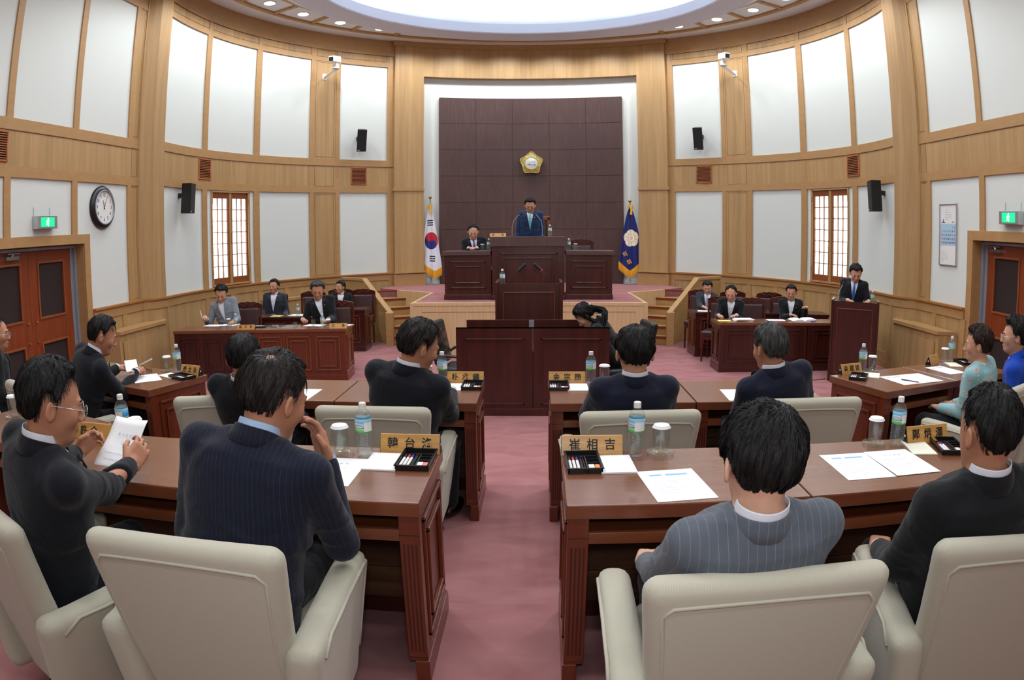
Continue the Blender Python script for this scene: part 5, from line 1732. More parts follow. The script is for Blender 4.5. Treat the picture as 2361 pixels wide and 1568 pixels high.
goose('microphone', 'right thick gooseneck microphone on the centre lectern with red ring', (0.31, 8.45, 1.4055), [(-0.01, 0, 0.07), (-0.07, 0, 0.15), (-0.11, 0, 0.19)], 0, (-0.72, 0, 0.70), big=True, led=True)
goose('microphone', 'thin gooseneck microphone with red light on the right lectern', (4.64, 9.52, 1.1305), [(0.0, 0, 0.10), (0.03, 0, 0.19), (0.08, 0.02, 0.26)], 0, (0.5, 0.2, 0.8), led=True)
t = thing('cable', 'thin black cable on the carpet beside the right lectern', 'cable', (4.05, 9.35, 0))
B().tube([(-.2, .45, .006), (-.15, .2, .006), (0, .05, .006), (0.2, -.02, .006), (.4, .05, .006)], 0.006, 6).build('cord', 'black_plastic', t)

# ---- emblem on the screen
t = thing('wall_emblem', 'gold five-petalled emblem with silver centre high on the brown screen', 'emblem', (0.008, 16.42, 3.76))
R5 = []
for k in range(5):
    a = pi / 2 + 2 * pi * k / 5
    for da, r in ((-0.30, 0.256), (-0.12, 0.283), (0.0, 0.288), (0.12, 0.283), (0.30, 0.256), (0.628, 0.232)):
        R5.append((r * cos(a + da), r * sin(a + da)))
def disc_prism(pts, y0, y1):
    b_ = B(); n = len(pts)
    vs = [(x, y0, z) for x, z in pts] + [(x, y1, z) for x, z in pts]
    b_._add(vs, [tuple(range(n)), tuple(range(2 * n - 1, n - 1, -1))] + [(i, (i + 1) % n, n + (i + 1) % n, n + i) for i in range(n)])
    return b_
disc_prism(R5, -0.03, 0.04).build('petal_plate', 'gold', t, bevel=0.010, smooth=True)
rim = B(); rim.tube([(x * 0.94, -0.032, z * 0.94) for x, z in R5], 0.010, 8, closed=True)
for k in range(5):
    a = pi / 2 + 2 * pi * k / 5 + pi / 5; rim.tube([(0.16 * cos(a), -0.034, 0.16 * sin(a)), (0.225 * cos(a), -0.034, 0.225 * sin(a))], 0.008, 6)
rim.build('petal_rim', 'gold', t, smooth=True)
disc_prism([(0.155 * cos(2 * pi * k / 40), 0.155 * sin(2 * pi * k / 40)) for k in range(40)], -0.045, 0.0).build('centre_disc', 'silver_white', t, bevel=0.006, smooth=True)
B().tube([(0.155 * cos(2 * pi * k / 40), -0.046, 0.155 * sin(2 * pi * k / 40)) for k in range(40)], 0.008, 8, closed=True).build('disc_rim', 'gold', t, smooth=True)
text_mesh('emblem_lettering', '의회', 0.125, 'silver_white', t, Matrix.Translation((0, -0.052, 0)) @ Matrix.Rotation(pi / 2, 4, 'X'), 0.006, bold=0.004)

# ---- flags
def flag(label, loc, W, z_top, z_side, z_tip, paint, mats, H=2.04, lean=0.0, skew=0.0):
    t = thing('standing_flag', label, 'flag', loc, 0, 'standing flags')
    B().tube([(0, 0, 0.02), (0, 0, H - 0.04)], 0.016, 12).build('pole', 'grey_metal', t, smooth=True)
    B().lathe([(0.16, 0), (0.16, 0.012), (0.03, 0.03), (0.02, 0.05)], 28).build('stand_base', 'grey_metal', t, smooth=True)
    q = B(); q.ell((0, 0, H), 0.038, 0.038, 0.038); q.build('finial', 'brass', t, smooth='all')
    nu, nv = 150, 260
    def pos(u, v, fringe=0.0):
        # u across -1..1, v 0 top..1 bottom
        zb = z_tip + (z_side - z_tip) * abs(u - skew) ** 1.15 / (1 + abs(skew))
        z = z_top + (zb - z_top) * v - fringe
        wv = 0.09 + (1 - 0.09) * min(1, v * 1.02) ** 0.72
        x = u * W / 2 * wv + lean * v
        y = -0.035 - 0.05 * v + 0.016 * v * sin(u * 9 + v * 2) + 0.03 * v * (u * u) + 0.008 * sin(u * 23) * v
        return x, y, z
    P = [[pos(-1 + 2 * i / nu, j / nv) for j in range(nv + 1)] for i in range(nu + 1)]
    b_ = B(); b_.grid(P)
    th_ = 0.004
    k0 = len(b_.v)
    fcs = list(b_.f)
    mi = []
    for f_ in fcs:
        c = [sum(b_.v[i][k] for i in f_) / 4 for k in range(3)]
        mi.append(paint(c[0], c[2]))
    b_.m = mi
    o = b_.build('flag_cloth', mats, t, smooth='all')
    md = o.modifiers.new('thickness', 'SOLIDIFY'); md.thickness = th_; md.offset = 1
    # gold fringe along the V-shaped lower edge
    fb = B()
    for i in range(120):
        u = -1 + 2 * i / 119
        a = pos(u, 0.995); b2 = pos(u, 0.995, 0.055); c2 = (b2[0] + 0.004 * sin(i * 2.3), b2[1], b2[2] - 0.13 + 0.012 * sin(i * 1.7))
        fb.tube([a, b2, c2], [0.006, 0.0058, 0.0028], 5)
    fb.build('fringe', 'fringe_gold', t)
    bw = B()
    for s_ in (-1, 1):
        bw.tube([(0, -0.05, z_top + 0.06), (s_ * 0.05, -0.07, z_top + 0.07), (s_ * 0.055, -0.07, z_top - 0.02), (s_ * 0.02, -0.06, z_top + 0.03)], 0.014, 8)
    bw.tube([(0.01, -0.07, z_top + 0.05), (0.02, -0.09, z_top - 0.06), (0.01, -0.095, z_top - 0.15)], [0.018, 0.022, 0.03], 8)
    bw.build('ribbon_tassel', 'fringe_gold', t, smooth=True)
    return t
plain('flag_white', '#dfe1ea', 0.8); plain('flag_red', '#c01c30', 0.7); plain('flag_blue', '#1c2a78', 0.7); plain('flag_black', '#14162a', 0.7)
plain('flag_navy', '#0c1a66', 0.7); plain('fringe_gold', '#e6a828', 0.6); plain('flag_petal', '#e6e6dc', 0.7)
def paint_k(x, z):
    cx, cz, r = 0.025, 1.93 - 0.909, 0.20
    dx, dz = (x - cx) / 0.78, z - cz
    dx2 = dx * cos(0.5) + dz * sin(0.5); dz2 = -dx * sin(0.5) + dz * cos(0.5)
    dx2, dz2 = dz2, -dx2
    if dx * dx + dz * dz < r * r:
        # S-curve division
        if (dx2 - r / 2) ** 2 + dz2 ** 2 < r * r / 4: return 1
        if (dx2 + r / 2) ** 2 + dz2 ** 2 < r * r / 4: return 2
        return 1 if dz2 < 0 else 2
    for (bx_, bz_, tl, br) in ((0.0, 2.35 - .909, 0.05, ()), (0.05, 1.51 - .909, -0.05, (1,))):
        ux, uz = x - bx_, z - bz_ - tl * (x - bx_)
        for k in range(3):
            zz = -0.052 + 0.052 * k
            if abs(uz - zz) < 0.015 and abs(ux) < 0.066 and not (k in br and abs(ux) < 0.006): return 3
    return 0
flag('standing national flag with red and blue disc, left of the rostrum', (-2.35, 15.98, DZ), 0.50, 1.80, 0.52, 0.31, paint_k, ['flag_white', 'flag_red', 'flag_blue', 'flag_black'], lean=0.02, skew=0.35)
def paint_b(x, z):
    cx, cz = 0.02, 1.975 - 0.909
    dx, dz = (x - cx) / 0.88, z - cz; r = sqrt(dx * dx + dz * dz); a = atan2(dz, dx) + 0.2
    k = (a / (2 * pi / 5)) % 1
    R_ = 0.172 - 0.024 * abs(cos(k * pi)) ** 0.5 * (1 if True else 0)
    R_ = 0.175 + 0.030 * sin(k * pi) ** 0.7
    if r < R_:
        if r > R_ - 0.008: return 2
        if abs(r - 0.095) < 0.006: return 2
        kk = (a / (2 * pi / 10)) % 1
        if r > 0.095 and min(kk, 1 - kk) * r * (2 * pi / 10) < 0.005: return 2
        if r < 0.05 and (int((dx + dz) / 0.012) % 2 == 0) and abs(dx - dz) < 0.05: return 2
        return 1
    return 0
t = flag('standing navy council flag with white blossom, right of the rostrum', (2.29, 15.93, DZ), 0.58, 1.76, 0.58, 0.31, paint_b, ['flag_navy', 'flag_petal', 'fringe_gold'], H=1.93, lean=0.02, skew=-0.1)
text_mesh('lettering', '의', 0.13, 'fringe_gold', t, Matrix.Translation((-0.13, -0.125, 0.69)) @ Matrix.Rotation(RD(-28), 4, 'Y') @ Matrix.Rotation(pi / 2, 4, 'X'), 0.002, bold=0.002)
text_mesh('lettering', '회', 0.13, 'fringe_gold', t, Matrix.Translation((-0.03, -0.125, 0.51)) @ Matrix.Rotation(RD(-28), 4, 'Y') @ Matrix.Rotation(pi / 2, 4, 'X'), 0.002, bold=0.002)

# ================================================================== THINGS ON THE WALLS
def wall_frame(s, side, off=0.0):
    """location and z-rotation of a thing facing the room at wall position s (local -y into the room)"""
    p = path_pt(s, off, side); q = path_pt(s, off + 0.1, side)
    d = Vector((q[0] - p[0], q[1] - p[1]))
    return p, atan2(d.x, -d.y)
VT = {}
def vent(label, s, side, z=3.44, o=0.018):
    p, a = wall_frame(s, side, o)
    if 'v' in VT: return dup(VT['v'], (p[0], p[1], z), a, label)
    t = thing('air_vent', label, 'vent', (p[0], p[1], z), a, 'wooden air vents in the wall band')
    h = 0.195
    f_ = B(); f_.box(-h, h, -0.02, 0, h - 0.025, h); f_.box(-h, h, -0.02, 0, -h, -h + 0.025); f_.box(-h, -h + 0.025, -0.02, 0, -h, h); f_.box(h - 0.025, h, -0.02, 0, -h, h)
    f_.build('frame', 'vent_wood', t, bevel=0.003)
    B().box(-h + .02, h - .02, -0.004, 0, -h + .02, h - .02).build('dark_duct', 'grille_dark', t)
    for k in range(11):
        zz = -h + 0.045 + 0.030 * k
        B().box(-h + .024, h - .024, -0.016, -0.004, zz - 0.005, zz + 0.006).build('slat', 'vent_wood', t)
    VT['v'] = t; return t
ANG = lambda x, y: math.degrees(atan2(y - 10.5, x))
sv1 = (sW8 + sW9) / 2 + 0.0
vent('slatted wooden vent beside the portal on the left, under the small speaker', S_A(ANG(3.85, 15.09)), -1)
vent('slatted wooden vent beside the portal on the right, under the small speaker', S_A(ANG(3.87, 15.07)), 1)
vent('slatted wooden vent above the left lattice window', S_A(ANG(5.9, 11.48)), -1)
vent('slatted wooden vent above the right lattice window', S_A(ANG(5.89, 11.52)), 1)
vent('slatted wooden vent cut by the left edge, above the left door', S_Y(6.18), -1)
SP = {}
def speaker(label, s, side, z, tilt, turn=0.0, H=0.5, W=0.24):
    p, a = wall_frame(s, side, 0.0)
    t = thing('wall_speaker', label, 'loudspeaker', (p[0], p[1], z), a, 'black wall loudspeakers')
    B().box(-0.03, 0.03, -0.10, 0.0, 0.02, 0.10).build('bracket', 'black_plastic', t, bevel=0.004)
    M = Matrix.Translation((0, -0.20, 0)) @ Matrix.Rotation(turn, 4, 'Z') @ Matrix.Rotation(tilt, 4, 'X')
    c = B(); c.prism([(-W / 2, -0.09), (W / 2, -0.09), (W / 2 - 0.04, 0.10), (-W / 2 + 0.04, 0.10)], -H / 2, H / 2)
    o = c.build('cabinet', 'black_plastic', t, bevel=0.006); o.matrix_local = M
    g = B(); g.box(-W / 2 + .008, W / 2 - .008, -0.098, -0.09, -H / 2 + .008, H / 2 - .008)
    o2 = g.build('front_grille', 'black_mesh', t, bevel=0.003); o2.matrix_local = M
    l_ = B(); l_.box(-W / 2 + .02, -W / 2 + .075, -0.101, -0.098, -H / 2 + .02, -H / 2 + .04); o3 = l_.build('maker_badge', 'aluminium', t); o3.matrix_local = M
    return t
speaker('black loudspeaker high on the white panel left of the portal', S_A(ANG(3.87, 15.07)), -1, 4.24, RD(14), RD(-14), 0.50, 0.22)
speaker('black loudspeaker high on the white panel right of the portal', S_A(ANG(3.85, 15.09)), 1, 4.24, RD(14), RD(14), 0.50, 0.22)
speaker('black loudspeaker left of the left lattice window', S_A(ANG(5.97, 10.66)), -1, 2.86, RD(3), RD(12), 0.52, 0.26)
speaker('black loudspeaker right of the right lattice window', S_A(ANG(5.975, 10.50)), 1, 2.84, RD(3), RD(-12), 0.52, 0.26)

def cctv(label, side):
    s = S_A(ANG(4.5, 14.45)); p, a = wall_frame(s, side, 0.018)
    t = thing('video_camera', label, 'camera', (p[0], p[1], 5.68), a, 'pan and tilt cameras')
    sg = 1 if side > 0 else -1
    B().box(-0.055, 0.055, -0.012, 0, -0.07, 0.07).build('wall_plate', 'white_plastic', t, bevel=0.004)
    B().tube([(0, -0.01, -0.02), (-sg * 0.03, -0.35, 0.07), (-sg * 0.03, -0.42, 0.08)], [0.035, 0.045, 0.05], 4).build('arm', 'white_plastic', t)
    B().lathe([(0.085, 0.10), (0.085, 0.115), (0.07, 0.12), (0.07, 0.16), (0.075, 0.165), (0.07, 0.19), (0.04, 0.20), (0.04, 0.25)], 20, M=Matrix.Translation((-sg * 0.03, -0.42, 0))).build('pan_head', 'white_plastic', t, smooth=True)
    M = Matrix.Translation((-sg * 0.03, -0.42, 0.31)) @ Matrix.Rotation(-a + RD(12 * sg), 4, 'Z') @ Matrix.Rotation(RD(8), 4, 'X')
    h_ = B(); h_.box(-0.065, 0.065, -0.22, 0.12, -0.06, 0.07); o = h_.build('housing', 'white_plastic', t, bevel=0.008); o.matrix_local = M
    g = B(); g.box(-0.05, 0.05, -0.226, -0.218, -0.045, 0.045); o = g.build('front_glass', 'black_plastic', t); o.matrix_local = M
    return t
cctv('white pan-tilt camera on an arm, upper left of the portal', -1)
cctv('white pan-tilt camera on an arm, upper right of the portal', 1)

# clock
p, a = wall_frame(S_Y(8.575), -1)
t = thing('wall_clock', 'round black-rimmed wall clock on the left wall', 'clock', (p[0], p[1], 2.695), a)
MX = Matrix.Rotation(pi / 2, 4, 'X')
B().lathe([(0.32, 0.0), (0.325, 0.02), (0.30, 0.05), (0.265, 0.075), (0.255, 0.07)], 56, M=MX, cap=False).build('rim', 'black_plastic', t, smooth='all')
B().lathe([(0.262, 0.066), (0.258, 0.078), (0.245, 0.08), (0.238, 0.06)], 56, M=MX, cap=False).build('inner_ring', 'grey_metal', t, smooth='all')
B().lathe([(0.0005, 0.055), (0.25, 0.055), (0.25, 0.03)], 48, M=MX, cap=False).build('dial', 'white_plastic', t)
for k in range(1, 13):
    an = pi / 2 - 2 * pi * k / 12
    text_mesh('numeral', str(k), 0.072, 'ink_black', t, Matrix.Translation((0.185 * cos(an), -0.0555, 0.185 * sin(an))) @ MX, 0.0008, bold=0.001, sx=0.85)
for nm, an, L, r in (('hour_hand', pi / 2 + RD(20), 0.11, 0.006), ('minute_hand', pi / 2 - RD(24), 0.165, 0.0045)):
    B().tube([(-0.03 * cos(an), -0.062, -0.03 * sin(an)), (L * cos(an), -0.062, L * sin(an))], [r, r * .5], 6).build(nm, 'ink_black', t)
# exit signs
for side, lb in ((-1, 'lit green exit sign with white running figure over the left door'), (1, 'lit green exit sign with white running figure over the right door')):
    p, a = wall_frame(S_Y(7.14), side)
    t = thing('exit_sign', lb, 'exit sign', (p[0], p[1], 2.485), a, 'exit signs')
    B().box(-0.215, 0.215, -0.11, 0, -0.085, 0.085).build('housing', 'aluminium', t, bevel=0.005)
    B().box(-0.145, 0.145, -0.114, -0.11, -0.062, 0.062).build('lit_panel', 'exit_green', t)
    fg = B()
    fg.ell((0.005, -0.116, 0.043), 0.011, 0.002, 0.011)
    for pts, r in (([(0.0, -0.116, 0.03), (-0.006, -0.116, -0.005)], 0.011), ([(-0.006, -0.116, -0.005), (0.016, -0.116, -0.024), (0.004, -0.116, -0.052)], 0.006),
                   ([(-0.006, -0.116, -0.005), (-0.016, -0.116, -0.028), (-0.036, -0.116, -0.036)], 0.006), ([(0.0, -0.116, 0.024), (0.022, -0.116, 0.008), (0.034, -0.116, 0.014)], 0.005), ([(0.0, -0.116, 0.024), (-0.022, -0.116, 0.012), (-0.03, -0.116, -0.004)], 0.005)):
        fg.tube(pts, r, 6)
    fg.build('running_figure', 'exit_white', t)
    for x in (-0.19, 0.16):
        B().tube([(x, -0.01, 0.085), (x, -0.004, 0.20)], 0.003, 5).build('hanger_wire', 'aluminium', t)
# calendar
p, a = wall_frame(S_Y(8.77), 1)
t = thing('wall_calendar', 'tall framed wall calendar with pale blue month on the right wall', 'calendar', (p[0], p[1], 2.24), a)
B().box(-0.235, 0.235, -0.012, 0, -0.445, 0.445).build('board', 'white_plastic', t)
fr = B(); fr.box(-0.245, -0.225, -0.024, 0, -0.455, 0.455); fr.box(0.225, 0.245, -0.024, 0, -0.455, 0.455); fr.box(-0.245, 0.245, -0.024, 0, 0.44, 0.455); fr.box(-0.245, 0.245, -0.024, 0, -0.455, -0.44)
fr.build('metal_frame', 'aluminium', t, bevel=0.002)
plain('calendar_blue', '#a9c6da', 0.8)
B().box(-0.215, 0.205, -0.0135, -0.012, -0.16, 0.16).build('month_block', 'calendar_blue', t)
rows = [['', '', '', '', '', '1', '2'], ['3', '4', '5', '6', '7', '8', '9'], ['10', '11', '12', '13', '14', '15', '16'], ['17', '18', '19', '20', '21', '22', '23'], ['24', '25', '26', '27', '28', '29', '30']]
for r_, row in enumerate(rows):
    for c_, s_ in enumerate(row):
        if s_:
            mt_ = 'red_plastic' if c_ == 0 or s_ == '15' else ('blue_plastic' if c_ == 6 else 'ink_black')
            text_mesh('date_number', s_, 0.042, mt_, t, Matrix.Translation((-0.175 + 0.058 * c_, -0.0138, 0.105 - 0.056 * r_)) @ MX, 0.0003, bold=0.001)
for z0, x0 in ((0.36, -0.09), (-0.25, -0.18)):
    for r_ in range(5):
        text_mesh('small_dates', ' '.join(str(7 * r_ + k + 1) for k in range(7) if 7 * r_ + k < 31), 0.020, 'ink_grey', t, Matrix.Translation((x0, -0.0128, z0 - 0.034 * r_)) @ MX, 0.0003, align='LEFT')
q = B(); q.box(-0.19, -0.09, -0.0135, -0.012, 0.175, 0.185); q.box(-0.15, -0.13, -0.0135, -0.012, 0.185, 0.225); q.build('small_print_mark', 'flag_blue', t)
text_mesh('month_title', '2008 8', 0.02, 'ink_black', t, Matrix.Translation((0.13, -0.0135, 0.185)) @ MX, 0.0003)
# ================================================================== PEOPLE
def skin_mat(name, col):
    m = plain(name, col, 0.5, noise=0.07, nscale=25, spec=0.35); return m
skin_mat('skin_a', '#c9957a'); skin_mat('skin_b', '#b98266'); skin_mat('skin_c', '#d6a78d')
def hair_mat(name, ca, cb):
    m, nt, b = new_mat(name)
    tc = nt.nodes.new('ShaderNodeTexCoord'); n = nt.nodes.new('ShaderNodeTexNoise'); n.inputs['Scale'].default_value = 60
    mp = nt.nodes.new('ShaderNodeMapping'); mp.inputs['Scale'].default_value = (1, 1, 0.25)
    r = nt.nodes.new('ShaderNodeValToRGB'); r.color_ramp.elements[0].position = 0.35; r.color_ramp.elements[1].position = 0.75
    r.color_ramp.elements[0].color = srgb(ca); r.color_ramp.elements[1].color = srgb(cb)
    nt.links.new(tc.outputs['Object'], mp.inputs[0]); nt.links.new(mp.outputs[0], n.inputs['Vector'])
    nt.links.new(n.outputs['Fac'], r.inputs[0]); nt.links.new(r.outputs[0], b.inputs['Base Color'])
    b.inputs['Roughness'].default_value = 0.55; b.inputs['Specular IOR Level'].default_value = 0.3
    bp = nt.nodes.new('ShaderNodeBump'); bp.inputs['Strength'].default_value = 0.5; bp.inputs['Distance'].default_value = 0.004
    nt.links.new(n.outputs['Fac'], bp.inputs['Height']); nt.links.new(bp.outputs[0], b.inputs['Normal'])
hair_mat('hair_black', '#0b0a0b', '#1f1c1c'); hair_mat('hair_dark', '#151110', '#2e2623'); hair_mat('hair_grey', '#2b2a2a', '#5c5a59'); hair_mat('hair_brown', '#21130f', '#3d2822')
cloth('suit_grey_stripe', '#565c66', '#6d747e', 0.021, 0.08); cloth('suit_navy_stripe', '#0f1426', '#212a42', 0.015, 0.08)
cloth('suit_black', '#0f1116'); cloth('suit_navy', '#10162a'); cloth('suit_dark_navy', '#0e121b'); cloth('suit_charcoal', '#2b303a')
cloth('suit_light_grey', '#7c828c'); cloth('suit_blue', '#1c2f50'); cloth('jacket_royal', '#1444b0'); cloth('trousers_dark', '#15161b')
plain('shirt_white', '#e4e8f2', 0.75); plain('shirt_blue', '#a9c4e6', 0.75); plain('tie_blue', '#2f5fae', 0.5, noise=0.3, nscale=80)
plain('tie_teal', '#6fb3bb', 0.5, noise=0.2, nscale=80); plain('tie_violet', '#6a4a86', 0.5, noise=0.3, nscale=60); plain('tie_stripe', '#a8a4b4', 0.5, noise=0.5, nscale=90)
plain('eye_white', '#d9d2cb', 0.3); plain('iris_dark', '#1c120d', 0.2); plain('lips', '#a4605a', 0.5); plain('shoe_black', '#0d0c0c', 0.3)
# flowered blouse
m, nt, b = new_mat('floral')
tc = nt.nodes.new('ShaderNodeTexCoord')
v = nt.nodes.new('ShaderNodeTexVoronoi'); v.inputs['Scale'].default_value = 25
nt.links.new(tc.outputs['Object'], v.inputs['Vector'])
r = nt.nodes.new('ShaderNodeValToRGB'); r.color_ramp.interpolation = 'CONSTANT'
r.color_ramp.elements[0].position = 0.0; r.color_ramp.elements[0].color = srgb('#e8c07a')
r.color_ramp.elements[1].position = 0.10; r.color_ramp.elements[1].color = srgb('#c96a5c')
e = r.color_ramp.elements.new(0.26); e.color = srgb('#dcdad0'); e = r.color_ramp.elements.new(0.31); e.color = srgb('#86b4ba')
nt.links.new(v.outputs['Distance'], r.inputs[0])
v2 = nt.nodes.new('ShaderNodeTexVoronoi'); v2.inputs['Scale'].default_value = 47; nt.links.new(tc.outputs['Object'], v2.inputs['Vector'])
r2 = nt.nodes.new('ShaderNodeValToRGB'); r2.color_ramp.interpolation = 'CONSTANT'
r2.color_ramp.elements[0].position = 0; r2.color_ramp.elements[0].color = (1, 1, 1, 1); r2.color_ramp.elements[1].position = 0.16; r2.color_ramp.elements[1].color = (0, 0, 0, 1)
nt.links.new(v2.outputs['Distance'], r2.inputs[0])
mx = nt.nodes.new('ShaderNodeMix'); mx.data_type = 'RGBA'; mx.inputs['B'].default_value = srgb('#c8a070')
nt.links.new(r2.outputs[0], mx.inputs['Factor']); nt.links.new(r.outputs[0], mx.inputs['A']); nt.links.new(mx.outputs['Result'], b.inputs['Base Color'])
b.inputs['Roughness'].default_value = 0.75

def torus_prim(c, M, Rx, Ry, r, hr=1.0):
    c = V3(c)
    def fn(X, Y, Z):
        x, y, z = X - c[0], Y - c[1], Z - c[2]
        u = x * M[0, 0] + y * M[1, 0] + z * M[2, 0]; v = x * M[0, 1] + y * M[1, 1] + z * M[2, 1]; w_ = x * M[0, 2] + y * M[1, 2] + z * M[2, 2]
        q = (np.sqrt((u / Rx) ** 2 + (v / Ry) ** 2) - 1) * min(Rx, Ry)
        return np.sqrt(q * q + (w_ / hr) ** 2) - r
    R = max(Rx, Ry) + r * max(1, hr)
    return fn, c - R, c + R

EL0 = [(0, 36), (30, 38), (50, 36), (64, 24), (74, 2), (82, -12), (90, 4), (104, 6), (116, -36), (136, -56), (180, -63)]
def hair_mesh(t, hc, Hm, S, style):
    thk = style.get('thk', 0.020); mat = style.get('mat', 'hair_black'); bald = style.get('bald'); side = style.get('side', 1.0)
    rec = style.get('recede', 0); low = style.get('low', 0); n_str = style.get('strands', 500)
    seed = style.get('seed', 1); rg = np.random.default_rng(seed)
    A = np.array(EL0, float)
    base = V3(0.081, 0.094, 0.090) * S; c0 = V3(0, -0.012, 0.022) * S
    amp = style.get('rough', 0.004)
    ph = rg.uniform(0, 6.28, 8)
    def cover(az, el):
        e0 = np.interp(np.abs(az), A[:, 0], A[:, 1])
        e0 = e0 + rec * np.clip(1 - np.abs(az) / 60, 0, 1) - low * np.clip((np.abs(az) - 60) / 40, 0, 1)
        if style.get('long'):
            e0 = np.where(np.abs(az) > 70, -62, e0)
        m_ = np.clip((el - e0) / 11.0, 0, 1)
        if bald:
            baz, bel, br = bald
            a1, e1, a2, e2 = np.radians(az), np.radians(el), np.radians(baz), np.radians(bel)
            d = np.degrees(np.arccos(np.clip(np.sin(e1) * np.sin(e2) + np.cos(e1) * np.cos(e2) * np.cos(a1 - a2), -1, 1)))
            m_ = m_ * np.clip((d - br) / 26.0, 0, 1)
        return m_
    def rad(az, el, extra=0.0):
        m_ = cover(az, el)
        top = np.clip((el + 20) / 70, 0, 1)
        T_ = thk * (0.42 + 0.58 * top) * side * np.clip((el + 70) / 34, 0.2, 1)
        T_ = T_ + amp * (np.sin(az * 0.13 + ph[0]) * np.sin(el * .11 + ph[1]) + 0.6 * np.sin(az * 0.31 + ph[2] + el * .05) + 0.4 * np.sin(az * .7 + el * .2 + ph[3]))
        k = m_ * (T_ * S + extra) - (1 - m_) ** 2 * 0.016 * S - (m_ < 0.02) * 0.01
        a, e = np.radians(az), np.radians(el)
        d = np.stack([np.sin(a) * np.cos(e), np.cos(a) * np.cos(e), np.sin(e)], -1)
        R_ = 1 / np.sqrt(((d / base) ** 2).sum(-1))
        return c0 + d * (R_ + k)[..., None], m_
    na, ne = 120, 70
    az = np.linspace(-180, 180, na, endpoint=False); el = np.linspace(-80, 90, ne)
    AZ, EL = np.meshgrid(az, el, indexing='ij')
    P, _ = rad(AZ, EL)
    V = P.reshape(-1, 3)
    I_ = np.arange(na * ne).reshape(na, ne)
    Q = np.stack([I_[:, :-1], np.roll(I_, -1, 0)[:, :-1], np.roll(I_, -1, 0)[:, 1:], I_[:, 1:]], -1).reshape(-1, 4)
    Vs, Qs = [V], [Q]; off = len(V)
    # locks of hair lying along the head, fanning out from the whorl
    whorl = style.get('whorl', (175, 62))
    wd = np.array([sin(RD(whorl[0])) * cos(RD(whorl[1])), cos(RD(whorl[0])) * cos(RD(whorl[1])), sin(RD(whorl[1]))])
    K = 6; made = 0; L0 = style.get('len', 0.045)
    sv, sq = [], []
    tries = 0
    while made < n_str and tries < n_str * 6:
        tries += 1
        z = rg.uniform(-0.75, 1); a = rg.uniform(-pi, pi); e = math.asin(z)
        azd, eld = math.degrees(a), math.degrees(e)
        m_ = float(cover(np.array(azd), np.array(eld)))
        if m_ < 0.25 and not (bald and rg.uniform() < style.get('sparse', 0.0) and eld > 25): continue
        d = np.array([sin(a) * cos(e), cos(a) * cos(e), sin(e)])
        if style.get('forward'):
            tg = np.array([0.25 * style.get('part', 1), 1.0, -0.15]) if e > 0.5 else np.array([0, 0.1, -1.0])
        else:
            tg = d - wd * 1.0
        tg = tg - d * (tg @ d); tg = tg / (np.linalg.norm(tg) + 1e-6) + rg.normal(0, 0.10, 3)
        if eld < 25: tg = tg * 0.4 + np.array([0, -0.1 if abs(azd) < 130 else 0, -1.0])
        tg = tg - d * (tg @ d); tg /= np.linalg.norm(tg) + 1e-6
        L = L0 * rg.uniform(0.6, 1.2); wid = style.get('wid', 0.0016) * rg.uniform(0.7, 1.3)
        dd = d.copy(); pts = []
        for k in range(K):
            s_ = k / (K - 1)
            az_, el_ = math.degrees(atan2(dd[0], dd[1])), math.degrees(math.asin(max(-1, min(1, dd[2]))))
            p_, mm = rad(np.array(az_), np.array(el_))
            if mm < 0.3:
                R_ = 1 / np.sqrt(((dd / base) ** 2).sum()); p_ = c0 + dd * (R_ + 0.004 * S)
            pts.append(p_ + dd * (0.0008 + 0.0022 * s_ * rg.uniform(0.2, 1.5)))
            dd = dd + tg * L / 0.1 / K; dd /= np.linalg.norm(dd)
        pts = np.array(pts); side_v = np.cross(tg, d); side_v = side_v / (np.linalg.norm(side_v) + 1e-9)
        ang = rg.uniform(-0.9, 0.9); sv_ = side_v * cos(ang) + d * sin(ang)
        wv = wid * np.array([1, 1, 0.9, 0.7, 0.45, 0.1])[:, None]
        a_ = pts + sv_ * wv; b_ = pts - sv_ * wv
        sv.append(np.concatenate([a_, b_])); base_i = off + made * 2 * K
        sq.append([(base_i + i, base_i + i + 1, base_i + K + i + 1, base_i + K + i) for i in range(K - 1)])
        made += 1
    if made:
        Vs.append(np.concatenate(sv)); Qs.append(np.array(sq).reshape(-1, 4))
    V = np.concatenate(Vs); Q = np.concatenate(Qs)
    V = V @ Hm.T + hc
    return np_mesh('hair', V, Q, mat, t)

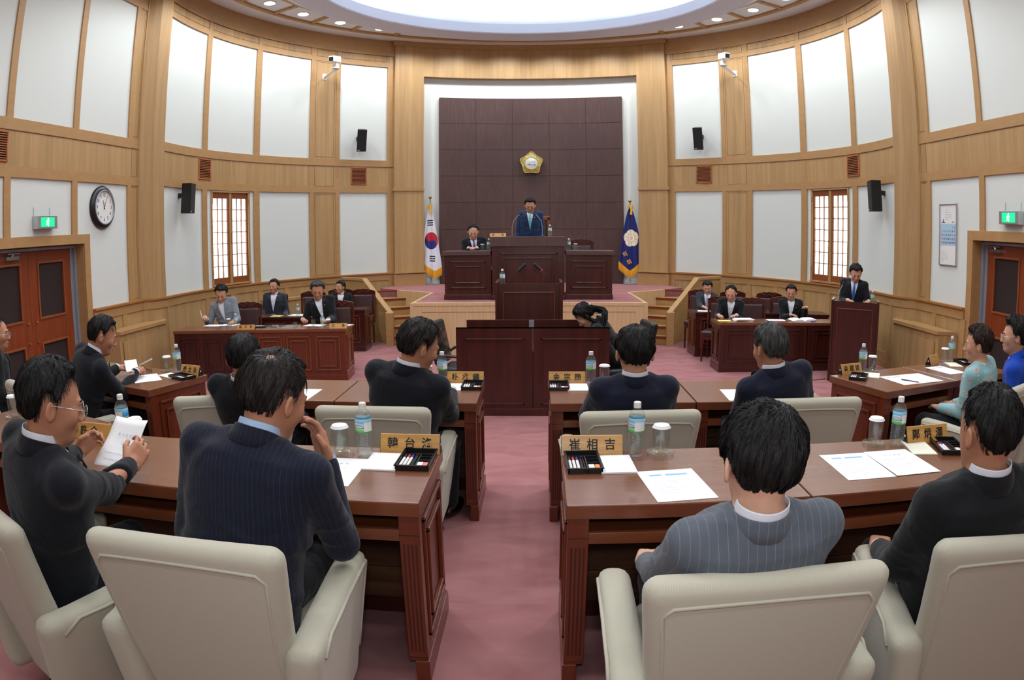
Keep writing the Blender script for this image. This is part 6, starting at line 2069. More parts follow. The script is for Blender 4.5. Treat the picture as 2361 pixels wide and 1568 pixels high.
def person(label, seat, top, floor, yaw, suit='suit_black', pants='trousers_dark', skin='skin_a', hair=None, head=(0, 0, 0),
           hl=None, hr=None, ml='rest', mr='rest', stand=False, seat_h=0.435, shirt='shirt_white', tie=None, glasses=False, pin=False,
           near=False, face=True, female=False, twist=0.0, group=None, pole_l=None, pole_r=None, wide=1.0, collar=True, neck_out=0.0):
    """seat: world xy of the pelvis; top: world xyz of the crown; yaw: facing, 0 = +y; head = (pitch down, turn left, roll)"""
    Rz = rotm('Z', yaw)
    HK = 1.08
    def to_loc(p): return Rz.T @ (V3(p) - V3(seat[0], seat[1], floor))
    tl = to_loc(top)
    pz = 0.90 if stand else None
    Hm = rotm('Z', head[1]) @ rotm('X', -head[0]) @ rotm('Y', head[2])
    def chain(q):
        ln, tilt, S = q
        T = rotm('Y', tilt) @ rotm('X', -ln) @ rotm('Z', twist)
        pel = V3(0, 0, (0.90 * S) if stand else seat_h + 0.085 * S)
        c7 = pel + T @ V3(0, -0.012, 0.50) * S
        nb = T @ V3(0, 0.018, 0.055) * S
        hc = c7 + nb * 0.35 + Hm @ V3(0, 0.020, 0.096) * S * HK
        tp = hc + V3(0, -0.012, 0.112 + 0.026) * S * HK
        return T, pel, c7, hc, tp
    q = np.array([0.1, 0.0, 1.0])
    for _ in range(25):
        r = chain(q)[4] - tl
        J = np.zeros((3, 3))
        for k in range(3):
            d = q.copy(); d[k] += 1e-4; J[:, k] = (chain(d)[4] - tl - r) / 1e-4
        q = q - np.linalg.solve(J + np.eye(3) * 1e-6, r)
        q[0] = np.clip(q[0], -0.6, 1.3); q[1] = np.clip(q[1], -0.8, 0.8); q[2] = np.clip(q[2], 0.85, 1.12)
    T, pel, c7, hc, tp = chain(q); S = q[2]
    t = thing('person', label, 'person', (seat[0], seat[1], floor), yaw, group)
    res = (0.006 if near else 0.0072) * 1.0
    sh = [c7 + T @ V3(sg * 0.165 * wide, 0.0, -0.065) * S for sg in (-1, 1)]
    # arms by two-bone IK
    arms = []
    for i, (sg, tg, pole) in enumerate(((-1, hl, pole_l), (1, hr, pole_r))):
        s0 = sh[i]
        if tg is None:
            tgt = s0 + V3(sg * 0.05, 0.10 if stand else 0.24, -0.50 if stand else -0.34) * S
            if stand: tgt = s0 + V3(sg * 0.04, 0.03, -0.535) * S
        else: tgt = to_loc(tg)
        a, b_ = 0.285 * S, 0.25 * S
        d = tgt - s0; L = np.linalg.norm(d)
        if L > (a + b_) * 0.985: tgt = s0 + d / L * (a + b_) * 0.985; d = tgt - s0; L = np.linalg.norm(d)
        if L < 0.12: L = 0.12
        ca = (a * a + L * L - b_ * b_) / (2 * a * L); ca = max(-1, min(1, ca))
        u = d / np.linalg.norm(d)
        pl = V3(pole) if pole is not None else V3(sg * 0.22, -0.30, -1.0)
        pv = pl - u * (pl @ u); pv /= np.linalg.norm(pv)
        el_ = s0 + u * a * ca + pv * a * sqrt(max(0, 1 - ca * ca))
        arms.append((s0, el_, tgt))
    # legs
    hip = [pel + V3(sg * 0.09, 0, -0.01) * S for sg in (-1, 1)]
    if stand:
        knee = [V3(sg * 0.10, 0.01, 0.48 * S) for sg in (-1, 1)]; ank = [V3(sg * 0.11, -0.03, 0.09) for sg in (-1, 1)]
    else:
        knee = [V3(sg * 0.13, 0.41 * S, seat_h + 0.06) for sg in (-1, 1)]; ank = [V3(sg * 0.12, 0.38 * S, 0.09) for sg in (-1, 1)]
    # ---------------- skin body
    pts = [hc + V3(0, 0, .13), hc - V3(0, 0, .13), pel] + [p for a_ in arms for p in a_] + knee + ank + hip
    lo = np.min(pts, 0) - 0.20; hi = np.max(pts, 0) + 0.20; lo[2] = 0.0
    f = Field(lo, hi, res)
    f.add(loft(pel, T, [(-.09 * S, .12, .09, 0, 0), (.15 * S, .12, .085, 0, 0), (.35 * S, .145, .095, 0, 0), (.44 * S, .14, .08, 0, -.01), (.50 * S, .06, .05, 0, -.01)]))
    for i in range(2):
        s0, el_, w_ = arms[i]
        f.add(cap(s0, el_, 0.045 * S, 0.036 * S), 0.03); f.add(cap(el_, w_, 0.036 * S, 0.025 * S), 0.02)
        f.add(cap(hip[i], knee[i], 0.068, 0.048), 0.02); f.add(cap(knee[i], ank[i], 0.045, 0.032), 0.02)
        f.add(cap(c7 + T @ V3((-1, 1)[i] * .03, 0, -.03) * S, s0, 0.045 * S, 0.045 * S), 0.03)
        f.add(cap(ank[i], ank[i] + V3(0, 0.12, -0.045), 0.035, 0.028), 0.02)
    hb = hc + Hm @ V3(0, -0.02, -0.055) * S
    f.add(cap(c7 + T @ V3(0, 0.012, -0.02) * S, hb, 0.058 * S, 0.054 * S), 0.025)
    def H(x, y, z): return hc + Hm @ (V3(x, y, z) * S * HK)
    def HE(c, r, k, op='u'): f.add(elp(H(*c), V3(r) * S * HK, Hm), k * S, op)
    HE((0, -.012, .022), (.079, .092, .088), 0.02)
    HE((0, .022, -.030), (.063, .066, .084), 0.025); HE((0, .050, -.088), (.034, .034, .024), 0.03)
    if face:
        for sg in (-1, 1): HE((sg * .040, .056, -.024), (.023, .022, .026), 0.02)
        f.add(cap(H(-.034, .078, .018), H(.034, .078, .018), 0.010 * S), 0.014 * S)
        for sg in (-1, 1): HE((sg * .031, .094, -.001), (.017, .011, .010), 0.008, 's')
        for sg in (-1, 1): HE((sg * .031, .074, -.002), (.0145, .013, .012), 0.003)
        f.add(cap(H(0, .084, .006), H(0, .102, -.030), 0.0075 * S, 0.0115 * S), 0.010 * S)
        for sg in (-1, 1): HE((sg * .011, .094, -.034), (.008, .009, .007), 0.005)
        HE((0, .082, -.058), (.024, .012, .0055), 0.006); HE((0, .080, -.067), (.020, .012, .0055), 0.006)
    for sg in (-1, 1):
        Me = Hm @ rotm('Z', sg * 0.35) @ rotm('X', 0.12)
        f.add(elp(H(sg * .084, -.012, -.012), V3(.008, .020, .032) * S, Me), 0.006 * S)
        f.add(elp(H(sg * .091, -.008, -.009), V3(.006, .010, .018) * S, Me), 0.003, 's')
    # hands
    for i, (sg, mode) in enumerate(((-1, ml), (1, mr))):
        s0, el_, w_ = arms[i]
        fd = w_ - el_; fd = fd / np.linalg.norm(fd)
        if mode in ('rest', 'flat', 'pen'):
            fd = V3(fd[0], fd[1], fd[2] * 0.25); fd /= np.linalg.norm(fd)
            fd = fd * 0.8 + V3(-sg * 0.25, 0.1, 0); fd /= np.linalg.norm(fd); upv = V3(0, 0, 1)
        elif mode == 'hold':
            fd = V3(-sg * 0.15, 0.75, 0.45); fd /= np.linalg.norm(fd); upv = V3(sg * 0.9, 0, 0.3)
        elif mode == 'chin':
            fd = V3(-sg * 0.3, 0.15, 1.0); fd /= np.linalg.norm(fd); upv = V3(sg * 0.6, 0.7, 0)
        else:
            upv = V3(sg * 1.0, 0.1, 0.2)
        Mh = fr_from(fd, upv)
        hs = S * (0.92 if female else 1.0)
        def HP(x, y, z): return w_ + Mh @ (V3(x, y, z) * hs)
        f.add(rbx(HP(0, .050, 0), V3(.040, .048, .015) * hs, 0.013 * hs, Mh), 0.012)
        f.add(cap(w_ - fd * 0.02, HP(0, .02, 0), 0.026 * hs, 0.024 * hs), 0.015)
        curl = {'rest': 0.38, 'flat': 0.12, 'pen': 0.8, 'hold': 0.75, 'chin': 0.5, 'side': 0.45}.get(mode, 0.5)
        for k, (fx, fl_, r_) in enumerate(((-.031, .072, .0088), (-.0105, .080, .0092), (.0105, .075, .0088), (.030, .058, .0078))):
            x = -sg * fx * -1 if False else (fx * sg)
            p0 = V3(x, .090 - abs(k - 1.3) * .004, 0.002); ang = curl * (0.35 if k == 0 and mode == 'pen' else 0.6); spread = (x) * 1.2
            pts_ = [p0]; 
            for sg_i, frac in enumerate((0.45, 0.32, 0.23)):
                dv = V3(sin(spread) * 1.0, cos(ang), -sin(ang)); dv /= np.linalg.norm(dv)
                pts_.append(pts_[-1] + dv * fl_ * frac); ang += curl
            for a1, a2, rr in zip(pts_[:-1], pts_[1:], (1.0, .95, .88)):
                f.add(cap(HP(*a1), HP(*a2), r_ * hs * rr, r_ * hs * rr * .95), 0.0015)
        tx = -sg
        p1 = HP(tx * .030, .020, -.004); p2 = HP(tx * .052, .052, -.014); p3 = HP(tx * .050, .082, -.020 - 0.01 * curl)
        f.add(cap(p1, p2, 0.0135 * hs, 0.0110 * hs), 0.006); f.add(cap(p2, p3, 0.0108 * hs, 0.0088 * hs), 0.002)
    V, Q = f.mesh()
    np_mesh('body', V, Q, skin, t)
    # ---------------- jacket
    jr = 0.009 if near else 0.0105
    f = Field(lo, hi, jr)
    W = wide
    hem = -0.10 if not stand else -0.20
    st = [(hem * S, .188 * W, .138, 0, 0), (.05 * S, .182 * W, .135, 0, 0), (.18 * S, .172 * W, .128, 0, .004), (.32 * S, .190 * W, .134, 0, 0), (.41 * S, .190 * W, .126, 0, -.006),
          (.455 * S, .165 * W, .108, 0, -.012), (.480 * S, .112, .086, 0, -.014), (.503 * S, .080, .070, 0, -.010)]
    if female: st = [(a_, b_ * .93, c_ * .95, d_, e_) for a_, b_, c_, d_, e_ in st]
    f.add(loft(pel, T, st))
    for i, sg in enumerate((-1, 1)):
        s0, el_, w_ = arms[i]
        nk = pel + T @ V3(sg * .060, -0.012, .480) * S
        f.add(cap(nk, s0 + T @ V3(sg * .002, -.004, .016), 0.036 * S, 0.046 * S), 0.045); f.add(elp(s0 + T @ V3(-sg * .01, -.004, .014), V3(.062, .060, .050) * S, T), 0.02)
        f.add(cap(s0 + T @ V3(sg * .002, 0, -.004), el_, 0.056 * S, 0.053 * S), 0.030)
        f.add(cap(el_, w_ - (w_ - el_) * 0.05, 0.053 * S, 0.038 * S), 0.020)
        # cloth folds: rings around the elbow and the armpit
        u = (w_ - el_) / np.linalg.norm(w_ - el_); v_ = (s0 - el_) / np.linalg.norm(s0 - el_)
        for k, (pp, ax_, rr) in enumerate(((el_ + u * .035, u, .052), (el_ + u * .085, u, .048), (el_ + v_ * .05, v_, .056), (el_ + v_ * .12, v_, .058))):
            Mr = fr_from(ax_ + V3(.2 * sg, .15, .1 * k), (0.3, 0.2, 1)); Mr = Mr[:, [0, 2, 1]]
            f.add(torus_prim(pp, Mr, rr * S * .96, rr * S * .96, 0.003), 0.012)
    for k, (zz, am) in enumerate(((.10, .008), (.20, .007), (.27, .006))):
        Mr = T @ rotm('Y', (-1) ** k * 0.22) @ rotm('X', 0.15 * (-1) ** k)
        f.add(torus_prim(pel + T @ V3(0, 0, zz) * S, Mr, .172 * W * S, .124 * S, am * .5), 0.025)
    nM = T @ rotm('X', -0.42)
    # hollow for the neck
    f.add(cap(pel + T @ V3(0, 0.002, .495) * S, hb, 0.061 * S, 0.059 * S), 0.003, 's')
    # V-shaped front opening
    vz0 = 0.17 if not female else 0.40
    def vfn(X, Y, Z):
        x, y, z = X - pel[0], Y - pel[1], Z - pel[2]
        u = x * T[0, 0] + y * T[1, 0] + z * T[2, 0]; v = x * T[0, 1] + y * T[1, 1] + z * T[2, 1]; w_ = (x * T[0, 2] + y * T[1, 2] + z * T[2, 2]) / S
        hw = 0.066 * np.clip((w_ - vz0) / (0.50 - vz0), -0.2, 1.15)
        return np.maximum(np.maximum(np.abs(u) - hw, 0.03 - v), (vz0 - w_) * 0.3)
    cc = pel + T @ V3(0, .10, .36) * S
    if face: f.add((vfn, cc - 0.24, cc + 0.24), 0.002, 's')
    V, Q = f.mesh()
    jk = np_mesh('jacket' if suit != 'floral' else 'blouse', V, Q, suit, t)
    if face and not female:
        lp = B()
        for sg in (-1, 1):
            P = []
            for k in range(7):
                s_ = k / 6; zz = 0.475 + (vz0 + 0.01 - 0.475) * s_; xi = 0.066 * (zz - vz0) / (0.5 - vz0)
                wdt = 0.038 * (1 - s_) ** 0.6 + 0.004 + (0.010 if k == 2 else 0)
                ry = np.interp(zz, [q_[0] / S for q_ in st], [q_[2] for q_ in st]); rxx = np.interp(zz, [q_[0] / S for q_ in st], [q_[1] for q_ in st])
                row = []
                for xx in (xi + 0.001, xi + wdt * .5, xi + wdt):
                    yy = ry * (max(0, 1 - (xx / rxx) ** 2.4)) ** (1 / 2.4) + 0.007
                    if zz > 0.44: yy += 0.012
                    row.append(tuple(pel + T @ (V3(sg * xx, yy, zz * S) )))
                P.append(row)
            lp.grid(P)
        lo_ = lp.build('lapels', suit, t, smooth='all')
        md = lo_.modifiers.new('thickness', 'SOLIDIFY'); md.thickness = 0.004
    if pin:
        pp = pel + T @ V3(-0.085, 0.136, .40 * S)
        B().ell(tuple(pp), 0.008, 0.006, 0.008, 10, 6).build('lapel_pin', 'gold', t, smooth='all')
    # ---------------- shirt with collar and cuffs
    f = Field(np.minimum(pel, hc) - 0.32, np.maximum(pel, hc) + 0.32, 0.0075)
    if face: f.add(loft(pel, T, [(a_, b_ - .012, c_ - .010, d_, e_) for a_, b_, c_, d_, e_ in st if a_ > .04 * S and a_ < .50 * S]))
    if face:
        V, Q = f.mesh(); np_mesh('shirt', V, Q, shirt, t)
    # collars: clean bands around the neck
    ax_ = hb - c7; ax_ /= np.linalg.norm(ax_); ax_ = ax_ * 0.6 + T[:, 2] * 0.4
    Mc = fr_from(T @ V3(0, 1, 0), ax_)
    o_ = pel + T @ V3(0, -.004, .500) * S
    def band(nm, rx, ry, flare, zt_b, zt_f, h_, gap, mat_, th_):
        b_ = B(); P = []
        n_ = 56
        for k in range(n_ + 1):
            ph = pi / 2 + gap + (2 * pi - 2 * gap) * k / n_
            fr_ = (1 + sin(ph)) / 2
            zt_ = zt_b + (zt_f - zt_b) * fr_ ** 1.5
            row = []
            for q_ in (0, .12, .5, 1):
                r_ = 0 if q_ == 0 else flare * q_
                row.append(tuple(o_ + Mc @ (V3((rx + r_) * cos(ph), (ry + r_) * sin(ph), zt_ - h_ * (q_ if q_ else 0.06)) * S)))
            P.append(row)
        b_.grid(P); ob = b_.build(nm, mat_, t, smooth='all')
        md_ = ob.modifiers.new('thickness', 'SOLIDIFY'); md_.thickness = th_; md_.offset = 1
    if not female:
        band('shirt_collar', .0605, .0595, .007, .056, .018, .046, 0.16, shirt, 0.003)
    if collar:
        band('jacket_collar', .0670, .0650, .024, .036, -.014, .050, 1.0 if face else 0.3, suit, 0.006)
    if not female:
        for i in range(2):
            s0, el_, w_ = arms[i]; u = (w_ - el_) / np.linalg.norm(w_ - el_)
            cf = B(); a_ = w_ - u * 0.03; b_ = w_ + u * 0.016
            cf.tube([tuple(a_), tuple(b_), tuple(b_ + u * .0005)], [0.034 * S, 0.033 * S, 0.028 * S], 18)
            cf.build('shirt_cuff', shirt, t, smooth=True)
    if tie:
        tb = B(); P = []
        for k in range(12):
            s_ = k / 11; zz = 0.475 - 0.31 * s_; wdt = 0.012 + 0.024 * s_
            ry = np.interp(zz, [q_[0] / S for q_ in st], [q_[2] for q_ in st])
            P.append([tuple(pel + T @ V3(xx * wdt, ry - 0.010 + 0.014 - abs(xx) * 0.003, zz * S)) for xx in (-1, -.5, 0, .5, 1)])
        tb.grid(P); tb.ell(tuple(pel + T @ V3(0, .092, .478 * S)), .016, .012, .014, 12, 8)
        to = tb.build('tie', tie, t, smooth='all'); md = to.modifiers.new('thickness', 'SOLIDIFY'); md.thickness = 0.004
    # ---------------- trousers
    f = Field(np.min([hip[0], knee[0], ank[0], hip[1]], 0) - 0.2, np.max([hip[1], knee[1], ank[1], hip[0]], 0) + 0.2, 0.0125)
    f.add(elp(pel + V3(0, -.01, -.0), (.170 * W, .125, .10)))
    for i in range(2):
        f.add(cap(hip[i], knee[i], 0.084, 0.066), 0.03); f.add(cap(knee[i], ank[i] + V3(0, 0, .02), 0.062, 0.052), 0.02)
    f.add((lambda X, Y, Z: Z - 0.05 + 0 * X + 0 * Y, V3(-.6, -.6, -.2), V3(.6, .9, .05)), 0, 's') if False else None
    V, Q = f.mesh(); np_mesh('trousers', V, Q, pants, t)
    for i in range(2):
        B().ell(tuple(ank[i] + V3(0, .075, -.045)), .045, .135, .045, 16, 10).build('shoe', 'shoe_black', t, smooth='all')
    # ---------------- hair, face details
    hair = dict(hair or {})
    hair_mesh(t, hc, Hm, S * HK, hair)
    if face:
        for sg in (-1, 1):
            e = B(); e.ell(tuple(H(sg * .031, .0860, -.003)), .0115 * S, .003 * S, .0040 * S, 12, 8, M=None)
            e.v = [tuple(H(sg * .031, .0855, -.003) + Hm @ (V3(v_) - H(sg * .031, .0860, -.003))) for v_ in e.v]
            eo = e.build('eye', 'eye_white' if head[0] < 0.1 else 'iris_dark', t, smooth='all')
            if head[0] < 0.1:
                e = B(); e.ell((0, 0, 0), .0050 * S, .0025 * S, .0042 * S, 10, 6); e.v = [tuple(H(sg * .031, .0878, -.003) + Hm @ V3(v_)) for v_ in e.v]; e.build('iris', 'iris_dark', eo, smooth='all')
            e = B(); pts_ = [(sg * (.014 + .030 * k / 5), .0885 - .010 * (k / 5) ** 2, .019 + .005 * sin(k / 5 * 2.6)) for k in range(6)]
            e.tube([tuple(H(*p_)) for p_ in pts_], [.0022, .0034, .0036, .0034, .003, .0012], 6); e.build('eyebrow', 'hair_black', t, smooth='all')
        e = B(); e.ell((0, 0, 0), .021 * S, .0055 * S, .0062 * S, 14, 8); e.v = [tuple(H(0, .0875, -.062) + Hm @ V3(v_)) for v_ in e.v]; e.build('mouth', 'lips', t, smooth='all')
    if glasses:
        g = B()
        for sg in (-1, 1):
            g.tube([tuple(H(sg * .033 + .024 * cos(a_), .102, -.004 + .017 * sin(a_))) for a_ in np.linspace(0, 2 * pi, 20)], .0013, 6)
        g.tube([tuple(H(-.010, .103, .002)), tuple(H(.010, .103, .002))], .0013, 6)
        for sg in (-1, 1):
            g.tube([tuple(H(sg * .057, .102, .002)), tuple(H(sg * .078, .085, .003)), tuple(H(sg * .088, -.01, .006)), tuple(H(sg * .086, -.03, -.012))], .0013, 6)
        g.build('spectacles', 'silver_frame', t, smooth='all')
        for sg in (-1, 1):
            l_ = B(); l_.lathe([(.0005, 0), (.0235, 0)], 20, cap=False); l_.v = [tuple(H(sg * .033 + v_[0], .102, -.004 + v_[1] * .72)) for v_ in l_.v]; l_.build('lens', 'spectacle_glass', t)
    t['_dummy'] = 0; del t['_dummy']
    return dict(t=t, hc=hc, Hm=Hm, S=S, arms=arms, Rz=Rz, origin=V3(seat[0], seat[1], floor), H=H, T=T, pel=pel)
plain('silver_frame', '#c8ccd2', 0.25, metal=0.9)
D = RD
ST = dict(strands=5200, len=0.045, wid=0.0007)
FAR = dict(strands=260, len=0.04, wid=0.0022)
def hs(base, **k): d = dict(base); d.update(k); return d

# ---- nearest row
person('person in grey pinstriped suit seen from behind, right foreground', (0.70, 1.57), (0.671, 1.412, 1.675), 0.455, D(2), 'suit_grey_stripe', skin='skin_c',
       hair=hs(ST, thk=0.024, seed=3, strands=9500, whorl=(150, 60), low=4, rough=0.004), head=(D(12), D(3), D(2)), hl=(0.49, 1.86, 1.06), hr=(0.90, 1.90, 1.03), near=True, face=False, wide=1.02)
person('person in black suit at the lower right corner', (1.47, 1.60), (1.39, 1.48, 1.70), 0.455, D(-6), 'suit_black', skin='skin_b',
       hair=hs(ST, thk=0.010, seed=4, strands=3000, bald=(170, 66, -14), sparse=0.5, len=0.03, low=0), head=(D(8), D(12), D(0)), hl=(1.30, 1.86, 1.05), hr=(1.75, 1.86, 1.05), near=True, face=False, wide=1.1)
b_man = person('balding person in navy pinstripes with light blue collar, left foreground', (-0.74, 1.68), (-0.605, 1.825, 1.735), 0.455, D(-6), 'suit_navy_stripe', skin='skin_b', shirt='shirt_blue',
       hair=hs(ST, thk=0.013, seed=5, strands=3600, bald=(165, 60, 0), sparse=0.8, len=0.05, mat='hair_dark', low=2), head=(D(22), D(-22), D(4)), hl=(-0.93, 2.02, 1.10), hr=(-0.49, 1.95, 1.35), mr='chin', near=True, face=True, wide=1.12, pole_r=(0.25, -0.3, -1))
g_man = person('person in dark suit and glasses holding up a white page, far left foreground', (-1.44, 1.62), (-1.30, 1.60, 1.745), 0.455, D(-24), 'suit_dark_navy', skin='skin_b',
       hair=hs(ST, thk=0.016, seed=6, strands=3200, whorl=(190, 65)), head=(D(16), D(-18), D(0)), hl=(-1.66, 2.13, 1.245), hr=(-1.33, 2.13, 1.235), ml='hold', mr='hold', near=True, face=True, glasses=True, wide=1.05)
# ---- second row
person('person in dark suit with short black hair, second row left', (-1.47, 3.55), (-1.403, 3.351, 1.565), 0.345, D(0), 'suit_dark_navy', skin='skin_b',
       hair=hs(ST, thk=0.013, seed=7, strands=1800, bald=(185, 62, -18), sparse=0.6), head=(D(10), D(6), 0), hl=(-1.7, 3.85, 0.95), hr=(-1.25, 3.88, 0.95), face=False)
person('person in navy suit turning right to read, second row left of the aisle', (-0.58, 3.52), (-0.452, 3.45, 1.62), 0.345, D(-14), 'suit_dark_navy', skin='skin_b',
       hair=hs(ST, thk=0.020, seed=8, strands=2600, mat='hair_dark', whorl=(200, 60), rough=0.005), head=(D(20), D(-40), D(6)), hl=(-0.68, 3.95, 1.13), hr=(-0.34, 3.86, 1.13), near=True, face=True, wide=1.08)
person('person in navy suit with upright black hair, second row right of the aisle', (0.655, 3.50), (0.645, 3.36, 1.595), 0.345, D(0), 'suit_navy', skin='skin_a',
       hair=hs(ST, thk=0.018, seed=9, strands=2600, whorl=(160, 58), rough=0.005), head=(D(8), D(0), 0), hl=(0.42, 3.86, 0.98), hr=(0.88, 3.88, 0.98), face=False, wide=1.04)
person('person in navy suit with greying combed hair, second row far right', (1.56, 3.66), (1.435, 3.56, 1.585), 0.345, D(8), 'suit_navy', skin='skin_b',
       hair=hs(ST, thk=0.020, seed=10, strands=2600, mat='hair_grey', whorl=(170, 75)), head=(D(10), D(14), D(-2)), hl=(1.28, 3.86, 0.95), hr=(1.80, 3.90, 0.98), face=True, wide=1.1)
# ---- wings
wl = person('person in dark suit writing on a small card, left wing', (-3.08, 3.86), (-2.83, 3.95, 1.612), 0.345, D(-30), 'suit_dark_navy', skin='skin_b',
       hair=hs(ST, thk=0.013, seed=11, strands=1800, bald=(180, 60, -18), sparse=0.5), head=(D(22), D(-20), 0), hl=(-2.99, 4.34, 1.15), hr=(-2.76, 4.26, 1.14), ml='pen', mr='pen', near=True, face=True)
person('older person in dark suit and glasses at the left edge', (-4.02, 3.86), (-4.01, 3.98, 1.616), 0.345, D(-42), 'suit_black', skin='skin_b',
       hair=hs(FAR, thk=0.012, seed=12, strands=900, recede=24, low=0), head=(D(4), D(-18), 0), face=True, glasses=True)
person('person in turquoise flowered blouse with short dark hair, right wing', (3.16, 3.80), (3.085, 3.775, 1.555), 0.345, D(34), 'floral', skin='skin_a', pants='trousers_dark',
       hair=hs(FAR, thk=0.026, seed=13, strands=1800, mat='hair_brown', low=12, len=0.035, wid=0.0016), head=(D(6), D(16), 0), hl=(2.93, 3.98, 0.95), hr=(3.13, 4.08, 0.95), face=True, female=True, collar=False, near=True)
person('person in royal blue jacket and glasses at the right edge', (3.80, 4.0), (3.60, 3.96, 1.597), 0.345, D(34), 'jacket_royal', skin='skin_a',
       hair=hs(FAR, thk=0.030, seed=14, strands=1800, mat='hair_black', low=12, len=0.035, wid=0.0016), head=(D(4), D(22), 0), face=True, female=True, glasses=True)
# ---- officials at the left
FH = 0.485
person('official in light grey jacket writing, front left table', (-4.86, 10.36), (-4.96, 10.24, 1.40), 0, D(186), 'suit_light_grey', skin='skin_a', seat_h=FH,
       hair=hs(FAR, seed=15), head=(D(30), D(8), D(-6)), hl=(-4.62, 9.98, 0.80), hr=(-5.17, 10.0, 0.86), mr='pen', face=True)
person('thin-faced official in charcoal suit by the left lattice window', (-4.74, 12.05), (-4.70, 11.98, 1.352), 0, D(188), 'suit_charcoal', skin='skin_b', seat_h=FH,
       hair=hs(FAR, seed=16, recede=4), head=(D(0), D(-14), 0), face=True, pin=True)
person('grey-haired official in dark suit behind the mayor nameplate', (-3.16, 10.42), (-3.27, 10.30, 1.405), 0, D(191), 'suit_black', skin='skin_b', seat_h=FH,
       hair=hs(FAR, seed=17, mat='hair_grey', thk=0.026), head=(D(20), D(4), 0), hl=(-3.02, 10.02, 0.81), hr=(-3.44, 10.02, 0.81), mr='pen', face=True, pin=True)
person('official in black suit turned aside beside the left staircase', (-3.62, 12.75), (-3.585, 12.62, 1.25), 0, D(190), 'suit_black', skin='skin_b', seat_h=FH,
       hair=hs(FAR, seed=18, thk=0.022), head=(D(0), D(-38), 0), face=True, pin=True)
# ---- officials at the right
person('young official with striped tie beside the right staircase', (3.22, 12.30), (3.235, 12.22, 1.258), 0, D(168), 'suit_charcoal', skin='skin_a', seat_h=FH,
       hair=hs(FAR, seed=19, thk=0.022, recede=-10), head=(D(18), D(-6), 0), tie='tie_stripe', hl=(3.35, 11.93, 0.80), hr=(3.08, 11.88, 0.80), face=True)
person('balding official in dark suit writing at the right table', (3.30, 10.98), (3.27, 10.76, 1.292), 0, D(166), 'suit_black', skin='skin_a', seat_h=FH,
       hair=hs(FAR, seed=20, recede=26, thk=0.012), head=(D(24), D(-10), 0), hl=(3.30, 10.50, 0.81), hr=(3.00, 10.50, 0.81), mr='pen', face=True)
person('official in dark suit with hand raised over the open report', (4.42, 11.06), (4.40, 10.93, 1.30), 0, D(166), 'suit_black', skin='skin_b', seat_h=FH,
       hair=hs(FAR, seed=21), head=(D(12), D(-8), 0), hl=(4.60, 10.72, 0.92), hr=(4.30, 10.66, 0.81), face=True, pin=True)
person('person in dark suit and blue tie standing at the right lectern', (5.08, 9.92), (5.08, 9.80, 1.722), 0, D(155), 'suit_dark_navy', skin='skin_a', stand=True,
       hair=hs(FAR, seed=22, thk=0.024, recede=-8), head=(D(28), D(8), 0), tie='tie_blue', hl=(5.16, 9.46, 1.16), hr=(4.86, 9.62, 1.16), face=True)
# ---- dais
person('speaker in blue suit and teal tie standing at the rostrum', (0.01, 12.98), (0.013, 12.86, 2.745), 1.03, D(180), 'suit_blue', skin='skin_b', stand=True,
       hair=hs(FAR, seed=23, thk=0.022, recede=2), head=(D(26), 0, 0), tie='tie_teal', glasses=True, pin=True, face=True, wide=1.05)
person('clerk in black suit and violet tie seated left of the rostrum', (-1.00, 12.92), (-1.035, 12.70, 2.262), DZ, D(184), 'suit_black', skin='skin_a', seat_h=FH,
       hair=hs(FAR, seed=24, recede=16, thk=0.013), head=(D(24), 0, 0), tie='tie_violet', hl=(-0.95, 12.46, 1.80), hr=(-1.10, 12.46, 1.80), face=True, pin=True)
B().box(-0.5, 0.5, 12.7 - 12.0, 13.25 - 12.0, 0, 0.12).build('foot_platform', 'carpet', bpy.data.objects['rostrum'])
# ---- stenographer bending forward
cw = person('person in black jacket with long dark hair bending over the stenographer desk', (1.12, 7.95), (0.715, 7.93, 1.262), 0, D(80), 'suit_black', skin='skin_c', seat_h=0.50,
       hair=dict(seed=25, thk=0.022, strands=1500, len=0.08, wid=0.0018, low=20, long=True), head=(D(52), D(6), 0), hl=(0.75, 7.75, 0.80), hr=(0.75, 8.1, 0.80), face=True, female=True, collar=True)
H_ = cw['H']
_o = cw['origin']; _R = cw['Rz']
def _l(x, y, z): return _R.T @ (V3(x, y, z) - _o)
def lock(bd, pts, r0, n, wid, seed, r1=None):
    rg = np.random.default_rng(seed); pts = np.array(pts, float); k_ = 22
    tt = np.linspace(0, 1, len(pts)); ts = np.linspace(0, 1, k_)
    mid_ = np.stack([np.interp(ts, tt, pts[:, c]) for c in range(3)], 1)
    for _ in range(3): mid_[1:-1] = (mid_[:-2] + mid_[1:-1] * 2 + mid_[2:]) / 4
    for q in range(n):
        o_ = rg.normal(0, 1, 3); o_ /= np.linalg.norm(o_); o_ *= rg.uniform(0, 1) ** 0.4
        rr = r0 + ((r1 if r1 is not None else r0) - r0) * ts; rr = rr * (0.6 + 0.4 * np.sin(np.pi * np.clip(ts * 1.1, 0, 1)))
        wv_ = 0.006 * np.sin(ts * rg.uniform(8, 16) + rg.uniform(0, 6))[:, None] * rg.normal(0, 1, 3)
        e_ = int(k_ * rg.uniform(.7, 1)); P_ = (mid_ + o_ * rr[:, None] + wv_)[:e_]
        sd = rg.normal(0, 1, 3); sd /= np.linalg.norm(sd)
        wd_ = wid * np.minimum(1, (e_ - 1 - np.arange(e_)) / 5)[:, None]
        bd.grid([[tuple(v_) for v_ in P_ + sd * wd_], [tuple(v_) for v_ in P_ - sd * wd_]])
pt = B()
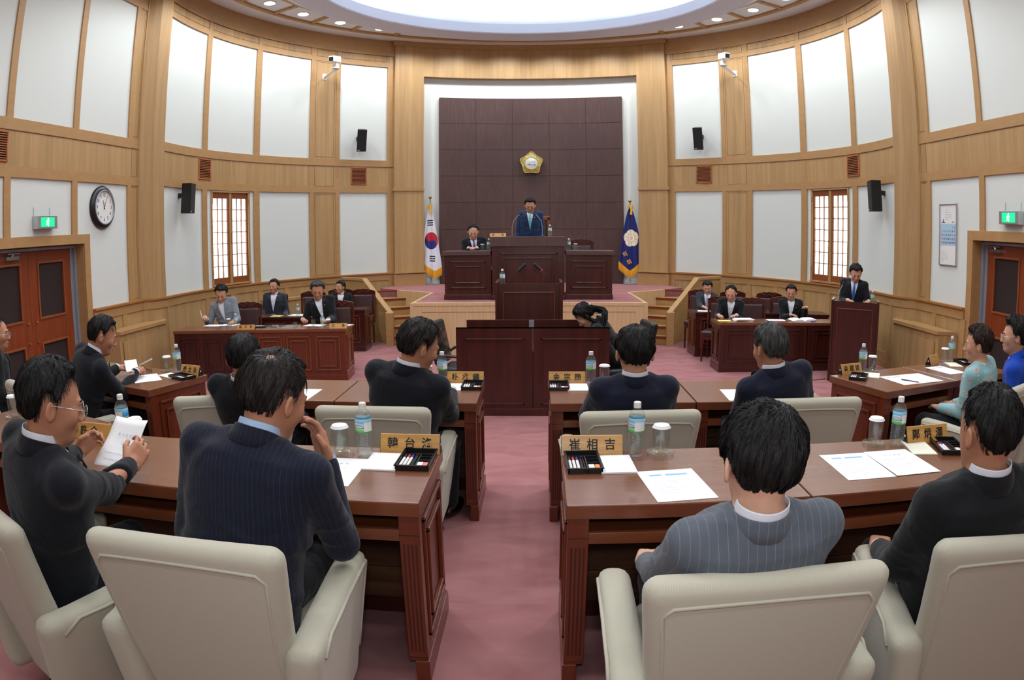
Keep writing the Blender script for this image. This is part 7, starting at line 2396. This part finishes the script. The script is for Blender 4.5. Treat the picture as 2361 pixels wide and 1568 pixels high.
lock(pt, [H_(0, -.09, .03), H_(0, -.11, -.03), _l(.93, 7.91, 1.17), _l(.93, 7.84, 1.08), _l(.88, 7.79, .98), _l(.85, 7.77, .86)], .045, 420, .0035, 3, .035)
lock(pt, [H_(-.078, -.03, .04), H_(-.086, -.01, -.05), _l(.83, 7.83, 1.04), _l(.80, 7.80, .92)], .022, 160, .003, 4, .012)
pt.build('ponytail', 'hair_black', cw['t'], smooth='all')
pc = B(); pc.ell(tuple(H_(0, -.115, .035)), .03, .015, .012); pc.build('hair_clip', 'silver_white', cw['t'])
# ---- held things
t = thing('held_page', 'white printed page held up by the man with glasses at left', 'paper', (-1.487, 2.235, 1.262))
Mp = Matrix.Rotation(RD(-12), 4, 'Z') @ Matrix.Rotation(RD(42), 4, 'X')
pg = B()
P = []
for i in range(9):
    x = -0.098 + 0.196 * i / 8
    P.append([(x, -0.125 + 0.25 * j / 8, 0.010 * (x / 0.098) ** 2 + 0.004 * sin(j)) for j in range(9)])
pg.grid(P); po = pg.build('page', 'white_paper', t, smooth='all'); po.matrix_local = Mp
md = po.modifiers.new('thickness', 'SOLIDIFY'); md.thickness = 0.001
text_mesh('heading', '의 사 일 정', 0.017, 'ink_grey', t, Mp @ Matrix.Translation((0.0, 0.045, 0.0075)), 0.0002, space=1.2)
q = B()
for k, y_ in enumerate((0.012, 0.002, -0.045, -0.075)):
    x0 = 0.0 if k < 2 else -0.075 + 0.0 * k
    for j in range(9 if k < 2 else 16): q.box(x0 + j * 0.0088, x0 + j * 0.0088 + 0.006, y_, y_ + 0.0025, 0.0085, 0.0087)
qo = q.build('print', 'ink_grey', t); qo.matrix_local = Mp
t = thing('pen', 'white pen held by the official in light grey', 'pen', (-5.205, 9.93, 0.93)); B().tube([(-.03, .02, .06), (0, 0, 0), (.03, -.02, -.07)], [.005, .006, .003], 8).build('pen_barrel', 'white_plastic', t)
t = thing('pen', 'thin dark pen held by the balding official writing at right', 'pen', (2.99, 10.45, 0.875)); B().tube([(-.05, .03, .10), (0, 0, 0), (.03, -.02, -.06)], [.004, .005, .002], 8).build('pen_barrel', 'black_plastic', t)
t = thing('notecard', 'small white card held by the writing man on the left wing', 'paper', (-2.86, 4.36, 1.17), RD(40)); B().box(-.05, .05, -.07, .07, 0, .002).build('page', 'white_paper', t).rotation_euler = (RD(28), 0, 0)
t = thing('pen', 'white pen held by the writing man on the left wing', 'pen', (-2.70, 4.33, 1.20), RD(-20)); B().tube([(-.06, -.02, -.02), (.06, .02, .03)], [.004, .005], 8).build('pen_barrel', 'white_plastic', t)
